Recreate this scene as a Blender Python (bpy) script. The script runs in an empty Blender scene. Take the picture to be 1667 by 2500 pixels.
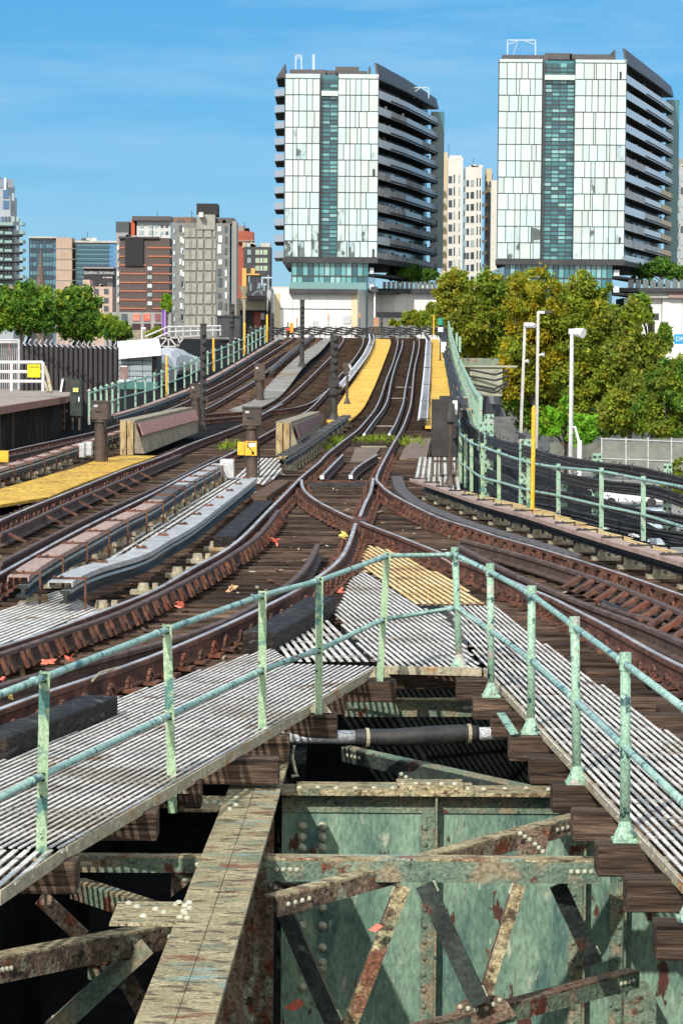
import bpy, bmesh, math, random
from mathutils import Vector
random.seed(7)
C = bpy.context.scene.collection
sc = bpy.context.scene
# ------------------------------------------------------------------ camera
# pixels below are pixels of the 1667 x 2500 photograph; F is its focal length in those pixels
F = 6000.0; CU = 833.5; CV = 1250.0; H = 2.67
PIT = math.atan(390.0 / F); ROLL = math.radians(0.42)
FW = Vector((0, math.cos(PIT), -math.sin(PIT))); UP = Vector((0, math.sin(PIT), math.cos(PIT)))
cr, sr = math.cos(ROLL), math.sin(ROLL)
cam = bpy.data.cameras.new("camera"); camo = bpy.data.objects.new("camera", cam); C.objects.link(camo)
cam.sensor_fit = 'VERTICAL'; cam.sensor_height = 25.0; cam.lens = F / 2500.0 * 25.0
cam.clip_start = 0.1; cam.clip_end = 6000
rx = Vector((1, 0, 0)) * cr + UP * sr
ux = Vector((-1, 0, 0)) * sr + UP * cr
from mathutils import Matrix
mw = Matrix(((rx.x, ux.x, -FW.x, 0), (rx.y, ux.y, -FW.y, 0), (rx.z, ux.z, -FW.z, H), (0, 0, 0, 1)))
camo.matrix_world = mw
sc.camera = camo
# ------------------------------------------------------------------ sky, sun, exposure
SUN_EL = math.radians(36); SUN_AZ = math.radians(-158)      # azimuth from +Y towards +X
w = bpy.data.worlds.new("World"); sc.world = w; w.use_nodes = True
nt = w.node_tree; nt.nodes.clear()
out = nt.nodes.new('ShaderNodeOutputWorld'); bg = nt.nodes.new('ShaderNodeBackground')
sky = nt.nodes.new('ShaderNodeTexSky'); sky.sky_type = 'NISHITA'; sky.sun_disc = False
sky.sun_elevation = SUN_EL; sky.sun_rotation = SUN_AZ
sky.air_density = 1.0; sky.dust_density = 0.0; sky.ozone_density = 6.0
hs = nt.nodes.new('ShaderNodeHueSaturation'); hs.inputs['Saturation'].default_value = 1.3; hs.inputs['Value'].default_value = 0.66
bl = nt.nodes.new('ShaderNodeMixRGB'); bl.inputs['Fac'].default_value = 0.54; bl.inputs['Color2'].default_value = (0.66, 3.05, 5.7, 1)   # deeper, evener blue
# clouds: thin streaks ahead, white cloud added overhead and behind the camera as neutral fill
tc = nt.nodes.new('ShaderNodeTexCoord'); mp = nt.nodes.new('ShaderNodeMapping')
mp.inputs['Scale'].default_value = (2.0, 2.0, 16.0); mp.inputs['Rotation'].default_value = (0, math.radians(6), 0)
nz = nt.nodes.new('ShaderNodeTexNoise'); nz.inputs['Scale'].default_value = 2.6; nz.inputs['Detail'].default_value = 6; nz.inputs['Roughness'].default_value = 0.6
cramp = nt.nodes.new('ShaderNodeValToRGB'); cramp.color_ramp.elements[0].position = 0.42; cramp.color_ramp.elements[1].position = 0.75
cramp.color_ramp.elements[1].color = (0.8, 0.8, 0.8, 1)
mx = nt.nodes.new('ShaderNodeMixRGB'); mx.inputs['Color2'].default_value = (2.5, 4.3, 6.0, 1)
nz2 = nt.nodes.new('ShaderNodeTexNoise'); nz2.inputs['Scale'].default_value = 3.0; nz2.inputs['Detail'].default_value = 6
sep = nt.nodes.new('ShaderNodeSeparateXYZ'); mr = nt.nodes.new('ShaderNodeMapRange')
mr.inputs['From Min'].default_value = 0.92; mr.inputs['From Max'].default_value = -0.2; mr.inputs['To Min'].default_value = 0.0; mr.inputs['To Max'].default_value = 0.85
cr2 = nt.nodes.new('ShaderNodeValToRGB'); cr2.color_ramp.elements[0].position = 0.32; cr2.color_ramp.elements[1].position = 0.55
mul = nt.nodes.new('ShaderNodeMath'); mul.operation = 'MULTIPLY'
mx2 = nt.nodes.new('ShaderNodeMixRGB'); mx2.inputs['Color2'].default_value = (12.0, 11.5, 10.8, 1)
L = nt.links
L.new(tc.outputs['Generated'], mp.inputs['Vector']); L.new(mp.outputs[0], nz.inputs['Vector']); L.new(nz.outputs['Fac'], cramp.inputs[0])
L.new(sky.outputs[0], hs.inputs['Color']); L.new(hs.outputs[0], bl.inputs['Color1']); L.new(bl.outputs[0], mx.inputs['Color1']); L.new(cramp.outputs[0], mx.inputs['Fac'])
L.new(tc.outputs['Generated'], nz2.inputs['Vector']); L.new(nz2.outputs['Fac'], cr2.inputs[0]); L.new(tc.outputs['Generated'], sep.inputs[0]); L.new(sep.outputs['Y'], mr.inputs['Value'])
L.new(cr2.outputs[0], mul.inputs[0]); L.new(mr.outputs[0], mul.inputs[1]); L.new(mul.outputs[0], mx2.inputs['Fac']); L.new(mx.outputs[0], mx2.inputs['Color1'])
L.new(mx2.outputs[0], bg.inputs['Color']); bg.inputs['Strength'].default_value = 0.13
L.new(bg.outputs[0], out.inputs[0])
sun = bpy.data.lights.new("sun", 'SUN'); suno = bpy.data.objects.new("sun", sun); C.objects.link(suno)
sun.energy = 3.5; sun.angle = math.radians(0.6); sun.color = (1.0, 0.955, 0.89)
sd = Vector((math.sin(SUN_AZ) * math.cos(SUN_EL), math.cos(SUN_AZ) * math.cos(SUN_EL), math.sin(SUN_EL)))
suno.rotation_mode = 'QUATERNION'; suno.rotation_quaternion = sd.to_track_quat('Z', 'Y')
sc.view_settings.view_transform = 'Standard'; sc.view_settings.look = 'None'
sc.view_settings.exposure = 0.2; sc.view_settings.gamma = 1.0
sc.cycles.max_bounces = 6

# ------------------------------------------------------------------ pixel -> place
def ray(u, v):
    a = (u - CU) / F; d = (v - CV) / F
    a0 = a * cr + d * sr; d0 = -a * sr + d * cr
    r = Vector((a0, 0, 0)) - UP * d0 + FW
    return r / r.y
def PD(u, v, D):
    r = ray(u, v); return Vector((r.x * D, D, H + r.z * D))
def PZ(u, v, z):
    r = ray(u, v); D = (z - H) / r.z; return Vector((r.x * D, D, z))
def zd(D):                      # height of the tie tops: level, then a ramp that crests
    if D < 75: return 0.0
    if D < 115: return 0.045 * (D - 75) ** 2 / 80.0
    if D < 165: return 0.9 + 0.045 * (D - 115)
    t = min(D - 165, 30.0)
    return 3.15 + 0.045 * (t - t * t / 60.0)
def G(u, v, off=0.0):           # where the ray through a pixel meets the deck
    r = ray(u, v); D = 6.0; best = (1e9, 189.0)
    while D < 192:
        e = (H + r.z * D) - (zd(D) + off)
        if e <= 0:
            lo, hi = D - 1.0, D
            for _ in range(24):
                m = (lo + hi) / 2
                if (H + r.z * m) - (zd(m) + off) > 0: lo = m
                else: hi = m
            return Vector((r.x * lo, lo, zd(lo) + off))
        if e < best[0]: best = (e, D)
        D += 1.0
    D = best[1]
    return Vector((r.x * D, D, zd(D) + off))

# ------------------------------------------------------------------ meshes
class MB:
    def __init__(s): s.v = []; s.f = []; s.m = []
    def quad(s, a, b, c, d, m=0):
        n = len(s.v); s.v += [Vector(a), Vector(b), Vector(c), Vector(d)]; s.f.append((n, n + 1, n + 2, n + 3)); s.m.append(m); return s
    def hexa(s, p, m=0, mt=None):    # 8 corners: bottom 4 (ccw from above), top 4
        n = len(s.v); s.v += [Vector(q) for q in p]
        for k, q in enumerate(((3, 2, 1, 0), (4, 5, 6, 7), (0, 1, 5, 4), (1, 2, 6, 5), (2, 3, 7, 6), (3, 0, 4, 7))):
            s.f.append(tuple(n + i for i in q)); s.m.append(mt if (mt is not None and k == 1) else m)
        return s
    def box(s, x0, y0, z0, x1, y1, z1, m=0, mt=None):
        if x0 > x1: x0, x1 = x1, x0
        if y0 > y1: y0, y1 = y1, y0
        if z0 > z1: z0, z1 = z1, z0
        return s.hexa([(x0, y0, z0), (x1, y0, z0), (x1, y1, z0), (x0, y1, z0), (x0, y0, z1), (x1, y0, z1), (x1, y1, z1), (x0, y1, z1)], m, mt)
    def bar(s, p, q, w, h, m=0, up=(0, 0, 1), ow=0.0, oh=0.0):   # box from p to q; w sideways, h along up
        p = Vector(p); q = Vector(q); d = (q - p).normalized(); up = Vector(up)
        sd = d.cross(up)
        if sd.length < 1e-4: sd = d.cross(Vector((0, 1, 0)))
        sd.normalize(); u = sd.cross(d).normalized()
        a = sd * (w / 2); b = u * (h / 2); o = sd * ow + u * oh
        P = [p - a - b, p + a - b, q + a - b, q - a - b, p - a + b, p + a + b, q + a + b, q - a + b]
        return s.hexa([x + o for x in P], m)
    def angle(s, p, q, leg, t, m=0, up=(0, 0, 1), flip=1):   # L section: flat top leg and one hanging leg
        s.bar(p, q, leg, t, m, up)
        s.bar(p, q, t, leg, m, up, ow=flip * (leg / 2 - t / 2), oh=-leg / 2 - t / 2)
        return s
    def tube(s, pts, r, n=8, m=0, cap=True):
        pts = [Vector(p) for p in pts]; rings = []
        for i, p in enumerate(pts):
            d = (pts[min(i + 1, len(pts) - 1)] - pts[max(i - 1, 0)])
            d.normalize()
            a = d.cross(Vector((0, 0, 1)))
            if a.length < 1e-3: a = d.cross(Vector((0, 1, 0)))
            a.normalize(); b = d.cross(a)
            rr = r[i] if isinstance(r, (list, tuple)) else r
            k = len(s.v)
            s.v += [p + a * (rr * math.cos(2 * math.pi * j / n)) + b * (rr * math.sin(2 * math.pi * j / n)) for j in range(n)]
            rings.append(k)
        for k0, k1 in zip(rings, rings[1:]):
            for j in range(n):
                s.f.append((k0 + j, k0 + (j + 1) % n, k1 + (j + 1) % n, k1 + j)); s.m.append(m)
        if cap:
            s.f.append(tuple(rings[0] + j for j in range(n))[::-1]); s.m.append(m)
            s.f.append(tuple(rings[-1] + j for j in range(n))); s.m.append(m)
        return s
    def prism(s, poly, z0, z1, m=0, mt=None):
        n = len(poly); k = len(s.v)
        s.v += [Vector((p[0], p[1], z0)) for p in poly] + [Vector((p[0], p[1], z1)) for p in poly]
        s.f.append(tuple(k + i for i in range(n))[::-1]); s.m.append(m)
        s.f.append(tuple(k + n + i for i in range(n))); s.m.append(m if mt is None else mt)
        for i in range(n):
            j = (i + 1) % n; s.f.append((k + i, k + j, k + n + j, k + n + i)); s.m.append(m)
        return s
    def sweep(s, path, prof, mats=None, cap=True):   # prof: closed list of (side, dz)
        n = len(prof); rings = []
        for i, p in enumerate(path):
            d = path[min(i + 1, len(path) - 1)] - path[max(i - 1, 0)]
            d = Vector((d.x, d.y, 0)).normalized(); a = Vector((d.y, -d.x, 0))
            k = len(s.v); s.v += [p + a * q[0] + Vector((0, 0, q[1])) for q in prof]; rings.append(k)
        for k0, k1 in zip(rings, rings[1:]):
            for j in range(n):
                s.f.append((k0 + j, k0 + (j + 1) % n, k1 + (j + 1) % n, k1 + j)); s.m.append(mats[j] if mats else 0)
        if cap:
            s.f.append(tuple(rings[0] + j for j in range(n))[::-1]); s.m.append(mats[-1] if mats else 0)
            s.f.append(tuple(rings[-1] + j for j in range(n))); s.m.append(mats[-1] if mats else 0)
        return s
    def dome(s, c, r, nrm=(0, -1, 0), m=0, n=8):     # rivet head
        c = Vector(c); nv = Vector(nrm).normalized(); a = nv.cross(Vector((0.3, 0.5, 0.81))).normalized(); b = nv.cross(a)
        k = len(s.v)
        for rr, hh in ((1.0, 0.0), (0.85, 0.45), (0.45, 0.72)):
            s.v += [c + a * (r * rr * math.cos(2 * math.pi * j / n)) + b * (r * rr * math.sin(2 * math.pi * j / n)) + nv * (r * hh) for j in range(n)]
        for L0 in (0, 1):
            for j in range(n):
                s.f.append((k + L0 * n + j, k + L0 * n + (j + 1) % n, k + (L0 + 1) * n + (j + 1) % n, k + (L0 + 1) * n + j)); s.m.append(m)
        s.f.append(tuple(k + 2 * n + j for j in range(n))); s.m.append(m)
        return s
    def build(s, name, mats, parent=None, bevel=0, smooth=False):
        if not isinstance(mats, (list, tuple)): mats = [mats]
        base = Vector((0, 0, 0)); q = parent
        while q is not None: base += q.location; q = q.parent
        loc = Vector((0, 0, 0))
        if parent is None and s.v:
            xs = [p.x for p in s.v]; ys = [p.y for p in s.v]; zs = [p.z for p in s.v]
            loc = Vector(((min(xs) + max(xs)) / 2, (min(ys) + max(ys)) / 2, min(zs)))
        me = bpy.data.meshes.new(name)
        me.from_pydata([tuple(p - base - loc) for p in s.v], [], s.f)
        for m in mats: me.materials.append(m)
        me.polygons.foreach_set('material_index', s.m)
        if smooth: me.polygons.foreach_set('use_smooth', [True] * len(s.f))
        bm = bmesh.new(); bm.from_mesh(me); bmesh.ops.recalc_face_normals(bm, faces=bm.faces); bm.to_mesh(me); bm.free()
        me.update()
        o = bpy.data.objects.new(name, me); C.objects.link(o); o.location = loc
        if parent is not None: o.parent = parent
        if bevel:
            b = o.modifiers.new('bevel', 'BEVEL'); b.width = bevel; b.segments = 2; b.limit_method = 'ANGLE'
        return o
def tag(o, label=None, cat=None, group=None, kind=None):
    if label: o['label'] = label
    if cat: o['category'] = cat
    if group: o['group'] = group
    if kind: o['kind'] = kind
    return o
def thing(name, label, cat, loc=(0, 0, 0), group=None):
    o = bpy.data.objects.new(name, None); C.objects.link(o); o.location = loc; o.empty_display_size = 0.2
    return tag(o, label, cat, group)
def copy_tree(o, parent=None):
    c = o.copy(); C.objects.link(c)
    if parent is not None: c.parent = parent
    for ch in list(o.children): copy_tree(ch, c)
    return c
def spline(pts, step=0.5, k=6):
    P = [Vector(p) for p in pts]
    if len(P) == 2: Q = [P[0].lerp(P[1], i / 10) for i in range(11)]
    else:
        P = [P[0] * 2 - P[1]] + P + [P[-1] * 2 - P[-2]]; Q = []
        for i in range(1, len(P) - 2):
            a, b, c, d = P[i - 1:i + 3]
            for j in range(k):
                t = j / k
                Q.append(0.5 * (2 * b + (c - a) * t + (2 * a - 5 * b + 4 * c - d) * t * t + (3 * b - a - 3 * c + d) * t ** 3))
        Q.append(P[-2])
    R = [Q[0]]; acc = 0.0
    for a, b in zip(Q, Q[1:]):
        seg = (b - a).length; st = max(step, 0.012 * b.y)
        while acc + seg >= st and seg > 1e-6:
            t = (st - acc) / seg; a = a.lerp(b, t); R.append(a.copy()); seg = (b - a).length; acc = 0.0
        acc += seg
    R.append(Q[-1]); return R
def smooth(pts, n=2):
    P = [p.copy() for p in pts]
    for _ in range(n):
        P = [P[0]] + [(P[i - 1] + P[i] * 2 + P[i + 1]) / 4 for i in range(1, len(P) - 1)] + [P[-1]]
    return P
def gpath(px, off, step=0.5, sm=2):
    return smooth(spline([G(u, v, off) for u, v in px], step), sm)
def xat(path, D):
    best = None
    for a, b in zip(path, path[1:]):
        if min(a.y, b.y) <= D <= max(a.y, b.y) and abs(b.y - a.y) > 1e-6:
            return a.x + (b.x - a.x) * (D - a.y) / (b.y - a.y)
    return min(path, key=lambda p: abs(p.y - D)).x
def offset(path, s, dz=0.0):
    R = []
    for i, p in enumerate(path):
        d = path[min(i + 1, len(path) - 1)] - path[max(i - 1, 0)]; d = Vector((d.x, d.y, 0)).normalized()
        R.append(p + Vector((d.y, -d.x, 0)) * s + Vector((0, 0, dz)))
    return R

# ------------------------------------------------------------------ materials
def M(name, c1, c2=None, scale=4.0, rough=0.7, metal=0.0, bump=0.0, stretch=(1, 1, 1), spots=None, detail=5, lo=0.35, hi=0.65, bscale=None, spec=0.5, grit=0.3, gsc=30.0, orand=0.0):
    m = bpy.data.materials.new(name); m.use_nodes = True; t = m.node_tree; b = t.nodes['Principled BSDF']; l = t.links
    b.inputs['Roughness'].default_value = rough; b.inputs['Metallic'].default_value = metal
    b.inputs['Specular IOR Level'].default_value = spec
    if c2 is None and not spots and not bump:
        b.inputs['Base Color'].default_value = (*c1, 1); return m
    geo = t.nodes.new('ShaderNodeNewGeometry'); mp = t.nodes.new('ShaderNodeMapping'); mp.inputs['Scale'].default_value = stretch
    l.new(geo.outputs['Position'], mp.inputs['Vector'])
    def noise(sc_, de=detail):
        n = t.nodes.new('ShaderNodeTexNoise'); n.inputs['Scale'].default_value = sc_; n.inputs['Detail'].default_value = de
        n.inputs['Roughness'].default_value = 0.6
        l.new(mp.outputs[0], n.inputs['Vector']); return n
    n1 = noise(scale); r = t.nodes.new('ShaderNodeValToRGB'); r.color_ramp.elements[0].position = lo; r.color_ramp.elements[1].position = hi
    r.color_ramp.elements[0].color = (*c1, 1); r.color_ramp.elements[1].color = (*(c2 or c1), 1); l.new(n1.outputs['Fac'], r.inputs[0])
    col = r.outputs[0]
    for sp in (spots or []):
        n2 = noise(sp[1], 7); r2 = t.nodes.new('ShaderNodeValToRGB'); r2.color_ramp.elements[0].position = sp[2]; r2.color_ramp.elements[1].position = sp[2] + sp[3]
        l.new(n2.outputs['Fac'], r2.inputs[0]); mxn = t.nodes.new('ShaderNodeMixRGB'); mxn.inputs['Color2'].default_value = (*sp[0], 1)
        l.new(r2.outputs[0], mxn.inputs['Fac']); l.new(col, mxn.inputs['Color1']); col = mxn.outputs[0]
    if grit:
        ng = noise(gsc, 3); rg = t.nodes.new('ShaderNodeMapRange'); rg.inputs['From Min'].default_value = .32; rg.inputs['From Max'].default_value = .68
        rg.inputs['To Min'].default_value = 1 - grit; rg.inputs['To Max'].default_value = 1 + grit; l.new(ng.outputs['Fac'], rg.inputs['Value']); fac = rg.outputs[0]
        if orand:
            oi = t.nodes.new('ShaderNodeObjectInfo'); r3 = t.nodes.new('ShaderNodeMapRange'); r3.inputs['To Min'].default_value = 1 - orand; r3.inputs['To Max'].default_value = 1 + orand
            l.new(oi.outputs['Random'], r3.inputs['Value']); mm = t.nodes.new('ShaderNodeMath'); mm.operation = 'MULTIPLY'; l.new(fac, mm.inputs[0]); l.new(r3.outputs[0], mm.inputs[1]); fac = mm.outputs[0]
        mg = t.nodes.new('ShaderNodeMixRGB'); mg.blend_type = 'MULTIPLY'; mg.inputs['Fac'].default_value = 1; l.new(col, mg.inputs['Color1']); l.new(fac, mg.inputs['Color2']); col = mg.outputs[0]
    l.new(col, b.inputs['Base Color'])
    if bump:
        n3 = noise(bscale or scale * 3); bp = t.nodes.new('ShaderNodeBump'); bp.inputs['Strength'].default_value = bump; bp.inputs['Distance'].default_value = 0.02
        l.new(n3.outputs['Fac'], bp.inputs['Height']); l.new(bp.outputs[0], b.inputs['Normal'])
    return m
RUST = (0.17, 0.045, 0.02)
m_tie = M('old_timber', (0.024, 0.015, 0.010), (0.13, 0.082, 0.054), 3, 0.9, bump=0.6, stretch=(0.6, 7, 7), spots=[((0.17, 0.125, 0.09), 2.2, 0.60, 0.1)], grit=.5, gsc=9, orand=.65, spec=.2)
m_tie2 = M('grey_timber', (0.024, 0.016, 0.012), (0.15, 0.10, 0.068), 2.6, 0.9, bump=0.9, stretch=(0.45, 9, 9), spots=[((0.02, 0.013, 0.01), 1.6, 0.58, 0.06), ((0.25, 0.2, 0.15), 3.2, 0.66, 0.05)], grit=.5, gsc=9, orand=.35, spec=.2)
m_black = M('tarred_timber', (0.010, 0.008, 0.007), (0.038, 0.031, 0.027), 5, 0.7, bump=1.0, stretch=(2, 2, 6), spots=[((0.16, 0.145, 0.135), 3.0, 0.6, 0.12), ((.05, .035, .025), 2, .55, .1)], grit=.6, gsc=16, spec=.25)
m_rail = M('rail_rust', (0.05, 0.021, 0.013), (0.15, 0.06, 0.036), 4, 0.8, 0.1, bump=0.4, grit=.4, gsc=25)
m_guard = M('guard_rail_rust', (0.075, 0.048, 0.038), (0.16, 0.10, 0.08), 5, 0.7, 0.3, bump=0.2)
m_shine = M('worn_rail_head', (0.30, 0.27, 0.25), (0.58, 0.55, 0.52), 2.0, 0.42, 0.3, spots=[((0.2, 0.13, 0.1), 6, .62, .1)], grit=.2)
m_clip = M('rusty_clip', (0.045, 0.021, 0.014), (0.19, 0.08, 0.045), 7, 0.85, 0.1, spots=[(RUST, 2, 0.56, 0.1)], grit=.45, gsc=18)
m_grat = M('grey_grating', (0.52, 0.495, 0.45), (0.78, 0.745, 0.68), 3, 0.55, 0.0, spots=[((0.42, 0.36, 0.28), .9, 0.52, 0.12), ((0.30, 0.19, 0.11), 2.2, 0.6, 0.08), ((0.20, 0.17, 0.14), 9, 0.62, 0.06)], grit=.3, gsc=22)
m_gratrod = M('grating_cross_rod', (0.12, 0.10, 0.085), (0.3, 0.26, 0.22), 5, 0.7)
m_ygrat = M('yellow_grating', (0.66, 0.44, 0.15), (0.82, 0.62, 0.3), 1.6, 0.6, spots=[((0.36, 0.17, 0.06), 1.1, 0.53, 0.12), ((0.55, 0.5, 0.42), 4, .62, .06)], grit=.3, gsc=14)
m_ymat = M('yellow_mat', (0.50, 0.29, 0.025), (0.72, 0.46, 0.06), 1.4, 0.75, bump=1.0, bscale=16, spots=[((0.28, 0.15, 0.02), 10, 0.55, 0.08), ((0.42, .2, .03), .8, .55, .1)], grit=.45, gsc=14)
m_ystrip = M('yellow_planks', (0.66, 0.36, 0.025), (0.86, 0.55, 0.07), 1.2, 0.65, stretch=(0.35, 2.2, 1), bump=0.3, spots=[((0.42, 0.2, 0.02), 2.2, .54, .1), ((0.2, 0.12, 0.03), 5, .63, .06)], grit=.3, gsc=6)
m_ypaint = M('yellow_paint', (0.80, 0.42, 0.02), (0.86, 0.5, 0.05), 6, 0.45)
m_post = M('green_post_paint', (0.27, 0.40, 0.23), (0.37, 0.49, 0.31), 5, 0.55, spots=[((0.08, 0.21, 0.18), 4, 0.56, 0.05), ((0.02, 0.03, 0.03), 17, 0.64, 0.03), ((0.24, 0.09, 0.04), 7, 0.68, 0.04), ((0.5, 0.5, 0.42), 11, .68, .03)], grit=.35, gsc=60)
m_post2 = M('pale_green_post_paint', (0.25, 0.42, 0.29), (0.33, 0.49, 0.36), 4, 0.55, spots=[((0.42, 0.39, 0.33), 5, 0.57, 0.05), ((0.03, 0.08, 0.09), 11, 0.58, 0.04), ((0.2, 0.08, 0.04), 8, .67, .03)], grit=.35, gsc=60)
m_pipe = M('teal_rail_paint', (0.22, 0.38, 0.33), (0.33, 0.48, 0.42), 7, 0.5, spots=[((0.06, 0.14, 0.16), 8, 0.56, 0.07), ((0.16, 0.06, 0.035), 5, 0.64, 0.05), ((0.45, .47, .42), 12, .66, .04)], grit=.35, gsc=50)
m_green = M('girder_green_paint', (0.115, 0.205, 0.15), (0.25, 0.37, 0.255), 1.6, 0.6, bump=0.35, bscale=16, stretch=(1.5, 1, 0.55),
            spots=[((0.07, 0.145, 0.125), 2.0, 0.52, 0.1), ((0.40, 0.43, 0.32), 7, 0.60, 0.05), ((0.085, 0.03, 0.018), 4.2, 0.62, 0.01), ((0.17, 0.08, 0.045), 8, .655, .02)], grit=.35, gsc=26)
m_green2 = M('weathered_green_steel', (0.09, 0.15, 0.11), (0.22, 0.27, 0.18), 3, 0.75, bump=0.8, bscale=22, spots=[((0.27, 0.22, 0.14), 4, 0.5, 0.1), ((0.13, 0.035, 0.015), 4.5, 0.585, 0.035), ((0.05, 0.07, 0.055), 18, 0.6, 0.06)], grit=.4, gsc=45)
m_tan = M('peeling_tan_steel', (0.33, 0.265, 0.14), (0.52, 0.44, 0.26), 3.5, 0.9, bump=2.2, bscale=16, stretch=(1, 2.4, 1), spots=[((0.13, 0.09, 0.05), 8, 0.54, 0.06), ((0.20, 0.23, 0.14), 2.6, .55, .1), ((0.30, 0.40, 0.33), 1.3, 0.60, 0.05), ((0.24, 0.10, 0.055), 2.1, 0.61, 0.06), ((0.09, 0.065, 0.045), 34, 0.60, 0.05)], grit=.5, gsc=48)
m_brown = M('rusty_brown_steel', (0.10, 0.066, 0.042), (0.25, 0.18, 0.12), 5, 0.85, bump=1.2, bscale=26, spots=[((0.27, 0.30, 0.21), 4, 0.55, 0.07), ((0.17, 0.05, 0.02), 6, 0.57, 0.06), ((0.035, 0.025, 0.02), 15, .58, .05)], grit=.55, gsc=42)
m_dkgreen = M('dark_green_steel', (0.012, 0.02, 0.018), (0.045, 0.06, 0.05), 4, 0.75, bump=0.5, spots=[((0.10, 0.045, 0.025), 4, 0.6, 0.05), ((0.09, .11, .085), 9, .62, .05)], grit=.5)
m_rivet = M('pale_rivet', (0.40, 0.40, 0.28), (0.52, 0.52, 0.4), 9, 0.6)
m_boardp = M('weathered_pink_board', (0.30, 0.20, 0.16), (0.44, 0.31, 0.26), 5, 0.75, stretch=(3, 1, 1), bump=0.2)
m_boardg = M('grey_cover_board', (0.30, 0.30, 0.30), (0.46, 0.46, 0.45), 4, 0.65, spots=[((0.3, .27, .24), 3, .6, .08)])
m_boarddk = M('dark_cover_board', (0.05, 0.042, 0.038), (0.13, 0.105, 0.095), 6, 0.7)
m_boardw = M('white_cover_board', (0.62, 0.64, 0.68), (0.8, 0.8, 0.82), 3, 0.5)
m_crail = M('contact_rail', (0.016, 0.018, 0.018), (0.05, 0.055, 0.055), 4, 0.5, 0.4)
m_cshine = M('contact_rail_edge', (0.30, 0.38, 0.40), (0.5, 0.56, 0.56), 4, 0.35, 0.5)
m_insul = M('tan_insulator', (0.30, 0.26, 0.17), (0.45, 0.40, 0.28), 8, 0.7, spots=[((0.35, 0.18, 0.06), 4, 0.58, 0.08)])
m_signal = M('brown_signal_paint', (0.055, 0.038, 0.028), (0.10, 0.066, 0.046), 4, 0.6, bump=0.1, spots=[((0.035, 0.032, 0.03), 3, 0.55, 0.1)])
m_dark = M('black_iron', (0.018, 0.017, 0.017), (0.05, 0.046, 0.042), 5, 0.6)
m_white = M('white_paint', (0.74, 0.74, 0.72), (0.82, 0.82, 0.8), 3, 0.5)
m_grey = M('grey_box_paint', (0.42, 0.43, 0.43), (0.6, 0.6, 0.6), 4, 0.5)
m_conc = M('old_concrete', (0.20, 0.165, 0.11), (0.36, 0.31, 0.22), 3, 0.9, bump=0.5, spots=[((0.10, 0.085, 0.06), 5, 0.57, 0.1)])
m_pale = M('pale_concrete', (0.42, 0.40, 0.36), (0.55, 0.53, 0.48), 1.5, 0.85)
m_voidsteel = M('sooty_steel', (0.005, 0.006, 0.006), (0.016, 0.02, 0.018), 4, 0.9, spec=.1)  # near black: shade of the void put into the steel colour
m_underdk = M('dark_steel_deck', (0.006, 0.005, 0.005), (0.02, 0.017, 0.015), 2, 0.95, spec=0.1)  # near-black colour holds the shade below the tracks
m_cable = M('black_cable', (0.008, 0.008, 0.010), (0.045, 0.043, 0.046), 6, 0.65, stretch=(1, 1, 5), spots=[((0.16, 0.15, 0.14), 7, .62, .08)])
# ================================================================== SETTING
MB().quad((-4000, -300, -7.6), (4000, -300, -7.6), (4000, 5000, -7.6), (-4000, 5000, -7.6)).build('ground', M('street_asphalt', (0.05, 0.05, 0.048), (0.10, 0.095, 0.085), 0.08, 0.9))['kind'] = 'structure'
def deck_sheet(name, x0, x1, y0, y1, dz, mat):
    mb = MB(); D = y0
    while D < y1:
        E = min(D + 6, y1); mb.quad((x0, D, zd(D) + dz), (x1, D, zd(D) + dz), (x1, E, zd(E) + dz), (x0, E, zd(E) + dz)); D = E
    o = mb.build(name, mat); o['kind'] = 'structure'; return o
deck_sheet('viaduct_deck', -14.5, 5.2, 36.5, 260, -0.19, m_underdk)  # dark sheet standing in for the shade between the sleepers
deck_sheet('viaduct_deck', -14.5, -2.6, 4, 36.5, -0.75, m_underdk)  # dark sheet standing in for the shaded void at lower left
deck_sheet('lower_deck', -14.5, 6.5, -12, 60, -5.0, m_underdk)  # slab added under the gap so that the void reads black

# ================================================================== TRACKS
RP = [(-0.024, 0.0), (0.024, 0.0), (0.034, -0.007), (0.036, -0.04), (0.011, -0.055), (0.011, -0.135), (0.07, -0.15), (0.07, -0.17), (-0.07, -0.17), (-0.07, -0.15), (-0.011, -0.135), (-0.011, -0.055), (-0.036, -0.04), (-0.034, -0.007)]
RM = [1] + [0] * 13
def rail(name, path, parent, mats=None, prof=RP):
    return MB().sweep(path, prof, RM if prof is RP else None).build(name, mats or [m_rail, m_shine], parent)
def clips(paths, parent, dmax, sp=0.465, sides=(-1, 1)):
    mb = MB(); N = 7
    for path in paths:
        acc = 0
        for a, b in zip(path, path[1:]):
            L0 = (b - a).length; d = Vector((b.x - a.x, b.y - a.y, 0)).normalized(); n = Vector((d.y, -d.x, 0))
            while acc < L0:
                p = a.lerp(b, acc / L0); acc += sp
                if p.y > dmax: continue
                zt = p.z - 0.17
                q = Vector((p.x, p.y, zt)) + n * random.uniform(-.01, .01)
                mb.bar(q - n * 0.19, q + n * 0.19, 0.17, 0.03, 0, oh=0.0)
                for sgn in sides:
                    k = q + n * (sgn * random.uniform(0.10, 0.13)) ; j = random.uniform(0.85, 1.2)
                    pts = [k + d * (0.062 * j * math.cos(math.pi * i / (N - 1))) + Vector((0, 0, 0.02 + 0.075 * j * math.sin(math.pi * i / (N - 1)))) for i in range(N)]
                    for s0, s1 in zip(pts, pts[1:]): mb.bar(s0, s1, 0.035, 0.022, 0, up=n)
                    mb.box(k.x - .02, k.y - .02, zt, k.x + .02, k.y + .02, zt + random.uniform(.03, .06))
            acc -= L0
    o = mb.build('rail_fastening', m_clip, parent); o['kind'] = 'stuff'; return o
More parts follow.
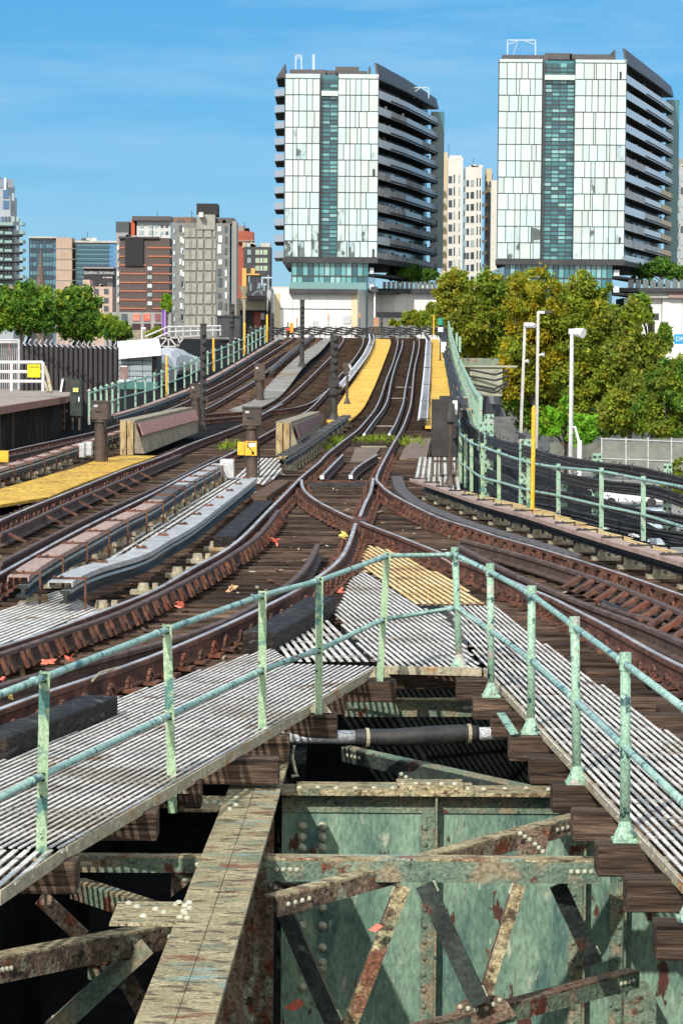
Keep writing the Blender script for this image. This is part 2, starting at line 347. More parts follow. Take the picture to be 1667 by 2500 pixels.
def braces(path, parent, side, sp=0.465, dmax=60, lean=0.2, hgt=0.15, start=0, wid=0.09):
    mb = MB(); acc = start
    for a, b in zip(path, path[1:]):
        L0 = (b - a).length; d = Vector((b.x - a.x, b.y - a.y, 0)).normalized(); n = Vector((d.y, -d.x, 0)) * side
        while acc < L0:
            p = a.lerp(b, acc / L0); acc += sp * random.uniform(.92, 1.08)
            if p.y > dmax or random.random() < .06: continue
            top = p + n * 0.05 - Vector((0, 0, 0.03)); bot = p + n * lean - Vector((0, 0, hgt))
            if lean < .18:
                for s_ in (-.07, .07): mb.bar(top + d * s_, bot + d * s_, .035, 0.03, 0, up=n + Vector((0, 0, 1)))
            else: mb.bar(top, bot, wid, 0.03, 0, up=n + Vector((0, 0, 1)))
        acc -= L0
    o = mb.build('guard_brace', m_clip, parent); o['kind'] = 'stuff'; return o
def tie(parent, D, x0, x1, near=False, mat=None, h=0.17, wd=0.2):
    z = zd(D); j = random.uniform(-.012, .006); y = D + random.uniform(-.02, .02); w = wd / 2 + random.uniform(-.008, .008); sk = random.uniform(-.012, .012)
    return MB().hexa([(x0, y - w - sk, z - h + j), (x1, y - w + sk, z - h + j), (x1, y + w + sk, z - h + j), (x0, y + w - sk, z - h + j),
                      (x0, y - w - sk, z + j), (x1, y - w + sk, z + j), (x1, y + w + sk, z + j), (x0, y + w - sk, z + j)]).build('sleeper', mat or m_tie, parent, bevel=0.012 if near else 0)
def far_ties(parent, spans):
    mb = MB()
    for D, x0, x1 in spans:
        z = zd(D); mb.box(x0, D - .1, z - .17, x1, D + .1, z)
    o = mb.build('sleeper', m_tie, parent); o['kind'] = 'stuff'
ZR = 0.2
# ---- rails as read along their heads
A_L = gpath([(-60, 1596), (0, 1578), (96, 1548), (191, 1513), (287, 1477), (383, 1438), (479, 1381), (530, 1355), (568, 1330), (606, 1297), (651, 1250), (702, 1199), (735, 1165), (779, 1128), (800, 1106), (838, 1076), (874, 1048), (897, 1022), (915, 999), (930, 966), (943, 925), (958, 887), (968, 851), (971, 834), (966, 822), (950, 818)], ZR)
A_R = gpath([(-60, 1753), (0, 1729), (143, 1678), (319, 1621), (500, 1548), (634, 1486), (720, 1443), (786, 1402), (822, 1373), (842, 1347), (855, 1317), (868, 1277)], ZR)
A_R2 = gpath([(878, 1261), (891, 1228), (904, 1202), (908, 1184), (911, 1166)], ZR, sm=1)
B_R = gpath([(1720, 1469), (1667, 1453), (1522, 1402), (1395, 1362), (1300, 1333), (1206, 1307), (1155, 1289), (1079, 1266), (1028, 1243), (989, 1223), (951, 1202), (930, 1183), (920, 1160), (953, 1094), (979, 1050), (991, 1022), (1002, 987), (1007, 943), (1012, 895), (1022, 851), (1023, 831), (1015, 821), (1000, 817)], ZR, sm=1)
B_L = gpath([(1720, 1652), (1667, 1627), (1599, 1594), (1522, 1550), (1463, 1517), (1395, 1484), (1338, 1453), (1290, 1437), (1206, 1399), (1119, 1366), (1053, 1340), (977, 1310), (900, 1281), (881, 1273)], ZR)
B_L2 = gpath([(862, 1266), (855, 1263), (817, 1245), (779, 1225), (753, 1207), (739, 1189), (736, 1171)], ZR, sm=1)
gA_l = gpath([(-60, 1613), (0, 1594), (96, 1562), (191, 1528), (300, 1490), (453, 1416), (555, 1358), (632, 1303), (680, 1244)], ZR + .01)
gA_r = gpath([(-60, 1690), (0, 1668), (223, 1610), (351, 1578), (500, 1533), (600, 1487), (694, 1430), (738, 1393), (763, 1355), (775, 1327)], ZR + .01)
gB_i = gpath([(1720, 1516), (1667, 1494), (1522, 1433), (1395, 1390), (1267, 1351), (1180, 1328), (1126, 1315)], ZR + .01)
gB_l = gpath([(1720, 1590), (1667, 1566), (1573, 1525), (1471, 1489), (1369, 1448), (1267, 1405), (1180, 1362), (1118, 1330)], ZR + .01)
iL = gpath([(889, 1058), (912, 1027), (943, 982), (956, 923), (968, 882), (981, 846), (982, 830)], ZR)
iR = gpath([(950, 1058), (967, 1029), (984, 982), (990, 943), (1001, 890), (1010, 844), (1010, 832)], ZR)
sL = gpath([(786, 1161), (812, 1134), (837, 1109)], ZR); sR = gpath([(856, 1160), (868, 1143), (895, 1124), (921, 1109)], ZR)
gT = gpath([(969, 1162), (978, 1190), (1000, 1212), (1028, 1230), (1090, 1255), (1150, 1277), (1267, 1312), (1400, 1352), (1520, 1391)], ZR)

def extend(path, m):            # carry a rail on past the picture edge, keeping its bend
    d0 = path[0] - path[2]; d1 = path[4] - path[8]; a0 = math.atan2(d0.y, d0.x); a1 = math.atan2(d1.y, d1.x); k = max(-.05, min(.05, (a0 - a1) / max(.5, (path[1] - path[6]).length)))
    p = path[0].copy(); out_ = []
    for i in range(int(m / .5)):
        a0 += k * .5 * .6; p = p + Vector((math.cos(a0), math.sin(a0), 0)) * .5; out_.append(p.copy())
    return out_[::-1] + path
A_L, A_R, gA_l, gA_r = [extend(p, 7) for p in (A_L, A_R, gA_l, gA_r)]
B_R, B_L, gB_i, gB_l = [extend(p, 10) for p in (B_R, B_L, gB_i, gB_l)]
LEXT = {12.8: -1.37, 14.2: -1.054, 15.2: -.857, 16.1: -.396, 17.1: -.352, 18.1: -.017, 19.2: .043, 20.0: .458}
REXT = {20.05: .947, 19.0: 1.03, 18.2: 1.124, 17.1: 1.18, 16.2: 1.26, 15.2: 1.32, 14.3: 1.367, 13.35: 1.405, 12.46: 1.465, 11.5: 1.496, 10.6: 1.55, 9.7: 1.6}
tA = thing('railway_track', 'rusty track curving away to the left edge behind the foreground railing', 'track', (-2, 20, 0), 'tracks on the viaduct')
rail('running_rail', A_L, tA); rail('running_rail', A_R, tA); rail('running_rail', A_R2, tA)
rail('guard_rail', gA_l, tA, [m_guard, m_guard]); rail('guard_rail', gA_r, tA, [m_guard, m_guard])
clips([A_L, A_R, A_R2], tA, 62); braces(gA_l, tA, 1, dmax=40, lean=.11, hgt=.165)
tB = thing('railway_track', 'rusty track curving down to the right edge beside the right walkway', 'track', (2, 20, 0), 'tracks on the viaduct')
rail('running_rail', B_R, tB); rail('running_rail', B_L, tB); rail('running_rail', B_L2, tB)
rail('guard_rail', gB_i, tB, [m_guard, m_guard]); rail('guard_rail', gB_l, tB, [m_guard, m_guard])
clips([B_R, B_L, B_L2], tB, 62); braces(gB_i, tB, -1, dmax=27.5, lean=.26, hgt=.17, wid=.16); braces(B_R, tB, -1, dmax=42, lean=.13, hgt=.165)
for D, xr in LEXT.items(): tie(tA, D, xat(A_L, max(D, A_L[0].y)) - 1.9, xr, True, m_tie2)
for D, xl in REXT.items(): tie(tB, D, xl, xl + 5.2, True, m_tie2)
D = 17.0; i = 0
while D < 36.2:
    if D > 20.4 or i % 2 == 0:
        xr = min(xat(A_R, max(D, A_R[0].y)) + 0.55, 0.35) if D < 30 else xat(A_R, D) + .42
        if D > 20.3: tie(tA, D, xat(A_L, D) - 1.75, xr, D < 27)
        else: tie(tA, D, xat(A_L, max(D, 18)) - 1.75, xat(A_R, max(D, 17.4)) + .5, True)
    if D > 20.4:
        xl = xat(B_L, D) - 0.5 if D < 30 else xat(A_R, D) + .44
        tie(tB, D, xl, xat(B_R, D) + 1.5, D < 27)
    D += 0.465; i += 1
D = 13.8
while D < 20.3:
    tie(tB, D, xat(B_L, max(D, B_L[0].y)) - .45, xat(B_L, max(D, B_L[0].y)) + 3.2, True); D += 0.93
tC = thing('railway_track', 'main track running from the switch up the ramp between the yellow walkways', 'track', (0, 60, 0), 'tracks on the viaduct')
for p in (iL, iR, sL, sR): rail('guard_rail', p, tC, [m_guard, m_shine])
D = 36.6; k = 0; sp_ = []
while D < 186:
    x0 = xat(A_L, D) - 1.0; x1 = xat(B_R, D) + 1.0 + (0.3 if D < 45 else 0)
    if k < 100: tie(tC, D, x0, x1)
    else: sp_.append((D, x0, x1))
    D += 0.465 if k < 100 else 0.6; k += 1
far_ties(tC, sp_)
mbw = MB()     # white painted ends of the inner rails
for p in (iL[0], iR[0], sL[0], sR[0]): mbw.box(p.x - .04, p.y - .06, p.z - .07, p.x + .04, p.y - .012, p.z + .004)
mbw.build('painted_rail_end', m_white, tC)
mbp = MB()     # short plates laid between the inner rails
for u, v in ((905, 1118), (912, 1090), (936, 1040), (975, 972), (985, 945)):
    p = G(u, v, 0.02); mbp.box(p.x - .35, p.y - .1, p.z - .02, p.x + .35, p.y + .1, p.z + .012)
mbp.build('tie_plank', m_insul, tC)
mbx = MB()     # frog castings and switch rods
pf = G(872, 1268, .16)
mbx.box(pf.x - .12, pf.y - .55, .03, pf.x + .14, pf.y + .5, .165); mbx.build('frog_casting', m_rail, tC)
for u, v in ((812, 1178), (850, 1176)):
    p = G(u, v, .06); MB().bar(p - Vector((.45, 0, 0)), p + Vector((.45, 0, 0)), .12, .06).build('switch_plate', m_rail, tC)
p0 = G(745, 1186, .05); p1 = G(905, 1186, .05)
for dy in (0, .5, 1.1): MB().bar(p0 + Vector((0, dy, 0)), p1 + Vector((0, dy, 0)), .1, .05).build('switch_rod', m_dark, tC)

# ---- tracks to the left
T2L = gpath([(-40, 1289), (0, 1270), (77, 1237), (153, 1207), (230, 1176), (306, 1145), (400, 1112), (455, 1088), (501, 1070), (590, 1037), (643, 1010), (704, 969), (755, 923), (806, 872), (829, 844), (839, 828), (833, 820), (815, 817)], ZR)
T2R = gpath([(-40, 1424), (0, 1400), (102, 1343), (179, 1301), (255, 1262), (300, 1240), (377, 1202), (473, 1150), (576, 1100), (640, 1064), (700, 1031), (755, 999), (801, 951), (832, 913), (857, 885), (883, 846), (887, 828), (880, 820), (865, 817)], ZR)
T2g1 = gpath([(0, 1302), (60, 1276), (153, 1232), (260, 1186), (360, 1142), (442, 1108)], ZR + .01)
T2g2 = gpath([(0, 1372), (102, 1319), (200, 1270), (300, 1225), (400, 1180), (530, 1113)], ZR + .01)
T0L = gpath([(-40, 1118), (0, 1105), (102, 1082), (230, 1054), (320, 1027), (409, 1000), (468, 974), (504, 954), (564, 923), (622, 885), (679, 849), (714, 826), (719, 819), (712, 816)], ZR)
T0R = gpath([(-40, 1177), (0, 1160), (100, 1122), (231, 1083), (330, 1052), (430, 1022), (500, 999), (577, 956), (620, 931), (651, 908), (727, 854), (763, 825), (768, 819), (758, 816)], ZR)
XA = gpath([(498, 1012), (592, 1004), (680, 1001), (755, 985), (800, 952)], ZR); XB = gpath([(498, 1024), (592, 1015), (640, 1010), (690, 985)], ZR)
T2L, T2R, T0L, T0R = [extend(p, 12) for p in (T2L, T2R, T0L, T0R)]
tD = thing('railway_track', 'track left of the two cover boards, with crossover rails beyond', 'track', (-5, 40, 0), 'tracks on the viaduct')
for p in (T2L, T2R): rail('running_rail', p, tD)
for p in (T2g1, T2g2): rail('guard_rail', p, tD, [m_guard, m_guard])
for p in (XA, XB): rail('crossover_rail', p, tD)
clips([T2L, T2R], tD, 60); braces(T2g1, tD, 1, sp=1.9, dmax=52, lean=.3, wid=.1, start=.4)
D = 33.0; k = 0; sp_ = []
while D < 186:
    x0 = xat(T2L, max(D, T2L[0].y)) - .62; x1 = xat(T2R, D) + .95
    if k < 98: tie(tD, D, x0, x1)
    else: sp_.append((D, x0, x1))
    D += 0.465 if k < 98 else .6; k += 1
far_ties(tD, sp_)
tE = thing('railway_track', 'leftmost track running past the platform edge and up the ramp', 'track', (-8, 60, 0), 'tracks on the viaduct')
for p in (T0L, T0R): rail('running_rail', p, tE)
g0 = gpath([(300, 1050), (100, 1096), (20, 1113)], ZR + .01); rail('guard_rail', g0, tE, [m_guard, m_guard])
for p in (gpath([(505, 969), (570, 936), (640, 893), (700, 855)], ZR + .01), gpath([(505, 990), (600, 940), (680, 885), (705, 868)], ZR)): rail('guard_rail', p, tE, [m_guard, m_guard])
clips([T0L, T0R], tE, 72)
pe = G(10, 1117, .2); MB().box(pe.x - .12, pe.y - .12, .1, pe.x + .12, pe.y, .36).build('painted_rail_end', m_ypaint, tE)
D = 46.0; k = 0; sp_ = []
while D < 186:
    x0 = xat(T0L, max(D, T0L[0].y)) - .7; x1 = xat(T0R, max(D, T0R[0].y)) + .7
    if k < 98: tie(tE, D, x0, x1)
    else: sp_.append((D, x0, x1))
    D += 0.465 if k < 98 else .6; k += 1
far_ties(tE, sp_)

# ================================================================== THIRD RAILS
def third_rail(label, px, mat, zb=0.36, wd=0.22, side=1, pedestal=True, br=2.0, segs=None, ribs=False, contact=True, offs=None, step=.6, over=0.0, brm=None, pedoff=0, legs=True):
    bp = gpath(px, zb, step)
    t = thing('third_rail', label, 'third rail', tuple(bp[0] - Vector((0, 0, zb))), 'third rails with cover boards')
    hw = wd / 2
    mats = mat if isinstance(mat, list) else [mat]
    prof = [(-hw, 0), (hw, 0), (hw, -.055), (hw - .012, -.055), (hw - .012, -.012), (-hw + .012, -.012), (-hw + .012, -.055), (-hw, -.055)]
    if len(mats) == 1: MB().sweep(bp, prof).build('cover_board', mats[0], t)
    else:
        n = len(bp)
        cuts = [0] + [int(n * f) for f in segs] + [n - 1]
        for i_, (a, b) in enumerate(zip(cuts, cuts[1:])):
            q = bp[a:b + 1]
            if len(q) > 1: MB().sweep([x + Vector((0, 0, .004 * (i_ % 2))) for x in q], prof).build('cover_board', mats[i_ % len(mats)], t)
    if contact:
        cp = offset(bp, 0.05 * side if offs is None else offs, -0.09)
        cprof = [(-.05, 0), (.05, 0), (.055, -.03), (.02, -.045), (.02, -.10), (.06, -.115), (.06, -.13), (-.06, -.13), (-.06, -.115), (-.02, -.1), (-.02, -.045), (-.055, -.03)]
        MB().sweep(cp, cprof, [1, 1] + [0] * 10).build('contact_rail', [m_crail, m_cshine], t)
    acc = .25; k = 0
    for a, b in zip(bp, bp[1:]):
        L0 = (b - a).length; d = Vector((b.x - a.x, b.y - a.y, 0)).normalized(); n = Vector((d.y, -d.x, 0)) * side
        while acc < L0:
            p = a.lerp(b, acc / L0); acc += br * (1 if p.y < 70 else 2.5)
            if k >= 60: continue
            k += 1; mb = MB(); zt = p.z
            rb = hw + .09 if legs or k == 1 else hw * .1
            mb.bar(p - n * (hw * .9) + Vector((0, 0, .014)), p + n * rb + Vector((0, 0, .014)), .035, .02)
            for s_ in ((-.5, .25) if legs else (-.8, -.2)): mb.dome(p + n * (hw * s_) + Vector((0, 0, .024)), .022, (0, 0, 1))
            e = p + n * (hw + .09)
            if legs or k == 1: mb.bar(e + Vector((0, 0, .03)), Vector((e.x, e.y, zt - zb)), .022, .03, up=(0, 1, 0))
            mb.build('bracket', brm or m_clip, t)
            if pedestal:
                c = p + n * (0.12 + pedoff) + d * .3; q = MB()
                q.box(c.x - .17, c.y - .1, zt - zb, c.x + .17, c.y + .1, zt - zb + .045)
                q.tube([(c.x - .03, c.y, zt - zb + .04), (c.x - .03, c.y, zt - zb + .12)], [.075, .055], 10)
                q.box(c.x + .07, c.y - .04, zt - zb + .045, c.x + .13, c.y + .04, zt - zb + .12)
                q.build('insulator', m_insul, t)
        acc -= L0
    if ribs:
        mb = MB(); acc = 0
        for a, b in zip(bp, bp[1:]):
            L0 = (b - a).length; d = Vector((b.x - a.x, b.y - a.y, 0)).normalized(); n = Vector((d.y, -d.x, 0))
            while acc < L0:
                p = a.lerp(b, acc / L0); acc += 0.9
                mb.bar(p - n * (hw * .55) + Vector((0, 0, .012)), p + n * (hw * .8) + Vector((0, 0, .012)), .22, .02)
            acc -= L0
        mb.build('cover_rib', m_crail, t)['kind'] = 'stuff'
    return t
third_rail('third rail under pinkish and pale cover boards, second from the left in front', [(45, 1407), (64, 1390), (143, 1344), (219, 1304), (270, 1276), (316, 1253), (362, 1232), (443, 1181), (479, 1161), (514, 1143), (535, 1131)], [m_boardp, m_boarddk, m_boardg], segs=(.52, .68))
third_rail('third rail with the long light grey cover board ending in an open box end', [(148, 1420), (212, 1385), (325, 1357), (384, 1321), (428, 1299), (463, 1277), (512, 1241), (573, 1196), (612, 1166)], m_boardg, wd=.25, pedoff=.25, legs=False)
third_rail('third rail behind the yellow mat with the white junction boxes', [(-30, 1151), (0, 1141), (77, 1120), (153, 1096), (200, 1082), (330, 1040)], m_boardp, pedestal=True)
third_rail('far third rail along the green fence beside the leftmost track', [(271, 1014), (353, 990), (463, 949), (504, 928), (577, 888), (679, 827)], m_boardp, br=3, pedestal=False, step=1.0)
third_rail('dark third rail passing the nearer bumper block, dusty brown board', [(690, 1112), (735, 1086), (780, 1056), (830, 1023), (846, 1013)], m_boarddk, wd=.3, br=1.2, brm=m_dark)
third_rail('third rail with white ribbed cover left of the yellow strip', [(828, 945), (851, 919), (874, 890), (894, 862), (907, 831), (905, 815)], m_boardw, wd=.34, ribs=True, pedestal=False, br=6, step=1.0)
third_rail('third rail with white ribbed cover right of the main track', [(1031, 1024), (1037, 959), (1042, 895), (1045, 844), (1045, 828), (1035, 814)], m_boardw, wd=.34, ribs=True, pedestal=False, br=6, step=1.0)
third_rail('long third rail curving along the right edge below the cable railing', [(1012, 1168), (1058, 1183), (1104, 1198), (1155, 1216), (1232, 1239), (1300, 1257), (1400, 1289), (1500, 1319), (1667, 1367), (1720, 1383), (1850, 1426), (2000, 1478)], m_boardp, side=-1, br=1.3, brm=m_dark, wd=.2, offs=-.2, pedoff=.1)
third_rail('short third rail on the inner side of the white ribbed covers, far track', [(655, 905), (705, 862), (760, 820)], m_boarddk, br=3, pedestal=False, step=1.0)

# ---- tarred guard timbers
def timber(label, px, zt, wd, h, mat=m_black, name='guard_timber', cat='timber', grp='tarred guard timbers'):
    p = gpath(px, zt, .5, 0)
    o = MB().sweep(p, [(-wd / 2, 0), (wd / 2, 0), (wd / 2, -h), (-wd / 2, -h)]).build(name, mat, None, bevel=.015)
    return tag(o, label, cat, grp)
timber('black tarred timber between the left rail and the walkway, nearest the frame centre', [(632, 1543), (700, 1508), (785, 1456)], .2, .3, .2)
timber('black tarred timber at the left edge beside the walkway grating', [(-30, 1800), (0, 1788), (110, 1748), (248, 1697)], .19, .26, .26)
timber('black timber block lying left of the left rail near the orange leaves', [(548, 1310), (600, 1262), (645, 1222)], .19, .3, .18)
timber('dark timber just beyond the black block, beside the left rail', [(630, 1212), (660, 1192), (688, 1174)], .19, .3, .17, m_tie)
timber('dark curved guard timber outside the right rail beyond the switch', [(969, 1162), (978, 1190), (1000, 1212), (1028, 1230), (1090, 1255), (1150, 1277), (1267, 1312), (1400, 1352)], .18, .22, .16, m_boarddk)

# ================================================================== GRATINGS
def clip_line(poly, p, d):        # convex polygon clipped by an infinite line
    ts = []
    n = len(poly)
    for i in range(n):
        a = poly[i]; b = poly[(i + 1) % n]; e = (b[0] - a[0], b[1] - a[1]); den = d[0] * e[1] - d[1] * e[0]
        if abs(den) < 1e-9: continue
        wx, wy = a[0] - p[0], a[1] - p[1]
        t = (wx * e[1] - wy * e[0]) / den; s = (wx * d[1] - wy * d[0]) / den
        if -1e-6 <= s <= 1 + 1e-6: ts.append(t)
    if len(ts) < 2 or max(ts) - min(ts) < .02: return None
    return min(ts), max(ts)
def grating(label, px, bar0, bar1, mat=m_grat, z=0.055, pitch=0.049, bw=0.0205, group='walkway gratings', rods=0.55, mats2=None, edge=None):
    P = [G(u, v, z) for u, v in px]; poly = [(p.x, p.y) for p in P]
    a = G(*bar0, z); b = G(*bar1, z); d = Vector((b.x - a.x, b.y - a.y)).normalized(); n = Vector((d.y, -d.x))
    s = [n.x * x + n.y * y for x, y in poly]; mb = MB(); q = min(s) + pitch / 2
    zz = sum(p.z for p in P) / len(P)
    flat = max(p.y for p in P) < 75
    def zf(y): return z + (0 if flat else zd(y))
    while q < max(s):
        r = clip_line(poly, (n.x * q, n.y * q), (d.x, d.y))
        if r:
            e = random.uniform(0, .015)
            p0 = Vector((n.x * q + d.x * (r[0] + e), n.y * q + d.y * (r[0] + e))); p1 = Vector((n.x * q + d.x * (r[1] - e), n.y * q + d.y * (r[1] - e)))
            mb.bar((p0.x, p0.y, zf(p0.y) - .004), (p1.x, p1.y, zf(p1.y) - .004), bw, .007)
        q += pitch
    s2 = [d.x * x + d.y * y for x, y in poly]; q = min(s2) + .04
    while q < max(s2):
        r = clip_line(poly, (d.x * q, d.y * q), (n.x, n.y))
        if r:
            p0 = Vector((d.x * q + n.x * r[0], d.y * q + n.y * r[0])); p1 = Vector((d.x * q + n.x * r[1], d.y * q + n.y * r[1]))
            mb.bar((p0.x, p0.y, zf(p0.y) - .02), (p1.x, p1.y, zf(p1.y) - .02), .02, .02, 1)
        q += rods
    if edge:
        for i, j in edge:
            a_, b_ = P[i], P[j]
            mb.bar(a_ - Vector((0, 0, .03)), b_ - Vector((0, 0, .03)), .012, .07, 2)
            L0 = (b_ - a_).length; k = .15
            while k < L0:
                c = a_.lerp(b_, k / L0); mb.dome(c - Vector((0, .006, .035)), .016, (0.3, -1, .2), 2, 6); k += .36
    o = mb.build('walkway_grating', [mat, m_gratrod, m_insul]); return tag(o, label, 'grating', group)
e0, e1 = (163, 2069), (925, 1626)
grating('long white grating of the left walkway with its riveted edge', [(163, 2069), (925, 1626), (714, 1619), (660, 1578), (255, 1712), (0, 1852), (-60, 1885), (-60, 2069)], e0, e1, edge=[(0, 1)])
grating('near grating at the bottom left, its bars turned slightly', [(158, 2072), (-60, 2074), (-60, 2230), (0, 2178)], (0, 2178), (105, 2085), pitch=.06, bw=.029, edge=[(3, 0)], rods=.5)
grating('coarse white grating triangle in the corner of the left walkway', [(800, 1512), (905, 1614), (716, 1614), (667, 1576), (720, 1545)], (800, 1514), (902, 1616), pitch=.07, bw=.034)
grating('white centre grating in front of the timber header', [(884, 1395), (852, 1419), (835, 1464), (815, 1500), (908, 1612), (928, 1626), (1175, 1632), (1082, 1500), (1013, 1477)], (946, 1504), (1089, 1607), pitch=.058, bw=.026, edge=[(5, 6)])
grating('yellow orange grating beyond the white centre grating', [(902, 1330), (884, 1361), (890, 1392), (1013, 1473), (1183, 1473), (1112, 1420), (962, 1345)], (946, 1430), (1000, 1469), m_ygrat, pitch=.075, bw=.042)
grating('white grating of the right walkway next to the railing', [(1086, 1478), (1210, 1478), (1316, 1560), (1400, 1622), (1667, 1812), (1720, 1850), (1720, 2215), (1667, 2150), (1290, 1745), (1182, 1632)], (1182, 1632), (1667, 2150), pitch=.051, bw=.022, edge=[(8, 7), (9, 8)])
grating('white grating under the near end of the grey cover board', [(-60, 1512), (145, 1442), (205, 1470), (245, 1492), (-60, 1598)], (0, 1535), (150, 1478), pitch=.07, bw=.04)
grating('narrow yellowish grating strip between the two cover boards', [(230, 1398), (290, 1338), (565, 1166), (640, 1166), (560, 1235), (400, 1340), (300, 1392)], (300, 1345), (563, 1180), m_grat, pitch=.11, bw=.055)
grating('worn grating around the signal with the yellow signs', [(570, 1166), (625, 1118), (680, 1118), (690, 1152), (645, 1183)], (600, 1180), (650, 1130), pitch=.11, bw=.055)
grating('pale grating under the dark relay cabinet', [(1022, 1116), (1118, 1116), (1122, 1205), (1070, 1195), (1010, 1168)], (1015, 1165), (1024, 1118), pitch=.12, bw=.06)
grating('yellow grating strip behind the right third rail', [(1075, 1197), (1130, 1197), (1340, 1247), (1480, 1297), (1667, 1352), (1850, 1409), (1850, 1432), (1667, 1372), (1300, 1266), (1150, 1224)], (1150, 1215), (1340, 1262), m_ygrat, pitch=.11, bw=.07)
m_dirt = M('dusty_planks', (0.11, 0.075, 0.052), (0.22, 0.165, 0.125), 2, .95, stretch=(.5, 3, 1), spots=[((.3, .25, .2), 3, .62, .08)], grit=.4, gsc=8)
# ---- yellow mats and strips
def mat_sheet(name, label, cat, px, z, mat, th=.05, n=10):
    h = len(px) // 2; Lp = spline([G(u, v, z) for u, v in px[:h]], .8); Rp = spline([G(u, v, z) for u, v in px[h:]], .8)
    def at(P, t): f = t * (len(P) - 1); i = min(int(f), len(P) - 2); return P[i].lerp(P[i + 1], f - i)
    mb = MB()
    for i in range(n):
        a, b, c, d = at(Lp, i / n), at(Rp, i / n), at(Rp, (i + .985) / n), at(Lp, (i + .985) / n)
        dn = Vector((0, 0, -th)); up = Vector((0, 0, random.uniform(-.006, .006)))
        mb.hexa([a + dn, b + dn, c + dn, d + dn, a + up, b + up, c + up, d + up])
    return tag(mb.build(name, mat), label, cat)
mat_sheet('walkway_mat', 'mustard yellow mat beside the brown signal on the left', 'mat', [(-40, 1239), (0, 1237), (69, 1233), (179, 1189), (301, 1142), (383, 1112), (-40, 1206), (0, 1194), (102, 1166), (204, 1135), (268, 1113), (300, 1111)], .04, m_ymat, n=6)
mat_sheet('walkway_strip', 'bright yellow walkway strip curving up between the tracks', 'walkway', [(795, 1030), (823, 992), (851, 948), (882, 900), (912, 844), (914, 827), (846, 1034), (884, 999), (907, 957), (927, 910), (953, 841), (951, 828)], .10, m_ystrip, n=26)
mat_sheet('walkway_strip', 'yellow stepped walkway climbing beside the right fence', 'walkway', [(1037, 1043), (1049, 959), (1049, 882), (1050, 828), (1052, 1043), (1098, 966), (1083, 882), (1070, 828)], .14, m_ystrip, n=22)
mat_sheet('concrete_walkway', 'grey concrete strip between the two left tracks', 'walkway', [(560, 1000), (622, 975), (655, 940), (715, 880), (758, 848), (795, 824), (600, 1010), (665, 980), (700, 950), (745, 890), (782, 858), (808, 828)], .10, M('grey_brown_concrete', (0.17, 0.155, 0.13), (0.30, 0.28, 0.25), .8, .9, spots=[((0.24, 0.16, 0.06), .5, .6, .06)], grit=.35, gsc=6), n=18)
mat_sheet('dirt_patch', 'dusty plank crossing between the rails beyond the switch', 'crossing', [(855, 1126), (868, 1092), (905, 1126), (930, 1092)], .05, m_dirt, n=2)
mat_sheet('dirt_patch', 'brown plank crossing beside the dark relay cabinet', 'crossing', [(975, 1118), (1000, 1070), (1040, 1118), (1052, 1070)], .05, m_dirt, n=2)

# loose scale, splinters and scraps lying on the sleepers
mb = MB(); rnd = random.Random(5)
for _ in range(900):
    pa = rnd.choice((A_L, A_L, B_R, B_R, A_R, T2L)); q = rnd.choice(pa)
    if q.y > 58: continue
    c = Vector((q.x + rnd.uniform(-.9, 1.3 if pa is not B_R else .3), q.y + rnd.uniform(-.3, .3), .012)); s = rnd.uniform(.012, .045); an = rnd.uniform(0, 3.1)
    d_ = Vector((math.cos(an), math.sin(an), rnd.uniform(-.1, .3))) * s
    r_ = rnd.random(); mb.bar(c - d_, c + d_, s * rnd.uniform(.4, 1), .012, 0 if r_ < .55 else 1 if r_ < .85 else 2)
tag(mb.build('track_debris', [m_clip, m_insul, m_guard]), 'loose rusty scale and splinters strewn over the sleepers', 'debris', None, 'stuff')

for par, px in ((tB, ((1500, 1398), (1530, 1410), 1)), (tB, ((1495, 1432), (1532, 1447), 1)), (tB, ((1490, 1512), (1525, 1530), 1)), (tB, ((1120, 1292), (1148, 1300), 1)), (tA, ((222, 1672), (300, 1640), -1)), (tA, ((188, 1532), (222, 1518), -1))):
    p0 = G(*px[0], .12); p1 = G(*px[1], .12); mb = MB(); mb.bar(p0, p1, .035, .075)
    for k in range(4): q = p0.lerp(p1, .14 + .24 * k); mb.tube([q, q + Vector((0, -.035, .01))], .022, 6)
    mb.build('joint_bar', m_clip, par)
q = [PD(226, 1662, 18.35), PD(228, 1652, 18.4), PD(240, 1644, 18.5), PD(296, 1628, 19.2), PD(306, 1632, 19.3), PD(304, 1642, 19.3)]
MB().tube(spline(q, .08), .009, 6).build('bond_wire', m_insul, tA)
q = [PD(1072, 1352, 29.5), PD(1074, 1360, 29.3), PD(1090, 1368, 28.8), PD(1104, 1378, 28.2)]
MB().tube(spline(q, .08), .012, 6).build('bond_wire', m_boardp, tB)
th = thing('signal_hose', 'pair of grey jointed hoses snaking between the right hand rails', 'hose', tuple(G(1540, 1500, 0)))
for k in range(2):
    q = [G(u, v + 9 * k, .06) for u, v in ((1470, 1470), (1490, 1478), (1515, 1487), (1545, 1496), (1580, 1505), (1612, 1512), (1625, 1522))]
    P = spline(q, .09); MB().tube(P, [.026 if i % 4 else .036 for i in range(len(P))], 7).build('hose', m_guard if k else m_cable, th)
# ================================================================== FOREGROUND RAILING
tR = thing('handrail', 'pale green pipe railing wrapping round the open gap in the foreground', 'railing', (0, 16, 0))
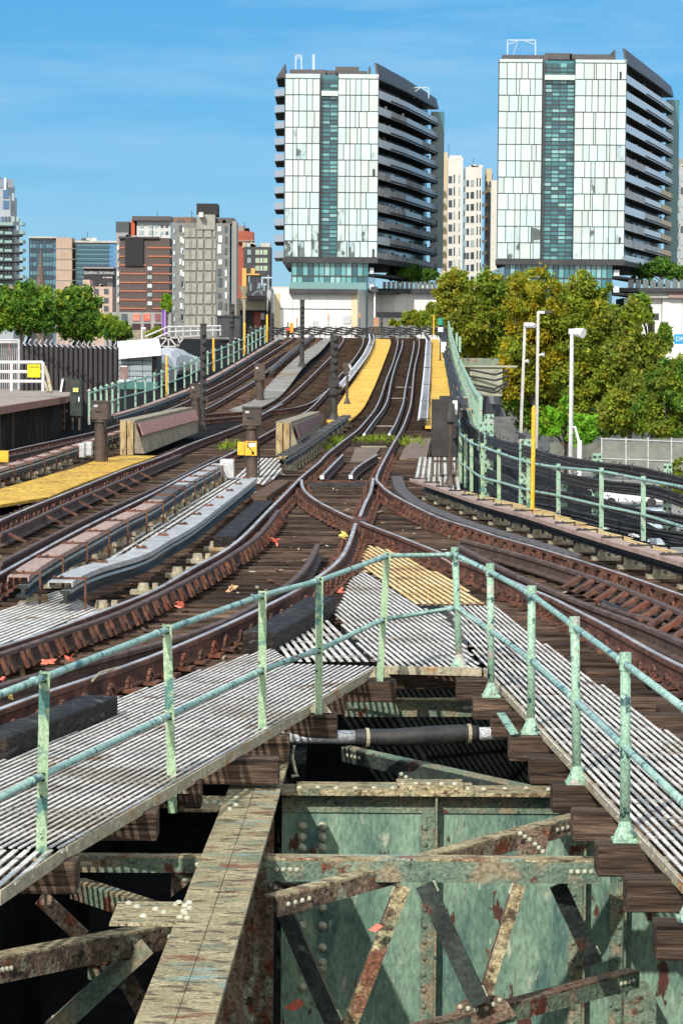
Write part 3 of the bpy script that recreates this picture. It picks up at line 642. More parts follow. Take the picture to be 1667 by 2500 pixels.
# u top, v top, u base, v base, depth of the base, left kind
POSTS = [(-190, 1752, -205, 2372, 11.2, 1), (110, 1640, 100, 2168, 12.72, 1), (408, 1525, 422, 1985, 15.08, 1), (641, 1443, 640, 1845, 17.0, 1), (780, 1408, 777, 1780, 18.02, 1), (945, 1348, 925, 1690, 19.92, 1),
         (1110, 1338, 1120, 1628, 20.5, 0), (1196, 1378, 1198, 1700, 19.0, 0), (1297, 1432, 1295, 1790, 17.1, 0), (1402, 1508, 1407, 1912, 15.2, 0), (1526, 1596, 1524, 2052, 13.35, 0), (1693, 1718, 1688, 2245, 11.5, 0)]
tops = []; mids = []
for i, (u0, v0, u1, v1, D, lf) in enumerate(POSTS):
    a = PD(u0, v0, D); b = PD(u1, v1, D); mb = MB()
    if lf:
        mb.bar(b, a, .056, .008, up=(0, -1, 0)); mb.bar(b, a, .007, .05, up=(0, -1, 0), ow=-.0245, oh=-.029)
        po = mb.build('post', m_post, tR)
        g = MB(); z = b.z + .12
        k = len(g.v); x0 = b.x + .028
        for yy in (D + .008, D + .02):
            g.v += [Vector((x0, yy, z)), Vector((x0 + .07, yy, z)), Vector((x0, yy, z + .1)), Vector((b.x - .028, yy, z)), Vector((b.x - .085, yy, z)), Vector((b.x - .028, yy, z + .08))]
        g.f += [(k, k + 1, k + 2), (k + 3, k + 5, k + 4), (k + 6, k + 8, k + 7), (k + 9, k + 10, k + 11), (k, k + 6, k + 7, k + 1), (k + 1, k + 7, k + 8, k + 2), (k + 3, k + 4, k + 10, k + 9), (k + 4, k + 5, k + 11, k + 10)]; g.m += [0] * 8
        g.build('post_bracket', m_insul, po)
        bm_ = MB()
        for f in (.985, .955, .53, .5):
            c = b.lerp(a, f); bm_.bar(c + Vector((-.024, -.006, 0)), c + Vector((.012, -.012, .002)), .01, .01)
        bm_.build('bolt', m_dark, po)
        tops.append(b.lerp(a, .972)); mids.append(b.lerp(a, .518))
    else:
        mb.tube([b + Vector((0, 0, .05)), a], .029, 10)
        po = mb.build('post', m_post2, tR, smooth=True)
        g = MB(); g.box(b.x - .07, D - .06, b.z - .004, b.x + .07, D + .06, b.z + .012)
        g.tube([b + Vector((0, 0, .012)), b + Vector((0, 0, .03)), b + Vector((0, 0, .075)), b + Vector((0, 0, .11))], [.064, .06, .04, .03], 8)
        for sx in (-1, 1): g.dome((b.x + .055 * sx, D - .045, b.z + .012), .012, (0, 0, 1))
        g.build('base_flange', m_post2, po)
        g = MB(); g.tube([a - Vector((0, 0, .09)), a + Vector((0, 0, .006))], .034, 10); g.tube([b.lerp(a, .47), b.lerp(a, .53)], .034, 10); g.build('pipe_fitting', m_post2, po)
        tops.append(b.lerp(a, .945)); mids.append(b.lerp(a, .5))
def railpipe(P, name):
    mb = MB(); Q = []
    for i, p in enumerate(P): Q.append(p + Vector((.0, .03 if POSTS[i][5] else 0, 0)))
    mb.tube(Q, .02, 10)
    for a, b in zip(Q, Q[1:]):
        c = a.lerp(b, .9); d = (b - a).normalized(); mb.tube([c - d * .03, c + d * .03], .025, 10)
    o = mb.build(name, m_pipe, tR, smooth=True)
railpipe(tops, 'top_pipe'); railpipe(mids, 'middle_pipe')

# ================================================================== STEEL BELOW THE GAP
def rivets(mb, p, q, n, r=.018, nrm=(0, -1, 0), m=0):
    p = Vector(p); q = Vector(q)
    for i in range(n): mb.dome(p.lerp(q, (i + .5) / n), r, nrm, m)
# long girder with the peeling tan flange
gl = thing('plate_girder', 'long girder with peeling tan riveted top flange running towards the camera', 'girder', (-.6, 13, -.2))
def fx(y): return -.556 - (16.2 - y) * .0247
mb = MB()
ys = [7.5, 9.3, 11.2, 12.95, 14.6, 16.0, 17.2]
for k, (a, b) in enumerate(zip(ys, ys[1:])):
    for s_ in (-1, 1):
        x0, x1 = (-.172, -.002) if s_ < 0 else (.002, .172)
        dz = 0.004 * (k % 2)
        mb.hexa([(fx(a) + x0, a + .003, -.235), (fx(a) + x1, a + .003, -.235), (fx(b) + x1, b - .003, -.235), (fx(b) + x0, b - .003, -.235),
                 (fx(a) + x0, a + .003, -.21 + dz), (fx(a) + x1, a + .003, -.21 + dz), (fx(b) + x1, b - .003, -.21 + dz), (fx(b) + x0, b - .003, -.21 + dz)])
mb.build('top_flange', m_tan, gl)
mb = MB()
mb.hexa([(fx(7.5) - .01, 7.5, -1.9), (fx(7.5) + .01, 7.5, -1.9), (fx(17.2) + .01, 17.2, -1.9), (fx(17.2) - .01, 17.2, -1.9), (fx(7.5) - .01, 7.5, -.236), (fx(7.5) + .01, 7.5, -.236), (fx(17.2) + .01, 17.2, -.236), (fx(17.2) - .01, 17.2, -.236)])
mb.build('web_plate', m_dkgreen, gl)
for y in (9.5, 10.6, 11.5, 12.4, 13.0, 13.9, 14.4, 15.2, 16.1):
    mb = MB(); mb.box(fx(y) + .011, y - .05, -1.9, fx(y) + .13, y - .035, -.24); mb.box(fx(y) + .0111, y - .035, -1.9, fx(y) + .03, y + .06, -.24); mb.build('stiffener', m_brown, gl)
for y in (14.4, 16.1): MB().box(fx(y) - .13, y - .05, -1.9, fx(y) - .011, y - .035, -.24).build('stiffener', m_brown, gl)
mb = MB()
for u, v in ((437, 2200), (452, 2208), (462, 2200), (448, 2220), (464, 2214), (440, 2236), (458, 2238), (452, 2226), (566, 1958), (578, 1944), (560, 1972), (576, 1962)):
    p = PZ(u, v, -.2); mb.dome((p.x, p.y, -.21), .02, (0, 0, 1))
mb.build('rivet', m_rivet, gl)
mb = MB(); p = PZ(540, 2490, -.24); mb.box(p.x - .06, p.y - .01, -.62, p.x + .04, p.y, -.36)
tag(mb.build('paper_label', m_white), 'small blank white plate on the girder side at the bottom edge', 'plate')
for v, d_, lab in ((2228, 1, 'rusty gusset plate on the left of the tan flange, with pale rivets'), (1960, 1, 'small gusset plate left of the tan flange under the walkway')):
    p = PZ(430 if v > 2000 else 545, v, -.222); mb = MB(); mb.box(p.x - .32, p.y - .25, -.236, p.x + .03, p.y + .25, -.222)
    for k in range(6): mb.dome((p.x - .26 + .05 * k, p.y + random.uniform(-.2, .2), -.222), .02, (0, 0, 1), 1)
    tag(mb.build('gusset_plate', [m_tan, m_rivet]), lab, 'steel plate', 'gusset plates')

# cross girder
YG = 17.0; ZT = -.37
cg = thing('plate_girder', 'green riveted cross girder with flaking paint under the railing gap', 'girder', (1, YG, -1.2))
mbweb = MB(); mbweb.box(-.40, YG, -2.6, 3.6, YG + .02, ZT - .03)
mbfl = mb = MB(); mb.box(-.40, YG - .15, ZT - .024, 3.6, YG + .17, ZT); mb.box(-.30, YG - .145, ZT + .001, .93, YG + .165, ZT + .018); mb.box(.40, YG - .13, ZT + .019, .86, YG + .15, ZT + .045)
mb = MB(); mb.box(-.399, YG - .018, ZT - .165, .585, YG - .001, ZT - .025); mb.box(.68, YG - .018, ZT - .165, 3.6, YG - .001, ZT - .025)
mb.build('flange_angle', m_green2, cg)
for x in (.63, 1.665, 1.95):
    mb = MB(); mb.box(x - .055, YG - .02, -2.6, x + .05, YG - .001, ZT - .026); mb.box(x + .035, YG - .13, -2.6, x + .05, YG - .02, ZT - .026); mb.build('stiffener', m_green2, cg)
for x in [(-.30 + .19 * k) for k in range(5)] + [.74 + .19 * k for k in range(8)]: mbweb.dome((x, YG - .019, ZT - .095), .021, m=1)
for x in (.60, 1.64, 1.96):
    for k in range(17): mbweb.dome((x, YG - .021, ZT - .27 - .115 * k), .02, m=1)
for x in [(-.28 + .13 * k) for k in range(10)] + [1.0 + .15 * k for k in range(4)]: mbfl.dome((x, YG - .1 + random.uniform(0, .06), ZT + .018), .02, (0, 0, 1), 1)
for k in range(5): mbfl.dome((.44 + .09 * k, YG - .06, ZT + .046), .02, (0, 0, 1), 1)
for u in (738, 787):
    for v in (2018, 2045, 2072, 2190, 2218, 2262, 2315, 2352, 2365, 2412):
        p = PD(u, v, YG - .02); mbweb.dome((p.x, YG - .001, p.z), .033, m=2, n=8); mbweb.dome((p.x, YG - .02, p.z), .017, m=2, n=6)
mbweb.build('web_plate', [m_green, m_green2, m_rivet], cg); mbfl.build('top_flange', [m_tan, m_rivet], cg)
# the column plate on its right, shaped like a cut corner tab
a = PD(1522, 2500, 16.7); b = PD(1602, 2398, 16.7); mb = MB(); k = 0
zz = b.z; x0, x1 = a.x, b.x; c = .07
pts = [(x0, -2.5), (x1, -2.5), (x1, zz - .13), (x1 - c, zz), (x0 + c, zz), (x0, zz - .13)]
n0 = len(mb.v)
for yy in (16.7, 16.73): mb.v += [Vector((x, yy, z)) for x, z in pts]
mb.f += [tuple(range(n0, n0 + 6)), tuple(range(n0 + 6, n0 + 12))[::-1]] + [(n0 + i, n0 + (i + 1) % 6, n0 + 6 + (i + 1) % 6, n0 + 6 + i) for i in range(6)]; mb.m += [0] * 8
for k in range(6): mb.dome(((x0 + x1) / 2, 16.7, zz - .1 - .09 * k), .022)
tag(mb.build('gusset_plate', m_green2), 'six sided green plate with a rivet row at the bottom right', 'steel plate', 'gusset plates')

# strut, lateral braces and sway frame
def member(label, u0, v0, D0, u1, v1, D1, leg=.12, mat=None, name='steel_brace', flip=1, t=.014, up=(0, 0, 1), rv=4, grp='steel braces under the gap', rvt=True):
    a = PD(u0, v0, D0); b = PD(u1, v1, D1); o = thing(name, label, 'steel brace', tuple(a), grp)
    mat = mat or m_brown; d = (b - a).normalized(); u = Vector(up); s_ = d.cross(u).normalized(); u = s_.cross(d)
    mb = MB(); mb.bar(a, b, leg, t, 0, up); mb.build('outer_leg', mat if not isinstance(mat, list) else mat[0], o)
    mb = MB(); mb.bar(a, b, t, leg, 0, up, ow=flip * (leg / 2 - t / 2), oh=-leg / 2 - t / 2 - .001); mb.build('inner_leg', mat if not isinstance(mat, list) else mat[1], o)
    if rv:
        mb = MB()
        for k in range(rv):
            for e in (.03 + .02 * k, .97 - .02 * k):
                p = a.lerp(b, e); mb.dome(p + s_ * (flip * leg / 2) - u * (leg * .5), .016, s_ * flip)
        mb.build('rivet', m_rivet if rvt else m_green2, o)
    return o
member('horizontal green strut with a pale flaking top edge in front of the cross girder', 652, 2092, 14.4, 1465, 2098, 14.4, .125, [m_tan, m_green2], flip=1)
member('green strut left of the long girder under the walkway', 192, 2088, 14.4, 512, 2090, 14.4, .085, [m_tan, m_green2], flip=1)
member('slanting brown brace rising from the strut to the sleeper at right', 662, 2190, 13.7, 1402, 1990, 16.0, .1, [m_tan, m_brown], flip=1)
member('long thin brace crossing the black void behind the hose', 845, 1824, 19.0, 1365, 1938, 17.4, .1, [m_green2, m_dkgreen], flip=1)
member('far green strut under the timber header', 842, 1708, 20.9, 1160, 1708, 20.9, .13, [m_tan, m_green2], flip=1)
member('thick tan brace at the bottom left joining the long girder', -40, 2340, 12.2, 432, 2250, 13.6, .12, [m_tan, m_brown], flip=1)
member('thin brace slanting under the left walkway', 190, 2148, 14.6, 388, 2212, 13.8, .1, [m_tan, m_green2], flip=1)
UPY = (0, -1, 0)
member('dark diagonal of the sway frame at the left, beside the long girder', 684, 2206, 14.3, 818, 2510, 14.3, .095, [m_dkgreen, m_brown], up=UPY, flip=-1)
member('tan diagonal of the sway frame left of the middle, over the peeling patch', 985, 2162, 14.35, 852, 2510, 14.35, .085, [m_tan, m_brown], up=UPY)
member('dark green diagonal of the sway frame right of the middle', 1035, 2160, 14.2, 1171, 2452, 14.2, .105, [m_dkgreen, m_green2], up=UPY, flip=-1)
member('thin tan diagonal meeting the dark green one at the bottom', 1268, 2160, 14.3, 1180, 2445, 14.3, .07, [m_tan, m_brown], up=UPY)
member('dark diagonal at the right end of the sway frame', 1360, 2160, 14.5, 1450, 2352, 14.8, .1, [m_dkgreen, m_green2], up=UPY, flip=-1)
member('low rusty brace rising to the right near the bottom edge', 1000, 2510, 14.0, 1545, 2368, 15.6, .1, [m_brown, m_green2])
member('green diagonal at the bottom left below the thick tan brace', 360, 2310, 13.2, 130, 2520, 12.9, .1, [m_green2, m_green2], up=UPY, flip=1)
member('short rusty diagonal under the thick tan brace', 300, 2375, 13.3, 360, 2480, 13.3, .1, [m_brown, m_brown], up=UPY)
member('grey diagonal dropping from the sleeper end at lower left', 100, 2190, 13.4, 205, 2290, 13.2, .09, [m_brown, m_brown], up=UPY)
for lab, pts, D, mt in (('rusty triangular gusset between the strut and the long girder', [(652, 2155), (652, 2215), (700, 2180), (770, 2160)], 14.39, m_brown),
                        ('gusset plate where the two lower diagonals meet', [(1110, 2455), (1160, 2425), (1230, 2435), (1260, 2480), (1180, 2510), (1110, 2510)], 14.33, m_brown),
                        ('small rusty plate hanging below the left strut', [(418, 2120), (418, 2190), (470, 2150), (480, 2120)], 14.43, m_brown),
                        ('riveted plate on the slanting brown brace, near its right end', [(1262, 2030), (1262, 2090), (1330, 2085), (1345, 2015)], 15.4, m_brown),
                        ('small plate under the thick tan brace at the bottom left', [(215, 2330), (215, 2390), (310, 2420), (310, 2345)], 13.25, m_green2),
                        ('dark plate standing behind the cross girder', [(972, 1885), (972, 1935), (1055, 1935), (1040, 1885)], 18.3, m_dkgreen)):
    P = [PD(u, v, D) for u, v in pts]; mb = MB(); n = len(P); k = 0
    mb.v += P + [p + Vector((0, .014, 0)) for p in P]
    mb.f += [tuple(range(n)), tuple(range(n, 2 * n))[::-1]] + [(i, (i + 1) % n, n + (i + 1) % n, n + i) for i in range(n)]; mb.m += [0] * (n + 2)
    cx = sum(P, Vector((0, 0, 0))) / n
    for e in (-.3, 0, .3):
        for q in (P[0], P[2]): mb.dome(cx.lerp(q, .5 + e) - Vector((0, .001, 0)), .017, m=1)
    tag(mb.build('gusset_plate', [mt, m_rivet]), lab, 'steel plate', 'gusset plates')
# timber header across the gap, stringers in the dark, far girder
tag(MB().hexa([PD(942, 1683, 20.55), PD(1192, 1683, 20.55), PD(1192, 1683, 20.8), PD(942, 1683, 20.8)] + [PZ(942, 1640, 0.0) , PZ(1192, 1640, 0.0), PZ(1192, 1634, 0.0), PZ(942, 1634, 0.0)]).build('timber_header', m_tie2, None, bevel=.01), 'brown timber header across the end of the gap under the centre grating', 'timber')
def stringer(label, x, y0, y1, zt, h=1.2, mat=m_voidsteel, t=.22):  # added partly to darken the void; default colour carries the shade
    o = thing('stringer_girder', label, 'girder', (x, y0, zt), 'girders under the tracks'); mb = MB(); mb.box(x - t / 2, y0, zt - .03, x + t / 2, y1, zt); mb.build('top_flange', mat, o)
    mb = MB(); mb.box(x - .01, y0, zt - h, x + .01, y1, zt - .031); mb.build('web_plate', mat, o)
    y = y0 + .5
    while y < y1:
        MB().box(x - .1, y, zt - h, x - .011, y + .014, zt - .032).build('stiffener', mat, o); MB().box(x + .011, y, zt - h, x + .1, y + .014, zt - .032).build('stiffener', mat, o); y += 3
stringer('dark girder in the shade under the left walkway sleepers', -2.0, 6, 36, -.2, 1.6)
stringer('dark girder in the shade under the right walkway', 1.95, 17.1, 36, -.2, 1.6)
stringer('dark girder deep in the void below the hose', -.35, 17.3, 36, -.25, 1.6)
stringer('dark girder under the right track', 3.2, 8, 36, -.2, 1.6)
cgf = MB(); cgf.box(-2.5, 23, -2.2, 3.2, 23.03, -.22); tag(cgf.build('far_cross_girder', m_voidsteel), 'dark far cross girder closing the void under the header', 'girder')

# hose with black sleeve
th_ = thing('pipe_conduit', 'silver wrapped conduit with a black rubber sleeve lying across the gap', 'pipe', (0, 18, 0))
def hp(u, v): return PD(u, v, 18.0 + (u - 680) * .0004)
m_foil = M('silver_wrap', (0.42, 0.43, 0.43), (0.8, 0.8, 0.8), 22, 0.3, 0.6, bump=0.6, stretch=(1, 3, 3))
MB().tube([hp(655, 1797), hp(760, 1799), hp(872, 1800)], .052, 14).build('silver_wrap', m_foil, th_, smooth=True)
MB().tube([hp(1150, 1792), hp(1200, 1791), hp(1300, 1790)], .05, 14).build('silver_wrap', m_foil, th_, smooth=True)
MB().tube([hp(866, 1800), hp(874, 1800), hp(960, 1801), hp(1040, 1796), hp(1120, 1791), hp(1158, 1791), hp(1166, 1791)], [.056, .062, .066, .07, .068, .062, .056], 14).build('rubber_sleeve', M('black_rubber', (0.016, 0.015, 0.015), (0.035, 0.032, 0.03), 7, 0.6), th_, smooth=True)
for u, v in ((896, 1801), (1144, 1791)):
    MB().tube([hp(u - 4, v), hp(u + 4, v)], .073, 14).build('hose_clamp', m_insul, th_)
mb = MB(); q = [PZ(1222, 1742, .03), PZ(1255, 1792, .03)]; mb.bar(q[0], q[1], .06, .012); tag(mb.build('steel_strap', m_post2), 'loose pale green strap lying beside a railing base at right', 'strap')
mb = MB(); mb.tube([PD(718, 1820, 17.2), PD(714, 1850, 17.2), PD(722, 1885, 17.2), PD(728, 1893, 17.2), PD(712, 1895, 17.2)], .012, 6); tag(mb.build('rope_end', m_rivet), 'frayed rope end hanging beside the tan flange top', 'rope')

# leaves of orange and red tape, and small finds
m_leafo = M('orange_leaf', (0.75, 0.12, 0.06), (0.85, 0.25, 0.17), 20, 0.6)
m_yel = M('yellow_rag', (0.78, 0.62, 0.12), (0.85, 0.75, 0.25), 20, 0.6)
def leaf(label, u, v, z, s, mat, name='fallen_leaf', cat='leaf', n=4, grp=None):
    p = G(u, v, z); mb = MB()
    for k in range(n):
        c = p + Vector((random.uniform(-s, s) * .8, random.uniform(-s, s) * .4, .01 + random.uniform(0, s * 1.1)))
        an = random.uniform(0, 6.28); d = Vector((math.cos(an), math.sin(an) * .5, random.uniform(-.4, .9))).normalized() * s; e = Vector((-math.sin(an), random.uniform(-.5, .5), .8)).normalized() * s * .45
        nn = d.cross(e).normalized() * .003
        mb.hexa([c - d - nn, c - e - nn, c + d - nn, c + e - nn, c - d + nn, c - e + nn, c + d + nn, c + e + nn])
    tag(mb.build(name, mat), label, cat, grp)
for l_, u, v, s in (('large pink leaf standing between the rails above the third post', 443, 1488, .05), ('red leaf on the guard rail braces left of the middle', 632, 1318, .06), ('orange leaf on the sleepers right of the red one', 676, 1330, .06),
                    ('small orange leaf beside the end of the black timber block', 560, 1338, .03), ('red leaf above the leftmost railing post', 118, 1622, .045), ('pink red leaf just left of the top pipe at left', 172, 1612, .04),
                    ('red leaf beside the end of the tarred timber', 828, 1447, .04), ('pink leaf at the edge of the left walkway', 325, 1672, .025), ('tiny orange leaf beside the left rail at the far left', 10, 1665, .03)):
    leaf(l_, u, v, .02, s, m_leafo, grp='orange and red leaves')
leaf('yellow rag stuck to the rail beyond the frog', 838, 1318, .1, .07, m_yel, 'rag', 'rag')
leaf('yellow leaf under the top pipe at the left edge', 22, 1705, .1, .04, m_yel)
leaf('pale orange leaf on the sleepers behind the third post', 566, 1445, .0, .05, M('pale_leaf', (0.7, 0.4, 0.2)))
for lab, u, v, D, s in (('red leaf caught on the tan diagonal of the sway frame', 917, 2264, 14.2, .04), ('dark red leaf on the ledge at the bottom edge', 720, 2452, 14.6, .06)):
    p = PD(u, v, D); mb = MB(); mb.hexa([p + Vector(q) * s for q in ((-1, 0, -.4), (0, -.2, -.7), (1, .1, .1), (.2, 0, .2), (-1, .05, -.35), (0, -.15, -.6), (1, .15, .2), (.2, .05, .6))]); tag(mb.build('fallen_leaf', m_leafo), lab, 'leaf', 'orange and red leaves')

# ================================================================== SIGNALS, CABINETS, BUMPERS
def boxd(mb, u0, v0, u1, v1, D, dep, m=0, mt=None):
    a = PD(u0, v1, D); b = PD(u1, v0, D); return mb.box(a.x, D, a.z, b.x, D + dep, b.z, m, mt)
def cyl(mb, u, v0, v1, D, r, m=0, n=10): a = PD(u, v1, D); b = PD(u, v0, D); return mb.tube([(a.x, D, a.z), (a.x, D, b.z)], r, n, m)
def base(u, v, off=.05): return G(u, v, off)
# brown case signals
def case_signal(label, u, vb, vt, hw, hh, pw, off=.05, mat=m_signal):
    p = base(u, vb, off); D = p.y; k = D / F; t = thing('signal_case', label, 'signal', tuple(p), 'railway signals')
    zt = PD(u, vt, D).z; x = p.x; W = hw * k / 2; P = pw * k / 2
    mb = MB(); mb.box(x - W, D - W, zt - hh * k, x + W, D + W, zt); mb.box(x - W - .015, D - W - .015, zt - .02, x + W + .015, D + W + .015, zt + .02); mb.build('case', mat, t, bevel=.01)
    mb = MB(); mb.box(x - W * .55, D - W - .03, zt - hh * k * .55, x + W * .1, D - W - .001, zt - hh * k * .5); mb.build('handle', m_dark, t)
    mb = MB(); mb.tube([(x + P + .025, D - .02, p.z), (x + P + .03, D - .02, (p.z + zt) / 2 - .2), (x + P * .6 + .02, D - P - .02, zt - hh * k)], .022, 6); mb.build('conduit', m_dark, t)
    mb = MB()
    for fz in (.2, .8): mb.box(x + W - .03, D - W - .025, zt - hh * k * fz - .04, x + W + .012, D - W + .02, zt - hh * k * fz + .04)
    mb.build('hinge', m_dark, t)
    mb = MB(); mb.box(x - W * .7, D - W - .006, zt - hh * k * .3, x - W * .25, D - W + .002, zt - hh * k * .18); mb.build('number_plate', m_grey, t)
    mb = MB(); mb.tube([(x, D, p.z), (x, D, zt - hh * k)], P, 16); mb.tube([(x, D, zt - hh * k - .06), (x, D, zt - hh * k)], W * .95, 16); mb.build('post', mat, t, smooth=False)
    return t, p, D, x, zt
case_signal('brown signal case on a round post standing on the mustard yellow mat', 246, 1126, 980, 41, 44, 29)
t, p, D, x, zt = case_signal('brown signal case carrying two yellow arrow plates', 615, 1166, 995, 45, 44, 29)
mb = MB(); boxd(mb, 598, 1077, 627, 1112, D - .16, .02); mb.build('yellow_plate', m_ypaint, t)
mb = MB(); boxd(mb, 580, 1079, 597, 1111, D - .08, .02); mb.build('yellow_plate', m_ypaint, t)
mb = MB(); Dp = D - .165
for a, b in (((607, 1083), (604, 1091)), ((604, 1091), (611, 1095)), ((611, 1095), (616, 1103)), ((616, 1103), (619, 1109))):
    mb.bar(PD(*a, Dp), PD(*b, Dp), .006, .017, up=(1, 0, .3))
pa = PD(618, 1106, Dp); mb.box(pa.x - .03, Dp - .003, pa.z - .03, pa.x + .022, Dp + .003, pa.z + .03); boxd(mb, 602, 1079, 624, 1080.5, Dp, .006)
mb.build('arrow_mark', m_dark, t)
mb = MB(); q = [(608, 1081.5), (624, 1081.5), (624, 1090), (614, 1092), (607, 1089)]; n = len(q); mb.v += [PD(a, b, Dp - .002) for a, b in q]; mb.f.append(tuple(range(n))); mb.m.append(0); mb.build('reflector_patch', m_white, t)
case_signal('rusty signal case beyond the first bumper block, beside the tall black mast', 478, 1046, 938, 27, 33, 20)
case_signal('brown signal case on the grey strip between the left tracks', 634, 976, 889, 26, 38, 19, .12)
# tall masts with lamp housings
def mast(label, u, vb, vt, w, heads, off=.05, lamps=(), off_box=None, mat=m_dark, postw=None):
    p = base(u, vb, off); D = p.y; k = D / F; zt = PD(u, vt, D).z; t = thing('signal_mast', label, 'signal', tuple(p), 'railway signals')
    r = (postw or w * .45) * k / 2; x = p.x
    mb = MB(); mb.tube([(x, D, p.z), (x, D, zt)], r, 10); mb.tube([(x, D, p.z), (x, D, p.z + .25)], [r * 2, r * 1.1], 8); mb.build('post', mat, t)
    for (a, b, ww) in heads:
        za = PD(u, a, D).z; zb = PD(u, b, D).z; W = ww * k / 2; mb = MB(); mb.box(x - W, D - W * .8, zb, x + W, D + W * .8, za); z = zb + .14
        mb.box(x - W - .02, D - W * .8 - .02, za - .02, x + W + .02, D + W * .8 + .02, za + .03)
        while z < za - .05:
            mb.tube([(x, D - W * .8, z), (x, D - W * .8 - .16, z)], W * .7, 8); z += .27
        mb.build('signal_head', mat, t)
    for (lu, lv, lc, em) in lamps:
        q = PD(lu, lv, D - .3); mb = MB(); mb.tube([(q.x, D - .32, q.z), (q.x, D - .22, q.z)], 3.4 * k, 10)
        m_ = M('lens', lc, rough=.2)
        if em: bs = m_.node_tree.nodes['Principled BSDF']; bs.inputs['Emission Color'].default_value = (*lc, 1); bs.inputs['Emission Strength'].default_value = em
        mb.build('signal_lens', m_, t)
    return t
mast('tall black signal mast between the bumper block and the left fence', 496, 1050, 792, 13, [(792, 985, 14)], .05, postw=10)
mast('tall black signal mast on the concrete strip, tallest against the pale wall', 737, 895, 733, 12, [(733, 838, 11)], .12, postw=11)
mast('thick black signal mast beside the yellow strip', 815, 1028, 820, 18, [(820, 908, 18), (922, 965, 25)], .05, postw=17)
mast('black signal mast standing behind the left fence near the dark container', 566, 886, 742, 13, [(745, 800, 13), (830, 886, 14)], .05, postw=10)
mast('short black signal mast by the far end of the left fence', 664, 832, 764, 10, [(768, 830, 10)], .05, postw=8)
mast('far signal with a red light at the crest of the ramp', 703, 826, 786, 6, [(800, 822, 9)], .05, lamps=((703, 804, (0.8, 0.03, 0.03), 1.5),))
mast('far black dwarf mast beside an orange case at the crest', 931, 826, 776, 5, [(778, 800, 5)], .05)
mast('signal with a green sign and white boxes beside the right yellow walkway', 1074, 880, 775, 6, [(775, 795, 8)], .15)
t = thing('dwarf_signal', 'small dwarf signal on a flared foot on the yellow strip', 'signal', tuple(base(847, 986)), 'railway signals'); p = base(847, 986, .1); D = p.y; k = D / F
mb = MB(); boxd(mb, 837, 885, 852, 914, D, .25); mb.build('signal_head', m_signal, t)
mb = MB(); a = PD(852, 889, D); b = PD(852, 918, D); mb.tube([(a.x, D, a.z), (b.x + .1, D, (a.z + b.z) / 2), (b.x, D, b.z)], .06, 6); mb.build('side_plate', m_grey, t)
mb = MB(); cyl(mb, 847, 912, 986, D + .1, 3 * k); mb.tube([p, p + Vector((0, 0, .25))], [9 * k, 3 * k], 8); mb.build('post', m_signal, t)
D = base(922, 822).y; mb = MB(); boxd(mb, 912, 775, 924, 812, D, .4); boxd(mb, 911, 797, 932, 815, D - .1, .3, 1)
tag(mb.build('track_case', [M('orange_case', (0.42, 0.2, 0.1), (0.5, 0.28, 0.16), 3), m_signal]), 'small orange case on a brown box at the crest of the main track', 'case')
D = base(711, 822).y; mb = MB(); boxd(mb, 707, 788, 716, 812, D + 2, .3); tag(mb.build('track_case', M('amber_case', (0.75, 0.32, 0.03))), 'small amber case beside the far red signal', 'case')
D = base(1074, 880, .15).y; mb = MB(); boxd(mb, 1069, 777, 1079, 793, D - .45, .1); tag(mb.build('green_sign', M('teal_sign', (0.01, 0.30, 0.20), rough=.4)), 'small green sign at the top of the right yellow walkway', 'sign')
for lab, a, b, c, d in (('white box just under the green sign', 1069, 799, 1081, 810), ('larger white box beside the stepped yellow walkway', 1076, 835, 1089, 860)):
    mb = MB(); boxd(mb, a, b, c, d, D - .5, .25); tag(mb.build('utility_box', m_white), lab, 'box', 'white boxes by the right walkway')
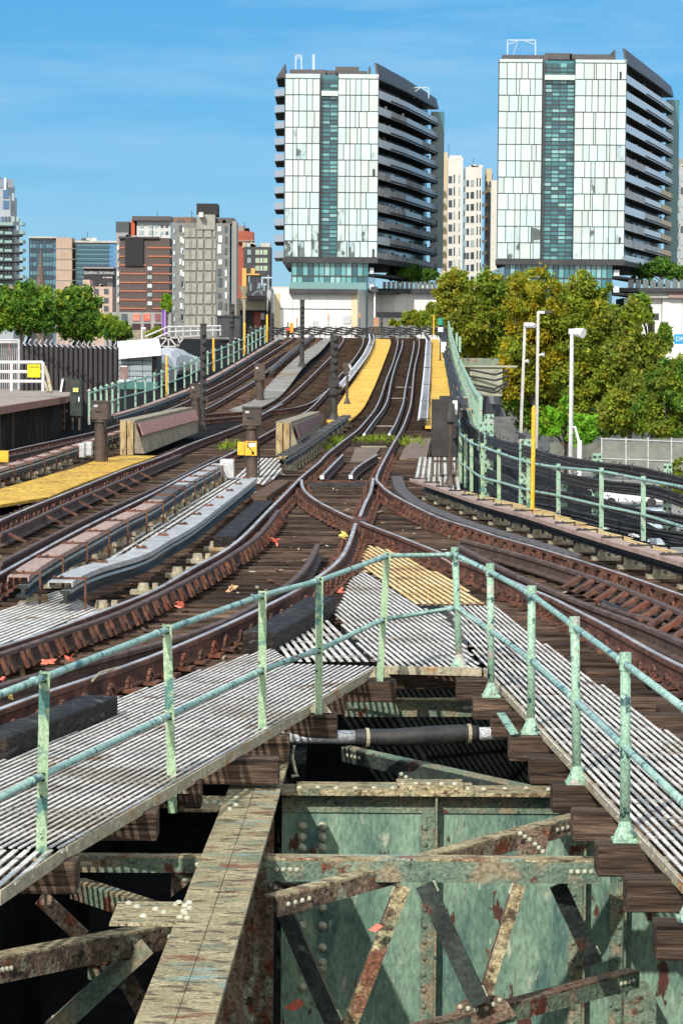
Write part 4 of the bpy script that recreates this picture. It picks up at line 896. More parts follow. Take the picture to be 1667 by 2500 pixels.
# concrete bumper blocks with red boards
def bumper(label, fr, tl, red, boardmat):
    # fr: front face px (u0,vtop,u1,vbase); tl: far top corner px ; right foot px
    u0, v0, u1, v1 = fr; a = G(u0, v1, .0); D = a.y; zt = PD(u0, v0, D).z; b = PD(u1, v1, D); x0, x1 = a.x, b.x
    (ut, vt), (uf, vf) = tl
    f = G(uf, vf, 0); y1 = f.y; xtf = PD(ut, vt, y1).x; z1 = max(PD(ut, vt, y1).z, .5)
    t = thing('bumper_block', label, 'bumper block', (x0, D, 0), 'concrete bumper blocks')
    mb = MB(); w_ = x1 - x0
    top1 = x1; foot = x1 + .35 * (zt)
    mb.hexa([(x0, D, 0), (foot, D, 0), (f.x, y1, zd(y1)), (f.x - w_ - .5, y1, zd(y1)), (x0, D, zt), (x1 + .02, D, zt), (xtf, y1, z1), (xtf - w_, y1, z1)]); mb.build('concrete_block', m_conc, t, bevel=.03)
    mb = MB(); mb.box(x0 + .02, D - .12, -.02, x0 + w_ * .46, D - .003, zt + .02); mb.box(x0 + w_ * .54, D - .1, -.02, x1 - .02, D - .003, zt + .02)
    mb.build('front_timber', M('stained_post', (0.32, 0.2, 0.08), (0.5, 0.4, 0.2), 3, .8, stretch=(4, 4, 1), spots=[((0.14, 0.08, 0.05), 4, .55, .1)]), t)
    mb = MB(); A = Vector((foot, D, 0)); B = Vector((x1 + .02, D, zt)); Cc = Vector((f.x, y1, zd(y1))); Dd = Vector((xtf, y1, z1)); o = Vector((.09, -.03, .03))
    q = [A.lerp(B, .55) + o, A.lerp(B, .92) + o, Cc.lerp(Dd, .92) + o, Cc.lerp(Dd, .5) + o]; mb.quad(q[0], q[3], q[2], q[1])
    mb.hexa([z - Vector((.02, 0, 0)) for z in (q[0], q[3], q[2], q[1])] + [z + Vector((.005, 0, .003)) for z in (q[0], q[3], q[2], q[1])]); mb.build('warning_board', boardmat, t)
    mb = MB(); mb.hexa([(x0, D, zt + .004), (x1 + .02, D, zt + .004), (xtf, y1, z1 + .004), (xtf - w_, y1, z1 + .004), (x0, D, zt + .05), (x1 + .02, D, zt + .05), (xtf, y1, z1 + .05), (xtf - w_, y1, z1 + .05)]); mb.build('top_slab', m_conc, t)
m_redst = M('red_white_stripes', (0.42, 0.09, 0.07), (0.62, 0.42, 0.37), 5, .7, stretch=(6, 6, .3))
m_redfd = M('faded_red_board', (0.13, 0.065, 0.055), (0.2, 0.11, 0.1), 3, .8, stretch=(5, 5, .5))
bumper('concrete bumper block with a red and white striped board beside the left tracks', (293, 1030, 328, 1108), ((471, 998), (486, 1056)), None, m_redst)
bumper('concrete bumper block with a faded dark red board beside the yellow strip', (673, 1034, 708, 1118), ((782, 1009), (789, 1036)), None, m_redfd)
# junction boxes on third rails
for lab, u0, v0, u1, v1, vb in (('tall grey junction box on the pinkish third rail', 537, 1122, 571, 1168, 1172), ('left one of two white junction boxes by the yellow mat', 191, 1083, 207, 1117, 1122), ('right one of two white junction boxes by the yellow mat', 208, 1080, 224, 1113, 1118)):
    D = base((u0 + u1) / 2, vb).y; mb = MB(); boxd(mb, u0, v0, u1, v1, D - .1, .35); tag(mb.build('junction_box', m_grey, None, bevel=.02), lab, 'junction box')
# relay cabinet
t = thing('relay_cabinet', 'large dark relay cabinet on legs at the start of the cable railing', 'cabinet', tuple(base(1090, 1165, .05))); D = base(1090, 1165, .05).y
mb = MB(); boxd(mb, 1054, 976, 1117, 1115, D, .55); boxd(mb, 1074, 967, 1103, 977, D + .05, .4); mb.build('case', M('black_cabinet', (0.026, 0.024, 0.022), (0.055, 0.048, 0.042), 3, .75, spots=[((0.1, 0.085, 0.07), 7, .66, .08)]), t, bevel=.012)
mb = MB()
for u in (1057, 1075, 1095, 1113): boxd(mb, u - 2.5, 1115, u + 2.5, 1172, D + .02, .06); boxd(mb, u - 2.5, 1115, u + 2.5, 1168, D + .45, .06)
boxd(mb, 1056, 1124, 1116, 1129, D + .03, .04); mb.build('leg', m_signal, t)
t = thing('switch_indicator', 'hooded indicator on a brown pole with a flared foot in front of the cabinet', 'signal', tuple(base(1098, 1184, .1)), 'railway signals'); D = base(1098, 1184, .1).y; k = D / F; p = base(1098, 1184, .1)
mb = MB(); a = PD(1098, 1036, D); mb.tube([(p.x, D, p.z), (p.x, D, a.z)], 4 * k, 10); mb.tube([p, p + Vector((0, 0, .22))], [14 * k, 5 * k], 6); mb.build('post', m_signal, t)
mb = MB(); b = PD(1098, 985, D); mb.tube([(p.x, D, a.z), (p.x, D, a.z + .05), (p.x, D, b.z)], [3 * k, 13 * k, 9 * k], 8); mb.build('hood', m_dark, t)
mb = MB(); boxd(mb, 1104, 978, 1116, 1012, D + .2, .05); mb.build('side_plate', m_white, t)
# cable chute box beyond the cabinet
t = thing('cable_chute', 'brown lidded cable box with pale rims right of the relay cabinet', 'cable box', tuple(PD(1130, 1000, 60)))
mb = MB(); boxd(mb, 1118, 973, 1142, 995, 62, 1.2); mb.build('lid', m_boarddk, t); mb = MB(); boxd(mb, 1116, 968, 1140, 973, 63, .1); boxd(mb, 1120, 997, 1152, 1001, 60, .1); boxd(mb, 1119, 1000, 1123, 1030, 60.1, .1); boxd(mb, 1150, 1000, 1154, 1020, 60.1, .1); mb.build('rim', m_insul, t)

# yellow marker poles
for lab, u, vb, vt, off in (('bright yellow pole in front of the cable railing', 1299, 1249, 996, .05), ('yellow pole behind the brown signal on the yellow mat', 262, 985, 903, .2), ('yellow pole on the fence left of the tall black mast', 407, 966, 870, .3), ('yellow pole on the fence right of the tall black mast', 521, 906, 828, .3),
                            ('yellow pole near the dark container on the left fence', 597, 866, 790, .3), ('last yellow pole at the far end of the left fence', 652, 836, 770, .2), ('short yellow pole above the relay cabinet, left of two', 1104, 975, 940, .2), ('taller yellow pole above the relay cabinet, right of two', 1114, 972, 922, .2), ('thin yellow post beside the right yellow walkway', 1093, 890, 848, .2), ('thin yellow stick at the crest beside the green sign', 1058, 816, 772, .2)):
    p = base(u, vb, off); k = p.y / F; zt = PD(u, vt, p.y).z; r = (5.2 if u == 1299 else 3.2 if u > 1095 else 2.6 if u < 1000 else 1.6) * k
    mb = MB(); mb.tube([p, (p.x, p.y, zt)], r, 8); mb.tube([(p.x, p.y, zt), (p.x, p.y, zt + r * 1.2)], [r, r * .2], 8); tag(mb.build('marker_pole', m_ypaint), lab, 'pole', 'yellow marker poles')

# ================================================================== RIGHT CABLE RAILING
tCR = thing('cable_railing', 'green railing with two pipes along the right edge, in front of black cables', 'railing', tuple(base(1300, 1248)))
RP_ = [(1123, 1048, 1180), (1136, 1060, 1190), (1150, 1072, 1200), (1177, 1082, 1222), (1217, 1096, 1230), (1289, 1120, 1247), (1362, 1132, 1262), (1467, 1142, 1296), (1569, 1162, 1320), (1690, 1185, 1366), (1815, 1212, 1410), (1960, 1244, 1460)]
tp = []; mp_ = []
for u, vt, vb in RP_:
    p = base(u, vb, 0); k = p.y / F; a = PD(u, vt, p.y)
    mb = MB(); mb.bar(p, a, .065, .06, up=(0, 1, 0)); mb.build('post', m_post2 if u > 1300 else m_post, tCR)
    tp.append(PD(u, vt + 9, p.y - .05)); mp_.append(PD(u, vt + (vb - vt) * .6, p.y - .05))
MB().tube(spline([PD(1119, 1018, tp[0].y + 2)] + tp, .5), .023, 8).build('top_pipe', m_pipe, tCR, smooth=True)
MB().tube(spline([PD(1119, 1100, tp[0].y + 2)] + mp_, .5), .022, 8).build('middle_pipe', m_pipe, tCR, smooth=True)
def dep(u): # depth of the cable shelf behind the railing
    xs = [(1150, 51), (1217, 45.5), (1289, 42.5), (1362, 40.5), (1467, 38.2), (1569, 36.5), (1720, 34.5), (2000, 31)]
    for (a, da), (b, db) in zip(xs, xs[1:]):
        if u <= b: f = (u - a) / (b - a); return da + (db - da) * f + .7
    return 35
LV = [('topmost', [(1140, 1030), (1153, 1052), (1183, 1064), (1255, 1090), (1340, 1111), (1404, 1124), (1489, 1139), (1553, 1150), (1720, 1184), (1960, 1236)]), ('second', [(1150, 1070), (1183, 1098), (1255, 1126), (1340, 1152), (1425, 1170), (1574, 1191), (1720, 1238), (1960, 1300)]),
      ('third', [(1160, 1120), (1183, 1147), (1298, 1192), (1383, 1209), (1553, 1243), (1720, 1279), (1960, 1345)]), ('lowest', [(1170, 1165), (1183, 1184), (1298, 1230), (1361, 1247), (1468, 1268), (1574, 1290), (1720, 1322), (1960, 1390)])]
for nm, px in LV:
    mb = MB()
    for j in range(7):
        ph = random.uniform(0, .9) + len(nm); P = []
        ln = spline([PD(u, v, dep(u)) for u, v in px], .45)
        for i, q in enumerate(ln): P.append(q + Vector((0, (j % 3) * .05, -.025 * j + .03 + .02 * math.sin(i * .45 + ph) + .008 * math.sin(i * .9 + j))))
        mb.tube(P, .023, 6)
    for i, q in enumerate(ln):
        if True:
            for _ in range(2): c = q + Vector((random.uniform(-.2, .2), -.02, random.uniform(.04, .09))); mb.bar(c, c + Vector((random.uniform(-.07, .07), 0, random.uniform(.01, .06))), .014, .014)
    tag(mb.build('cable_bundle', m_cable, smooth=False), {'topmost': 'topmost sagging bundle of black cables behind the right railing', 'second': 'second black cable bundle from the top behind the right railing', 'third': 'third black cable bundle from the top behind the right railing', 'lowest': 'lowest black cable bundle, just above the long third rail board'}[nm], 'cables', 'black cable bundles')
# steel stanchions holding the cables
for lab, u, v0, v1, w in (('pale green stanchion with holes behind the yellow pole', 1282, 1072, 1250, 34), ('green stanchion with holes between the two right railing posts', 1456, 1107, 1300, 26), ('green stanchion with holes near the right edge', 1628, 1132, 1330, 24), ('wide green plate stanchion near the relay cabinet', 1192, 1011, 1235, 26), ('slim grey stanchion behind the cables, third of the row', 1372, 1180, 1262, 24), ('green stanchion hidden behind the crowded posts', 1178, 1030, 1200, 18)):
    D = dep(u) + .35; t = thing('cable_stanchion', lab, 'stanchion', tuple(PD(u, v1, D)), 'green cable stanchions')
    mb = MB(); boxd(mb, u - w / 2, v0, u + w / 2, v1, D, .03); a = PD(u + w / 2, v0, D); b = PD(u + w / 2, v1, D); mb.box(a.x - .03, D + .031, b.z - .6, a.x, D + .2, a.z); k = D / F; v = v0 + 8
    while v < v1:
        for du in (-.25, .25): q = PD(u + w * du, v, D); mb.tube([(q.x, D - .012, q.z), (q.x, D, q.z)], .022, 6, 1)
        v += 17
    mb.build('plate', [m_post2, m_dark], t)
# sheet debris caught on the cables
for lab, u, v, m_, s in (('pale blue plastic sheet lying behind the third rail board at right', 1598, 1322, M('blue_plastic', (0.4, 0.5, 0.56), (0.55, 0.63, 0.68), 9, .4), .11), ('white scrap lying on the brown board at right', 1545, 1308, m_white, .06), ('small white scrap on the brown board', 1478, 1292, m_white, .05)):
    p = PD(u, v, dep(u) - 1.0); mb = MB()
    for k in range(3):
        c = p + Vector((random.uniform(-.5, .5) * s, random.uniform(-.1, .1), random.uniform(-.1, .25) * s)); mb.hexa([c + Vector(q) * s for q in ((-1, 0, -.2), (1, .1, -.35), (1.1, .6, -.2), (-.9, .6, -.2), (-.8, 0, .2), (.7, .1, .12), (.6, .6, .25), (-.5, .6, .2))])
    tag(mb.build('plastic_scrap', m_), lab, 'litter', 'scraps by the right railing')
# outer parapet climbing the ramp, black cables on it
pp = [PD(1172, 1030, 50), PD(1158, 1003, 60), PD(1148, 975, 75), PD(1135, 940, 92), PD(1122, 905, 112), PD(1110, 868, 132), PD(1100, 830, 155), PD(1094, 800, 180)]
t = thing('ramp_parapet', 'pale green lattice parapet climbing the right side of the ramp', 'parapet', tuple(pp[0]))
sp = spline(pp, 2.0)
mb = MB(); mb.sweep(sp, [(-.05, .5), (.05, .5), (.05, .42), (-.05, .42)]); mb.sweep(sp, [(-.05, -.5), (.05, -.5), (.05, -.58), (-.05, -.58)]); mb.build('rail', m_post2, t)
mb = MB()
for i in range(0, len(sp) - 1): mb.bar(sp[i] + Vector((0, 0, -.5)), sp[i] + Vector((0, 0, .5)), .07, .07); mb.bar(sp[i] + Vector((.0, 0, -.5)), sp[i + 1] + Vector((0, 0, .45)), .045, .045, up=(1, 0, 0))
mb.build('lattice', m_post2, t)['kind'] = 'stuff'
mb = MB()
for j in range(4): mb.sweep([q + Vector((-.35 - .06 * j, 0, .3 - .2 * j + .04 * math.sin(i + j))) for i, q in enumerate(sp)], [(-.04, -.04), (.04, -.04), (.04, .04), (-.04, .04)])
tag(mb.build('cable_bundle', m_cable), 'black cable run climbing beside the pale green parapet', 'cables', 'black cable bundles')
for lab, u, v0, v1, D in (('slim green post rising left of two above the parapet', 1102, 800, 850, 165), ('slim green post rising in the middle above the parapet', 1114, 813, 865, 150), ('shorter green post above the parapet, nearest the trees', 1122, 822, 860, 145)):
    mb = MB(); boxd(mb, u - 3, v0, u + 3, v1, D, .15); tag(mb.build('parapet_post', m_post2), lab, 'post', 'green posts on the parapet')
# steel platform with slack cables off the parapet
t = thing('cable_platform', 'grey green steel box platform with slack cables outside the parapet', 'platform', tuple(PD(1180, 960, 105))); mb = MB(); boxd(mb, 1123, 875, 1218, 893, 112, 2); mb.build('upper_beam', m_green2, t)
mb = MB(); boxd(mb, 1146, 897, 1226, 966, 105, 1.5); boxd(mb, 1120, 893, 1262, 896, 104.9, 1.7); mb.build('wall_panel', M('stained_pale_steel', (0.33, 0.34, 0.24), (0.45, 0.45, 0.34), .7, .8, spots=[((0.2, 0.2, 0.13), 1.2, .55, .1)]), t)
mb = MB()
for k, (va, vm, vb, ue) in enumerate(((902, 916, 904, 1240), (917, 930, 918, 1242), (936, 952, 930, 1242), (945, 962, 938, 1240))):
    mb.tube(spline([PD(1140, va, 104.5), PD(1165, (va + vm) / 2 + 4, 104.4), PD(1195, vm, 104.3), PD(1225, (vm + vb) / 2 + 2, 104.4), PD(ue, vb, 104.6)], 1), .05, 6)
mb.build('slack_cable', m_cable, t)
t = thing('stair_shed', 'dark picket sided stair roof going down beyond the parapet', 'stair', tuple(PD(1210, 1080, 98)))
mb = MB(); P = [PD(1165, 965, 118), PD(1200, 968, 112), PD(1225, 1000, 104), PD(1238, 1045, 99), PD(1278, 1062, 96)]
for a, b in zip(P, P[1:]): mb.hexa([a + Vector((0, 0, -2.2)), b + Vector((0, 0, -2.2)), b + Vector((.1, .3, -2.2)), a + Vector((.1, .3, -2.2)), a, b, b + Vector((.1, .3, 0)), a + Vector((.1, .3, 0))])
mb.build('side_panel', M('dark_slat', (0.05, 0.05, 0.055), (0.14, 0.14, 0.15), 6, .7, stretch=(4, 4, .2)), t)
mb = MB(); mb.hexa([PD(1192, 965, 110), PD(1222, 968, 106), PD(1226, 990, 106), PD(1196, 985, 110), PD(1195, 962, 112), PD(1220, 964, 109), PD(1223, 986, 109), PD(1197, 980, 112)]); mb.build('roof_sheet', m_grey, t)
mb = MB()
for k in range(5): a = PD(1192 + 5 * k, 1018 + 14 * k, 98 - k); mb.box(a.x - .6, a.y, a.z - .2, a.x + .9, a.y + .6, a.z)
mb.build('stair_tread', M('stair_grey', (0.10, 0.10, 0.10), (0.17, 0.17, 0.16), 2, .9), t)
# far railing across the crest with cables
t = thing('cable_fence', 'far railing strung with black cables along the crest of the ramp', 'fence', tuple(PD(850, 815, 200)))
mb = MB(); u = 612
while u < 1092:
    boxd(mb, u - 1.2, 795, u + 1.2, 824, 200, .1); u += 13
mb.build('post', m_green2, t)['kind'] = 'stuff'
mb = MB()
for j, vv in enumerate((801, 806, 811, 816)): mb.tube([PD(605 + 6 * i, vv + 1.5 * math.sin(i * 1.1 + j), 199.8) for i in range(82)], .07, 5)
mb.build('cable', m_cable, t)
for lab, u, vt in (('thin orange tipped marker post against the pale wall, left of two', 802, 768), ('orange tipped marker post against the pale wall, right of two', 878, 764), ('thin marker post left of the tall black mast', 725, 776)):
    mb = MB(); boxd(mb, u - 1, vt + 12, u + 1, 812, 201, .1); boxd(mb, u - 1.8, vt, u + 1.8, vt + 12, 200.9, .2, 1); tag(mb.build('marker_post', [m_dark, M('orange_tip', (0.6, 0.25, 0.1))]), lab, 'post', 'marker posts at the crest')

# ================================================================== LEFT FENCE, PLATFORM, SHEDS
tLF = thing('green_fence', 'long pale green post fence along the leftmost track up the ramp', 'fence', tuple(G(300, 1002, .2)))
LB = spline([G(u, v, .15) for u, v in ((205, 1042), (220, 1036), (297, 1003), (338, 991), (384, 976), (422, 958), (460, 943), (506, 915), (557, 892), (598, 869), (630, 848), (655, 834))], .2)
mbt = []; mbm = []; acc = 0; k = 0
for a, b in zip(LB, LB[1:]):
    acc += (b - a).length
    if acc > 2.05 and k < 100:
        acc = 0; k += 1; mb = MB(); mb.bar(a, a + Vector((0, 0, 1.12)), .075, .075, up=(0, 1, 0)); mb.tube([a + Vector((0, 0, 1.12)), a + Vector((0, 0, 1.2))], [.08, .02], 6); mb.build('post', m_post2, tLF)
        mbt.append(a + Vector((0, 0, 1.05))); mbm.append(a + Vector((0, 0, .5)))
MB().tube(mbt, .032, 6).build('top_pipe', m_pipe, tLF); MB().tube(mbm, .03, 6).build('middle_pipe', m_pipe, tLF)
# platform
pt = thing('station_platform', 'station platform end with brown edge and dark timber face at the left', 'platform', tuple(G(60, 1080, 0)))
e0 = PZ(-40, 1000, 1.15); e1 = PZ(160, 969, 1.15); e2 = PZ(178, 960, 1.15); e3 = PZ(150, 955, 1.15); e4 = PZ(-60, 955, 1.15)
mb = MB(); mb.prism([(e0.x, e0.y), (e1.x, e1.y), (e2.x, e2.y), (e2.x - .6, e2.y + 8), (-16, e2.y + 8), (-16, e0.y)], .95, 1.15, 0)
mb.build('platform_slab', M('platform_pavement', (0.25, 0.2, 0.16), (0.36, 0.3, 0.25), 1.5, .85), pt)
mb = MB(); d_ = Vector((.05, -.05, 0)); mb.bar(Vector((e0.x, e0.y, 1.07)) + d_, Vector((e1.x, e1.y, 1.07)) + d_, .12, .2); mb.bar(Vector((e1.x, e1.y, 1.07)) + d_, Vector((e2.x, e2.y, 1.07)) + d_, .1, .18); mb.build('platform_edge', M('red_brown_edge', (0.2, 0.09, 0.07), (0.3, 0.15, 0.11), 2, .8, stretch=(1, 3, 1)), pt)
mb = MB(); mb.prism([(e0.x - .25, e0.y), (e1.x - .3, e1.y), (e2.x - .3, e2.y), (-16, e2.y), (-16, e0.y)], -.3, .94, 0); mb.build('platform_face', M('sooty_timber_face', (0.008, 0.007, 0.006), (0.05, 0.04, 0.03), 2, .95, stretch=(2, 2, .4), bump=.8, spots=[((0.12, 0.1, 0.08), 2.5, .62, .06)], grit=.6, gsc=6, spec=.1), pt)
mb = MB(); mb.tube(spline([Vector((e0.x + (e2.x - e0.x) * f - .2, e0.y + (e2.y - e0.y) * f - .1, .25 + .15 * math.sin(f * 9) + .2 * f)) for f in [i / 9 for i in range(10)]], .5), .05, 6); mb.build('slack_cable', m_guard, pt)
mb = MB()
for f in [i / 8 + .05 for i in range(8)]: x = e0.x + (e2.x - e0.x) * f - .22; y = e0.y + (e2.y - e0.y) * f; mb.box(x - .02, y - .15, -.1, x + .12, y + .15, .94)
mb.build('timber_strut', m_tie, pt)
t = thing('platform_rail', 'white pipe railing at the end of the platform carrying a yellow sign', 'railing', tuple(PD(30, 955, 80))); Dp = 80
mb = MB()
for v in (884.5, 907.5, 931): mb.tube([PD(-30, v, Dp), PD(105, v, Dp)], .05, 8)
mb.build('pipe', m_white, t)
for u in (29, 106, -20):
    mb = MB(); mb.tube([PD(u, 955, Dp), PD(u, 884, Dp)], .05, 8); mb.build('post', m_white, t)
mb = MB(); mb.tube([PD(110, 896, Dp), PD(118, 920, Dp - .6), PD(126, 957, Dp - 1)], .06, 8); mb.tube([PD(110, 932, Dp), PD(118, 956, Dp - .5)], .05, 8); mb.build('sloping_pipe', m_insul, t)
m_yel2 = M('yellow_sign_face', (0.85, 0.75, 0.0), rough=.5)
t = thing('warning_sign', 'square yellow warning sign on the white platform railing', 'sign', tuple(PD(84, 921, Dp - .1))); mb = MB(); boxd(mb, 68, 890, 99, 921, Dp - .12, .03); mb.build('sign_board', m_yel2, t)
def text(body, name, loc, size, mat, parent=None, ext=.004, align='CENTER'):
    cu = bpy.data.curves.new(name, 'FONT'); cu.body = body; cu.size = size; cu.extrude = ext; cu.align_x = align; cu.align_y = 'CENTER'; cu.materials.append(mat)
    tmp = bpy.data.objects.new('tmp', cu); C.objects.link(tmp); dg = bpy.context.evaluated_depsgraph_get(); me = bpy.data.meshes.new_from_object(tmp.evaluated_get(dg)); bpy.data.objects.remove(tmp)
    o = bpy.data.objects.new(name, me); C.objects.link(o); q = parent; base_ = Vector((0, 0, 0))
    while q is not None: base_ += q.location; q = q.parent
    o.location = Vector(loc) - base_; o.rotation_euler = (math.pi / 2, 0, 0)
    if parent: o.parent = parent
    return o
p = PD(83.5, 896, Dp - .13); text('WARNING', 'sign_text', p, .075, m_dark, t)
mb = MB()
for i, v in enumerate((901, 904, 907, 911, 914)): boxd(mb, 74 + i % 2, v, 93 - i % 2, v + .8, Dp - .126, .005)
mb.build('fine_print', M('ochre_print', (0.5, 0.4, 0.05)), t)
# black corrugated screen
t = thing('corrugated_screen', 'tall black corrugated screen wall behind the platform', 'screen', tuple(PD(160, 1050, 92)))
mb = MB(); u = 50; Dw = 92
while u < 286:
    boxd(mb, u, 837 + (u - 50) * .04, u + 7.5, 1060, Dw + (u - 50) * .01, .2); boxd(mb, u + 7.5, 839 + (u - 50) * .04, u + 12, 1060, Dw + .15 + (u - 50) * .01, .06); u += 12
mb.build('screen_panel', M('black_sheet', (0.022, 0.018, 0.02), (0.05, 0.042, 0.046), 2, .6, stretch=(3, 3, .3)), t)
mb = MB(); u = 58; kk = 0
while u < 286 and kk < 40:
    a = PD(u, 835 + (u - 50) * .04, Dw - .1); mb.bar(a, a + Vector((.09, 0, .14)), .02, .04); mb.bar(a + Vector((-.02, 0, -.02)), a + Vector((.1, 0, -.13)), .1, .04); u += 13; kk += 1
mb.build('spike', M('blue_grey_tips', (0.2, 0.22, 0.32), (0.5, 0.5, 0.55), 4, .6), t)
t = thing('mesh_gate', 'grey mesh gate panel at the left edge behind the platform railing', 'fence', tuple(PD(20, 955, 95)))
mb = MB()
for v in (830, 836): mb.tube([PD(-20, v, 95), PD(48, v, 95)], .04, 6)
for u in (-10, 47): mb.tube([PD(u, 830, 95), PD(u, 960, 95)], .05, 6)
mb.build('frame', m_grey, t)
mb = MB()
for u in range(-15, 48, 5): mb.bar(PD(u, 836, 95.2), PD(u + 3, 955, 95.2), .02, .02, up=(0, 1, 0))
mb.build('mesh', m_grey, t)['kind'] = 'stuff'
mb = MB(); boxd(mb, 20, 838, 25, 958, 95.6, .1); mb.build('red_pipe', M('red_pipe', (0.25, 0.06, 0.06)), t)
mb = MB(); boxd(mb, -20, 838, 46, 962, 97, .1); mb.build('dark_backing', m_dark, t)
# platform-end cabinets
t = thing('equipment_cabinet', 'dark green equipment cabinet with a yellow tag at the platform end', 'cabinet', tuple(PD(188, 1045, 78))); mb = MB(); boxd(mb, 172, 926, 199, 1015, 78, .5); mb.build('case', m_dkgreen, t)
mb = MB(); boxd(mb, 176, 1015, 180, 1050, 78.1, .1); boxd(mb, 192, 1015, 197, 1050, 78.1, .1); mb.build('leg', m_signal, t); mb = MB(); boxd(mb, 179, 947, 192, 957, 77.95, .02); mb.build('yellow_tag', m_yel, t); mb = MB(); boxd(mb, 192, 969, 195, 981, 77.95, .02); mb.build('handle', m_white, t)
mb = MB(); boxd(mb, 152, 921, 175, 957, 79, .5); a = PD(150, 957, 79); b = PD(155, 925, 79); mb.bar(a, b, .06, .3, 1, up=(0, 1, 0)); tag(mb.build('hooded_lamp', [m_dark, m_white]), 'small hooded box with a white edge on the platform end', 'box')
# white shed
t = thing('equipment_shed', 'grey clad shed with a sloping white roof right of the black screen', 'shed', tuple(PD(330, 945, 118))); Ds = 118
mb = MB(); boxd(mb, 287, 856, 371, 932, Ds, 4); boxd(mb, 372, 856, 384, 935, Ds + .3, 3, 1); mb.build('wall', [M('blue_grey_cladding', (0.27, 0.31, 0.33), (0.32, 0.36, 0.38), 2, .6), m_dark], t)
mb = MB()
for v in (866, 880, 890, 905, 918): boxd(mb, 287, v, 371, v + .8, Ds - .02, .019)
for u in (316, 348): boxd(mb, u, 856, u + .8, 932, Ds - .02, .018)
mb.build('cladding_seam', m_dkgreen, t)
mb = MB(); a, b, c, d = PD(287, 861, Ds - .4), PD(393, 852, Ds - .4), PD(388, 829, Ds + 6), PD(287, 836, Ds + 6); mb.hexa([a, b, c, d] + [q + Vector((0, 0, .06)) for q in (a, b, c, d)]); mb.bar(a - Vector((0, 0, .1)), b - Vector((0, 0, .1)), .1, .42); mb.build('roof', m_white, t)
mb = MB(); boxd(mb, 293, 892, 313, 928, Ds - .03, .028); mb.build('door', M('brown_door', (0.16, 0.10, 0.08), (0.3, 0.2, 0.17), 3), t)
mb = MB(); boxd(mb, 295, 893, 311, 896, Ds - .05, .019); boxd(mb, 300, 873, 309, 878, Ds - .1, .09); boxd(mb, 290, 927, 318, 932, Ds - .1, .09); mb.build('white_fitting', m_white, t)
mb = MB(); boxd(mb, 287, 933, 385, 955, Ds - .2, 1); mb.build('plinth', M('teal_plinth', (0.06, 0.17, 0.16)), t)
# white truss walkway and lattice behind
t = thing('truss_walkway', 'white truss footbridge with pipe railing behind the shed', 'footbridge', tuple(PD(430, 850, 150))); Dt = 150
mb = MB()
for q in (((393, 845), (412, 822)), ((412, 822), (432, 846)), ((432, 846), (450, 822)), ((398, 846), (434, 846)), ((394, 826), (500, 818)), ((412, 822), (412, 845)), ((437, 820), (437, 845)), ((393, 845), (380, 858))): mb.bar(PD(*q[0], Dt), PD(*q[1], Dt), .09, .09, up=(0, 1, 0))
mb.build('truss', m_pale, t)
mb = MB()
for q in (((410, 798), (540, 796)), ((412, 810), (540, 806)), ((355, 822), (410, 798)), ((360, 834), (412, 812))): mb.tube([PD(*q[0], Dt), PD(*q[1], Dt)], .06, 6)
for u in range(412, 545, 18): mb.tube([PD(u, 820, Dt), PD(u, 797, Dt)], .04, 6)
mb.build('railing', m_grey, t)
t = thing('duct_pipe', 'ribbed grey duct curving down behind the green fence', 'duct', tuple(PD(420, 930, 125))); mb = MB(); P = spline([PD(395, 920, 124), PD(400, 893, 126), PD(418, 884, 130), PD(450, 895, 134), PD(480, 915, 136)], .5)
mb.tube(P, [.75 + .06 * (i % 2) for i in range(len(P))], 12); mb.build('duct', m_grey, t)
mb = MB()
for i in range(26):
    u = 385 + i * 5.2; boxd(mb, u, 850 + random.uniform(-8, 15), u + 2, 935, 160 + random.uniform(-2, 8), .2, i % 2)
for v in (858, 872, 893): boxd(mb, 380, v, 545, v + 2.5, 159, .3)
boxd(mb, 380, 850, 560, 960, 172, .5, 0); tag(mb.build('steel_trestle', [m_dkgreen, m_green2]), 'dark tangle of steel framing behind the fence and the truss footbridge', 'trestle')
mb = MB(); boxd(mb, 530, 772, 585, 823, 175, 3); boxd(mb, 527, 770, 588, 773, 174.9, 3.2); tag(mb.build('dark_container', M('dark_panel', (0.03, 0.033, 0.036), (0.06, 0.065, 0.07), 1, .5)), 'dark boxy container behind the left fence', 'container')
mb = MB(); cyl(mb, 596, 730, 860, 180, .09); q = PD(596, 716, 180); mb.tube([(q.x, 180, q.z - .3), (q.x, 180, q.z + .5)], [.1, .4], 8); tag(mb.build('street_lamp', m_insul), 'cream lamp post in front of the yellow banded building', 'lamp post')
# ================================================================== TOWERS
def glassm(name, c, rough=.12, wav=0, spec=.8, metal=0.0):
    m = bpy.data.materials.new(name); m.use_nodes = True; t = m.node_tree; b = t.nodes['Principled BSDF']
    b.inputs['Base Color'].default_value = (*c, 1); b.inputs['Roughness'].default_value = rough; b.inputs['Specular IOR Level'].default_value = spec; b.inputs['Metallic'].default_value = metal
    if wav:
        g = t.nodes.new('ShaderNodeNewGeometry'); mp = t.nodes.new('ShaderNodeMapping'); mp.inputs['Scale'].default_value = (1, 1, .45); n = t.nodes.new('ShaderNodeTexNoise'); n.inputs['Scale'].default_value = .33; n.inputs['Detail'].default_value = 1.5
        bp = t.nodes.new('ShaderNodeBump'); bp.inputs['Strength'].default_value = wav; bp.inputs['Distance'].default_value = 1.0
        t.links.new(g.outputs['Position'], mp.inputs[0]); t.links.new(mp.outputs[0], n.inputs['Vector']); t.links.new(n.outputs['Fac'], bp.inputs['Height']); t.links.new(bp.outputs[0], b.inputs['Normal'])
    return m
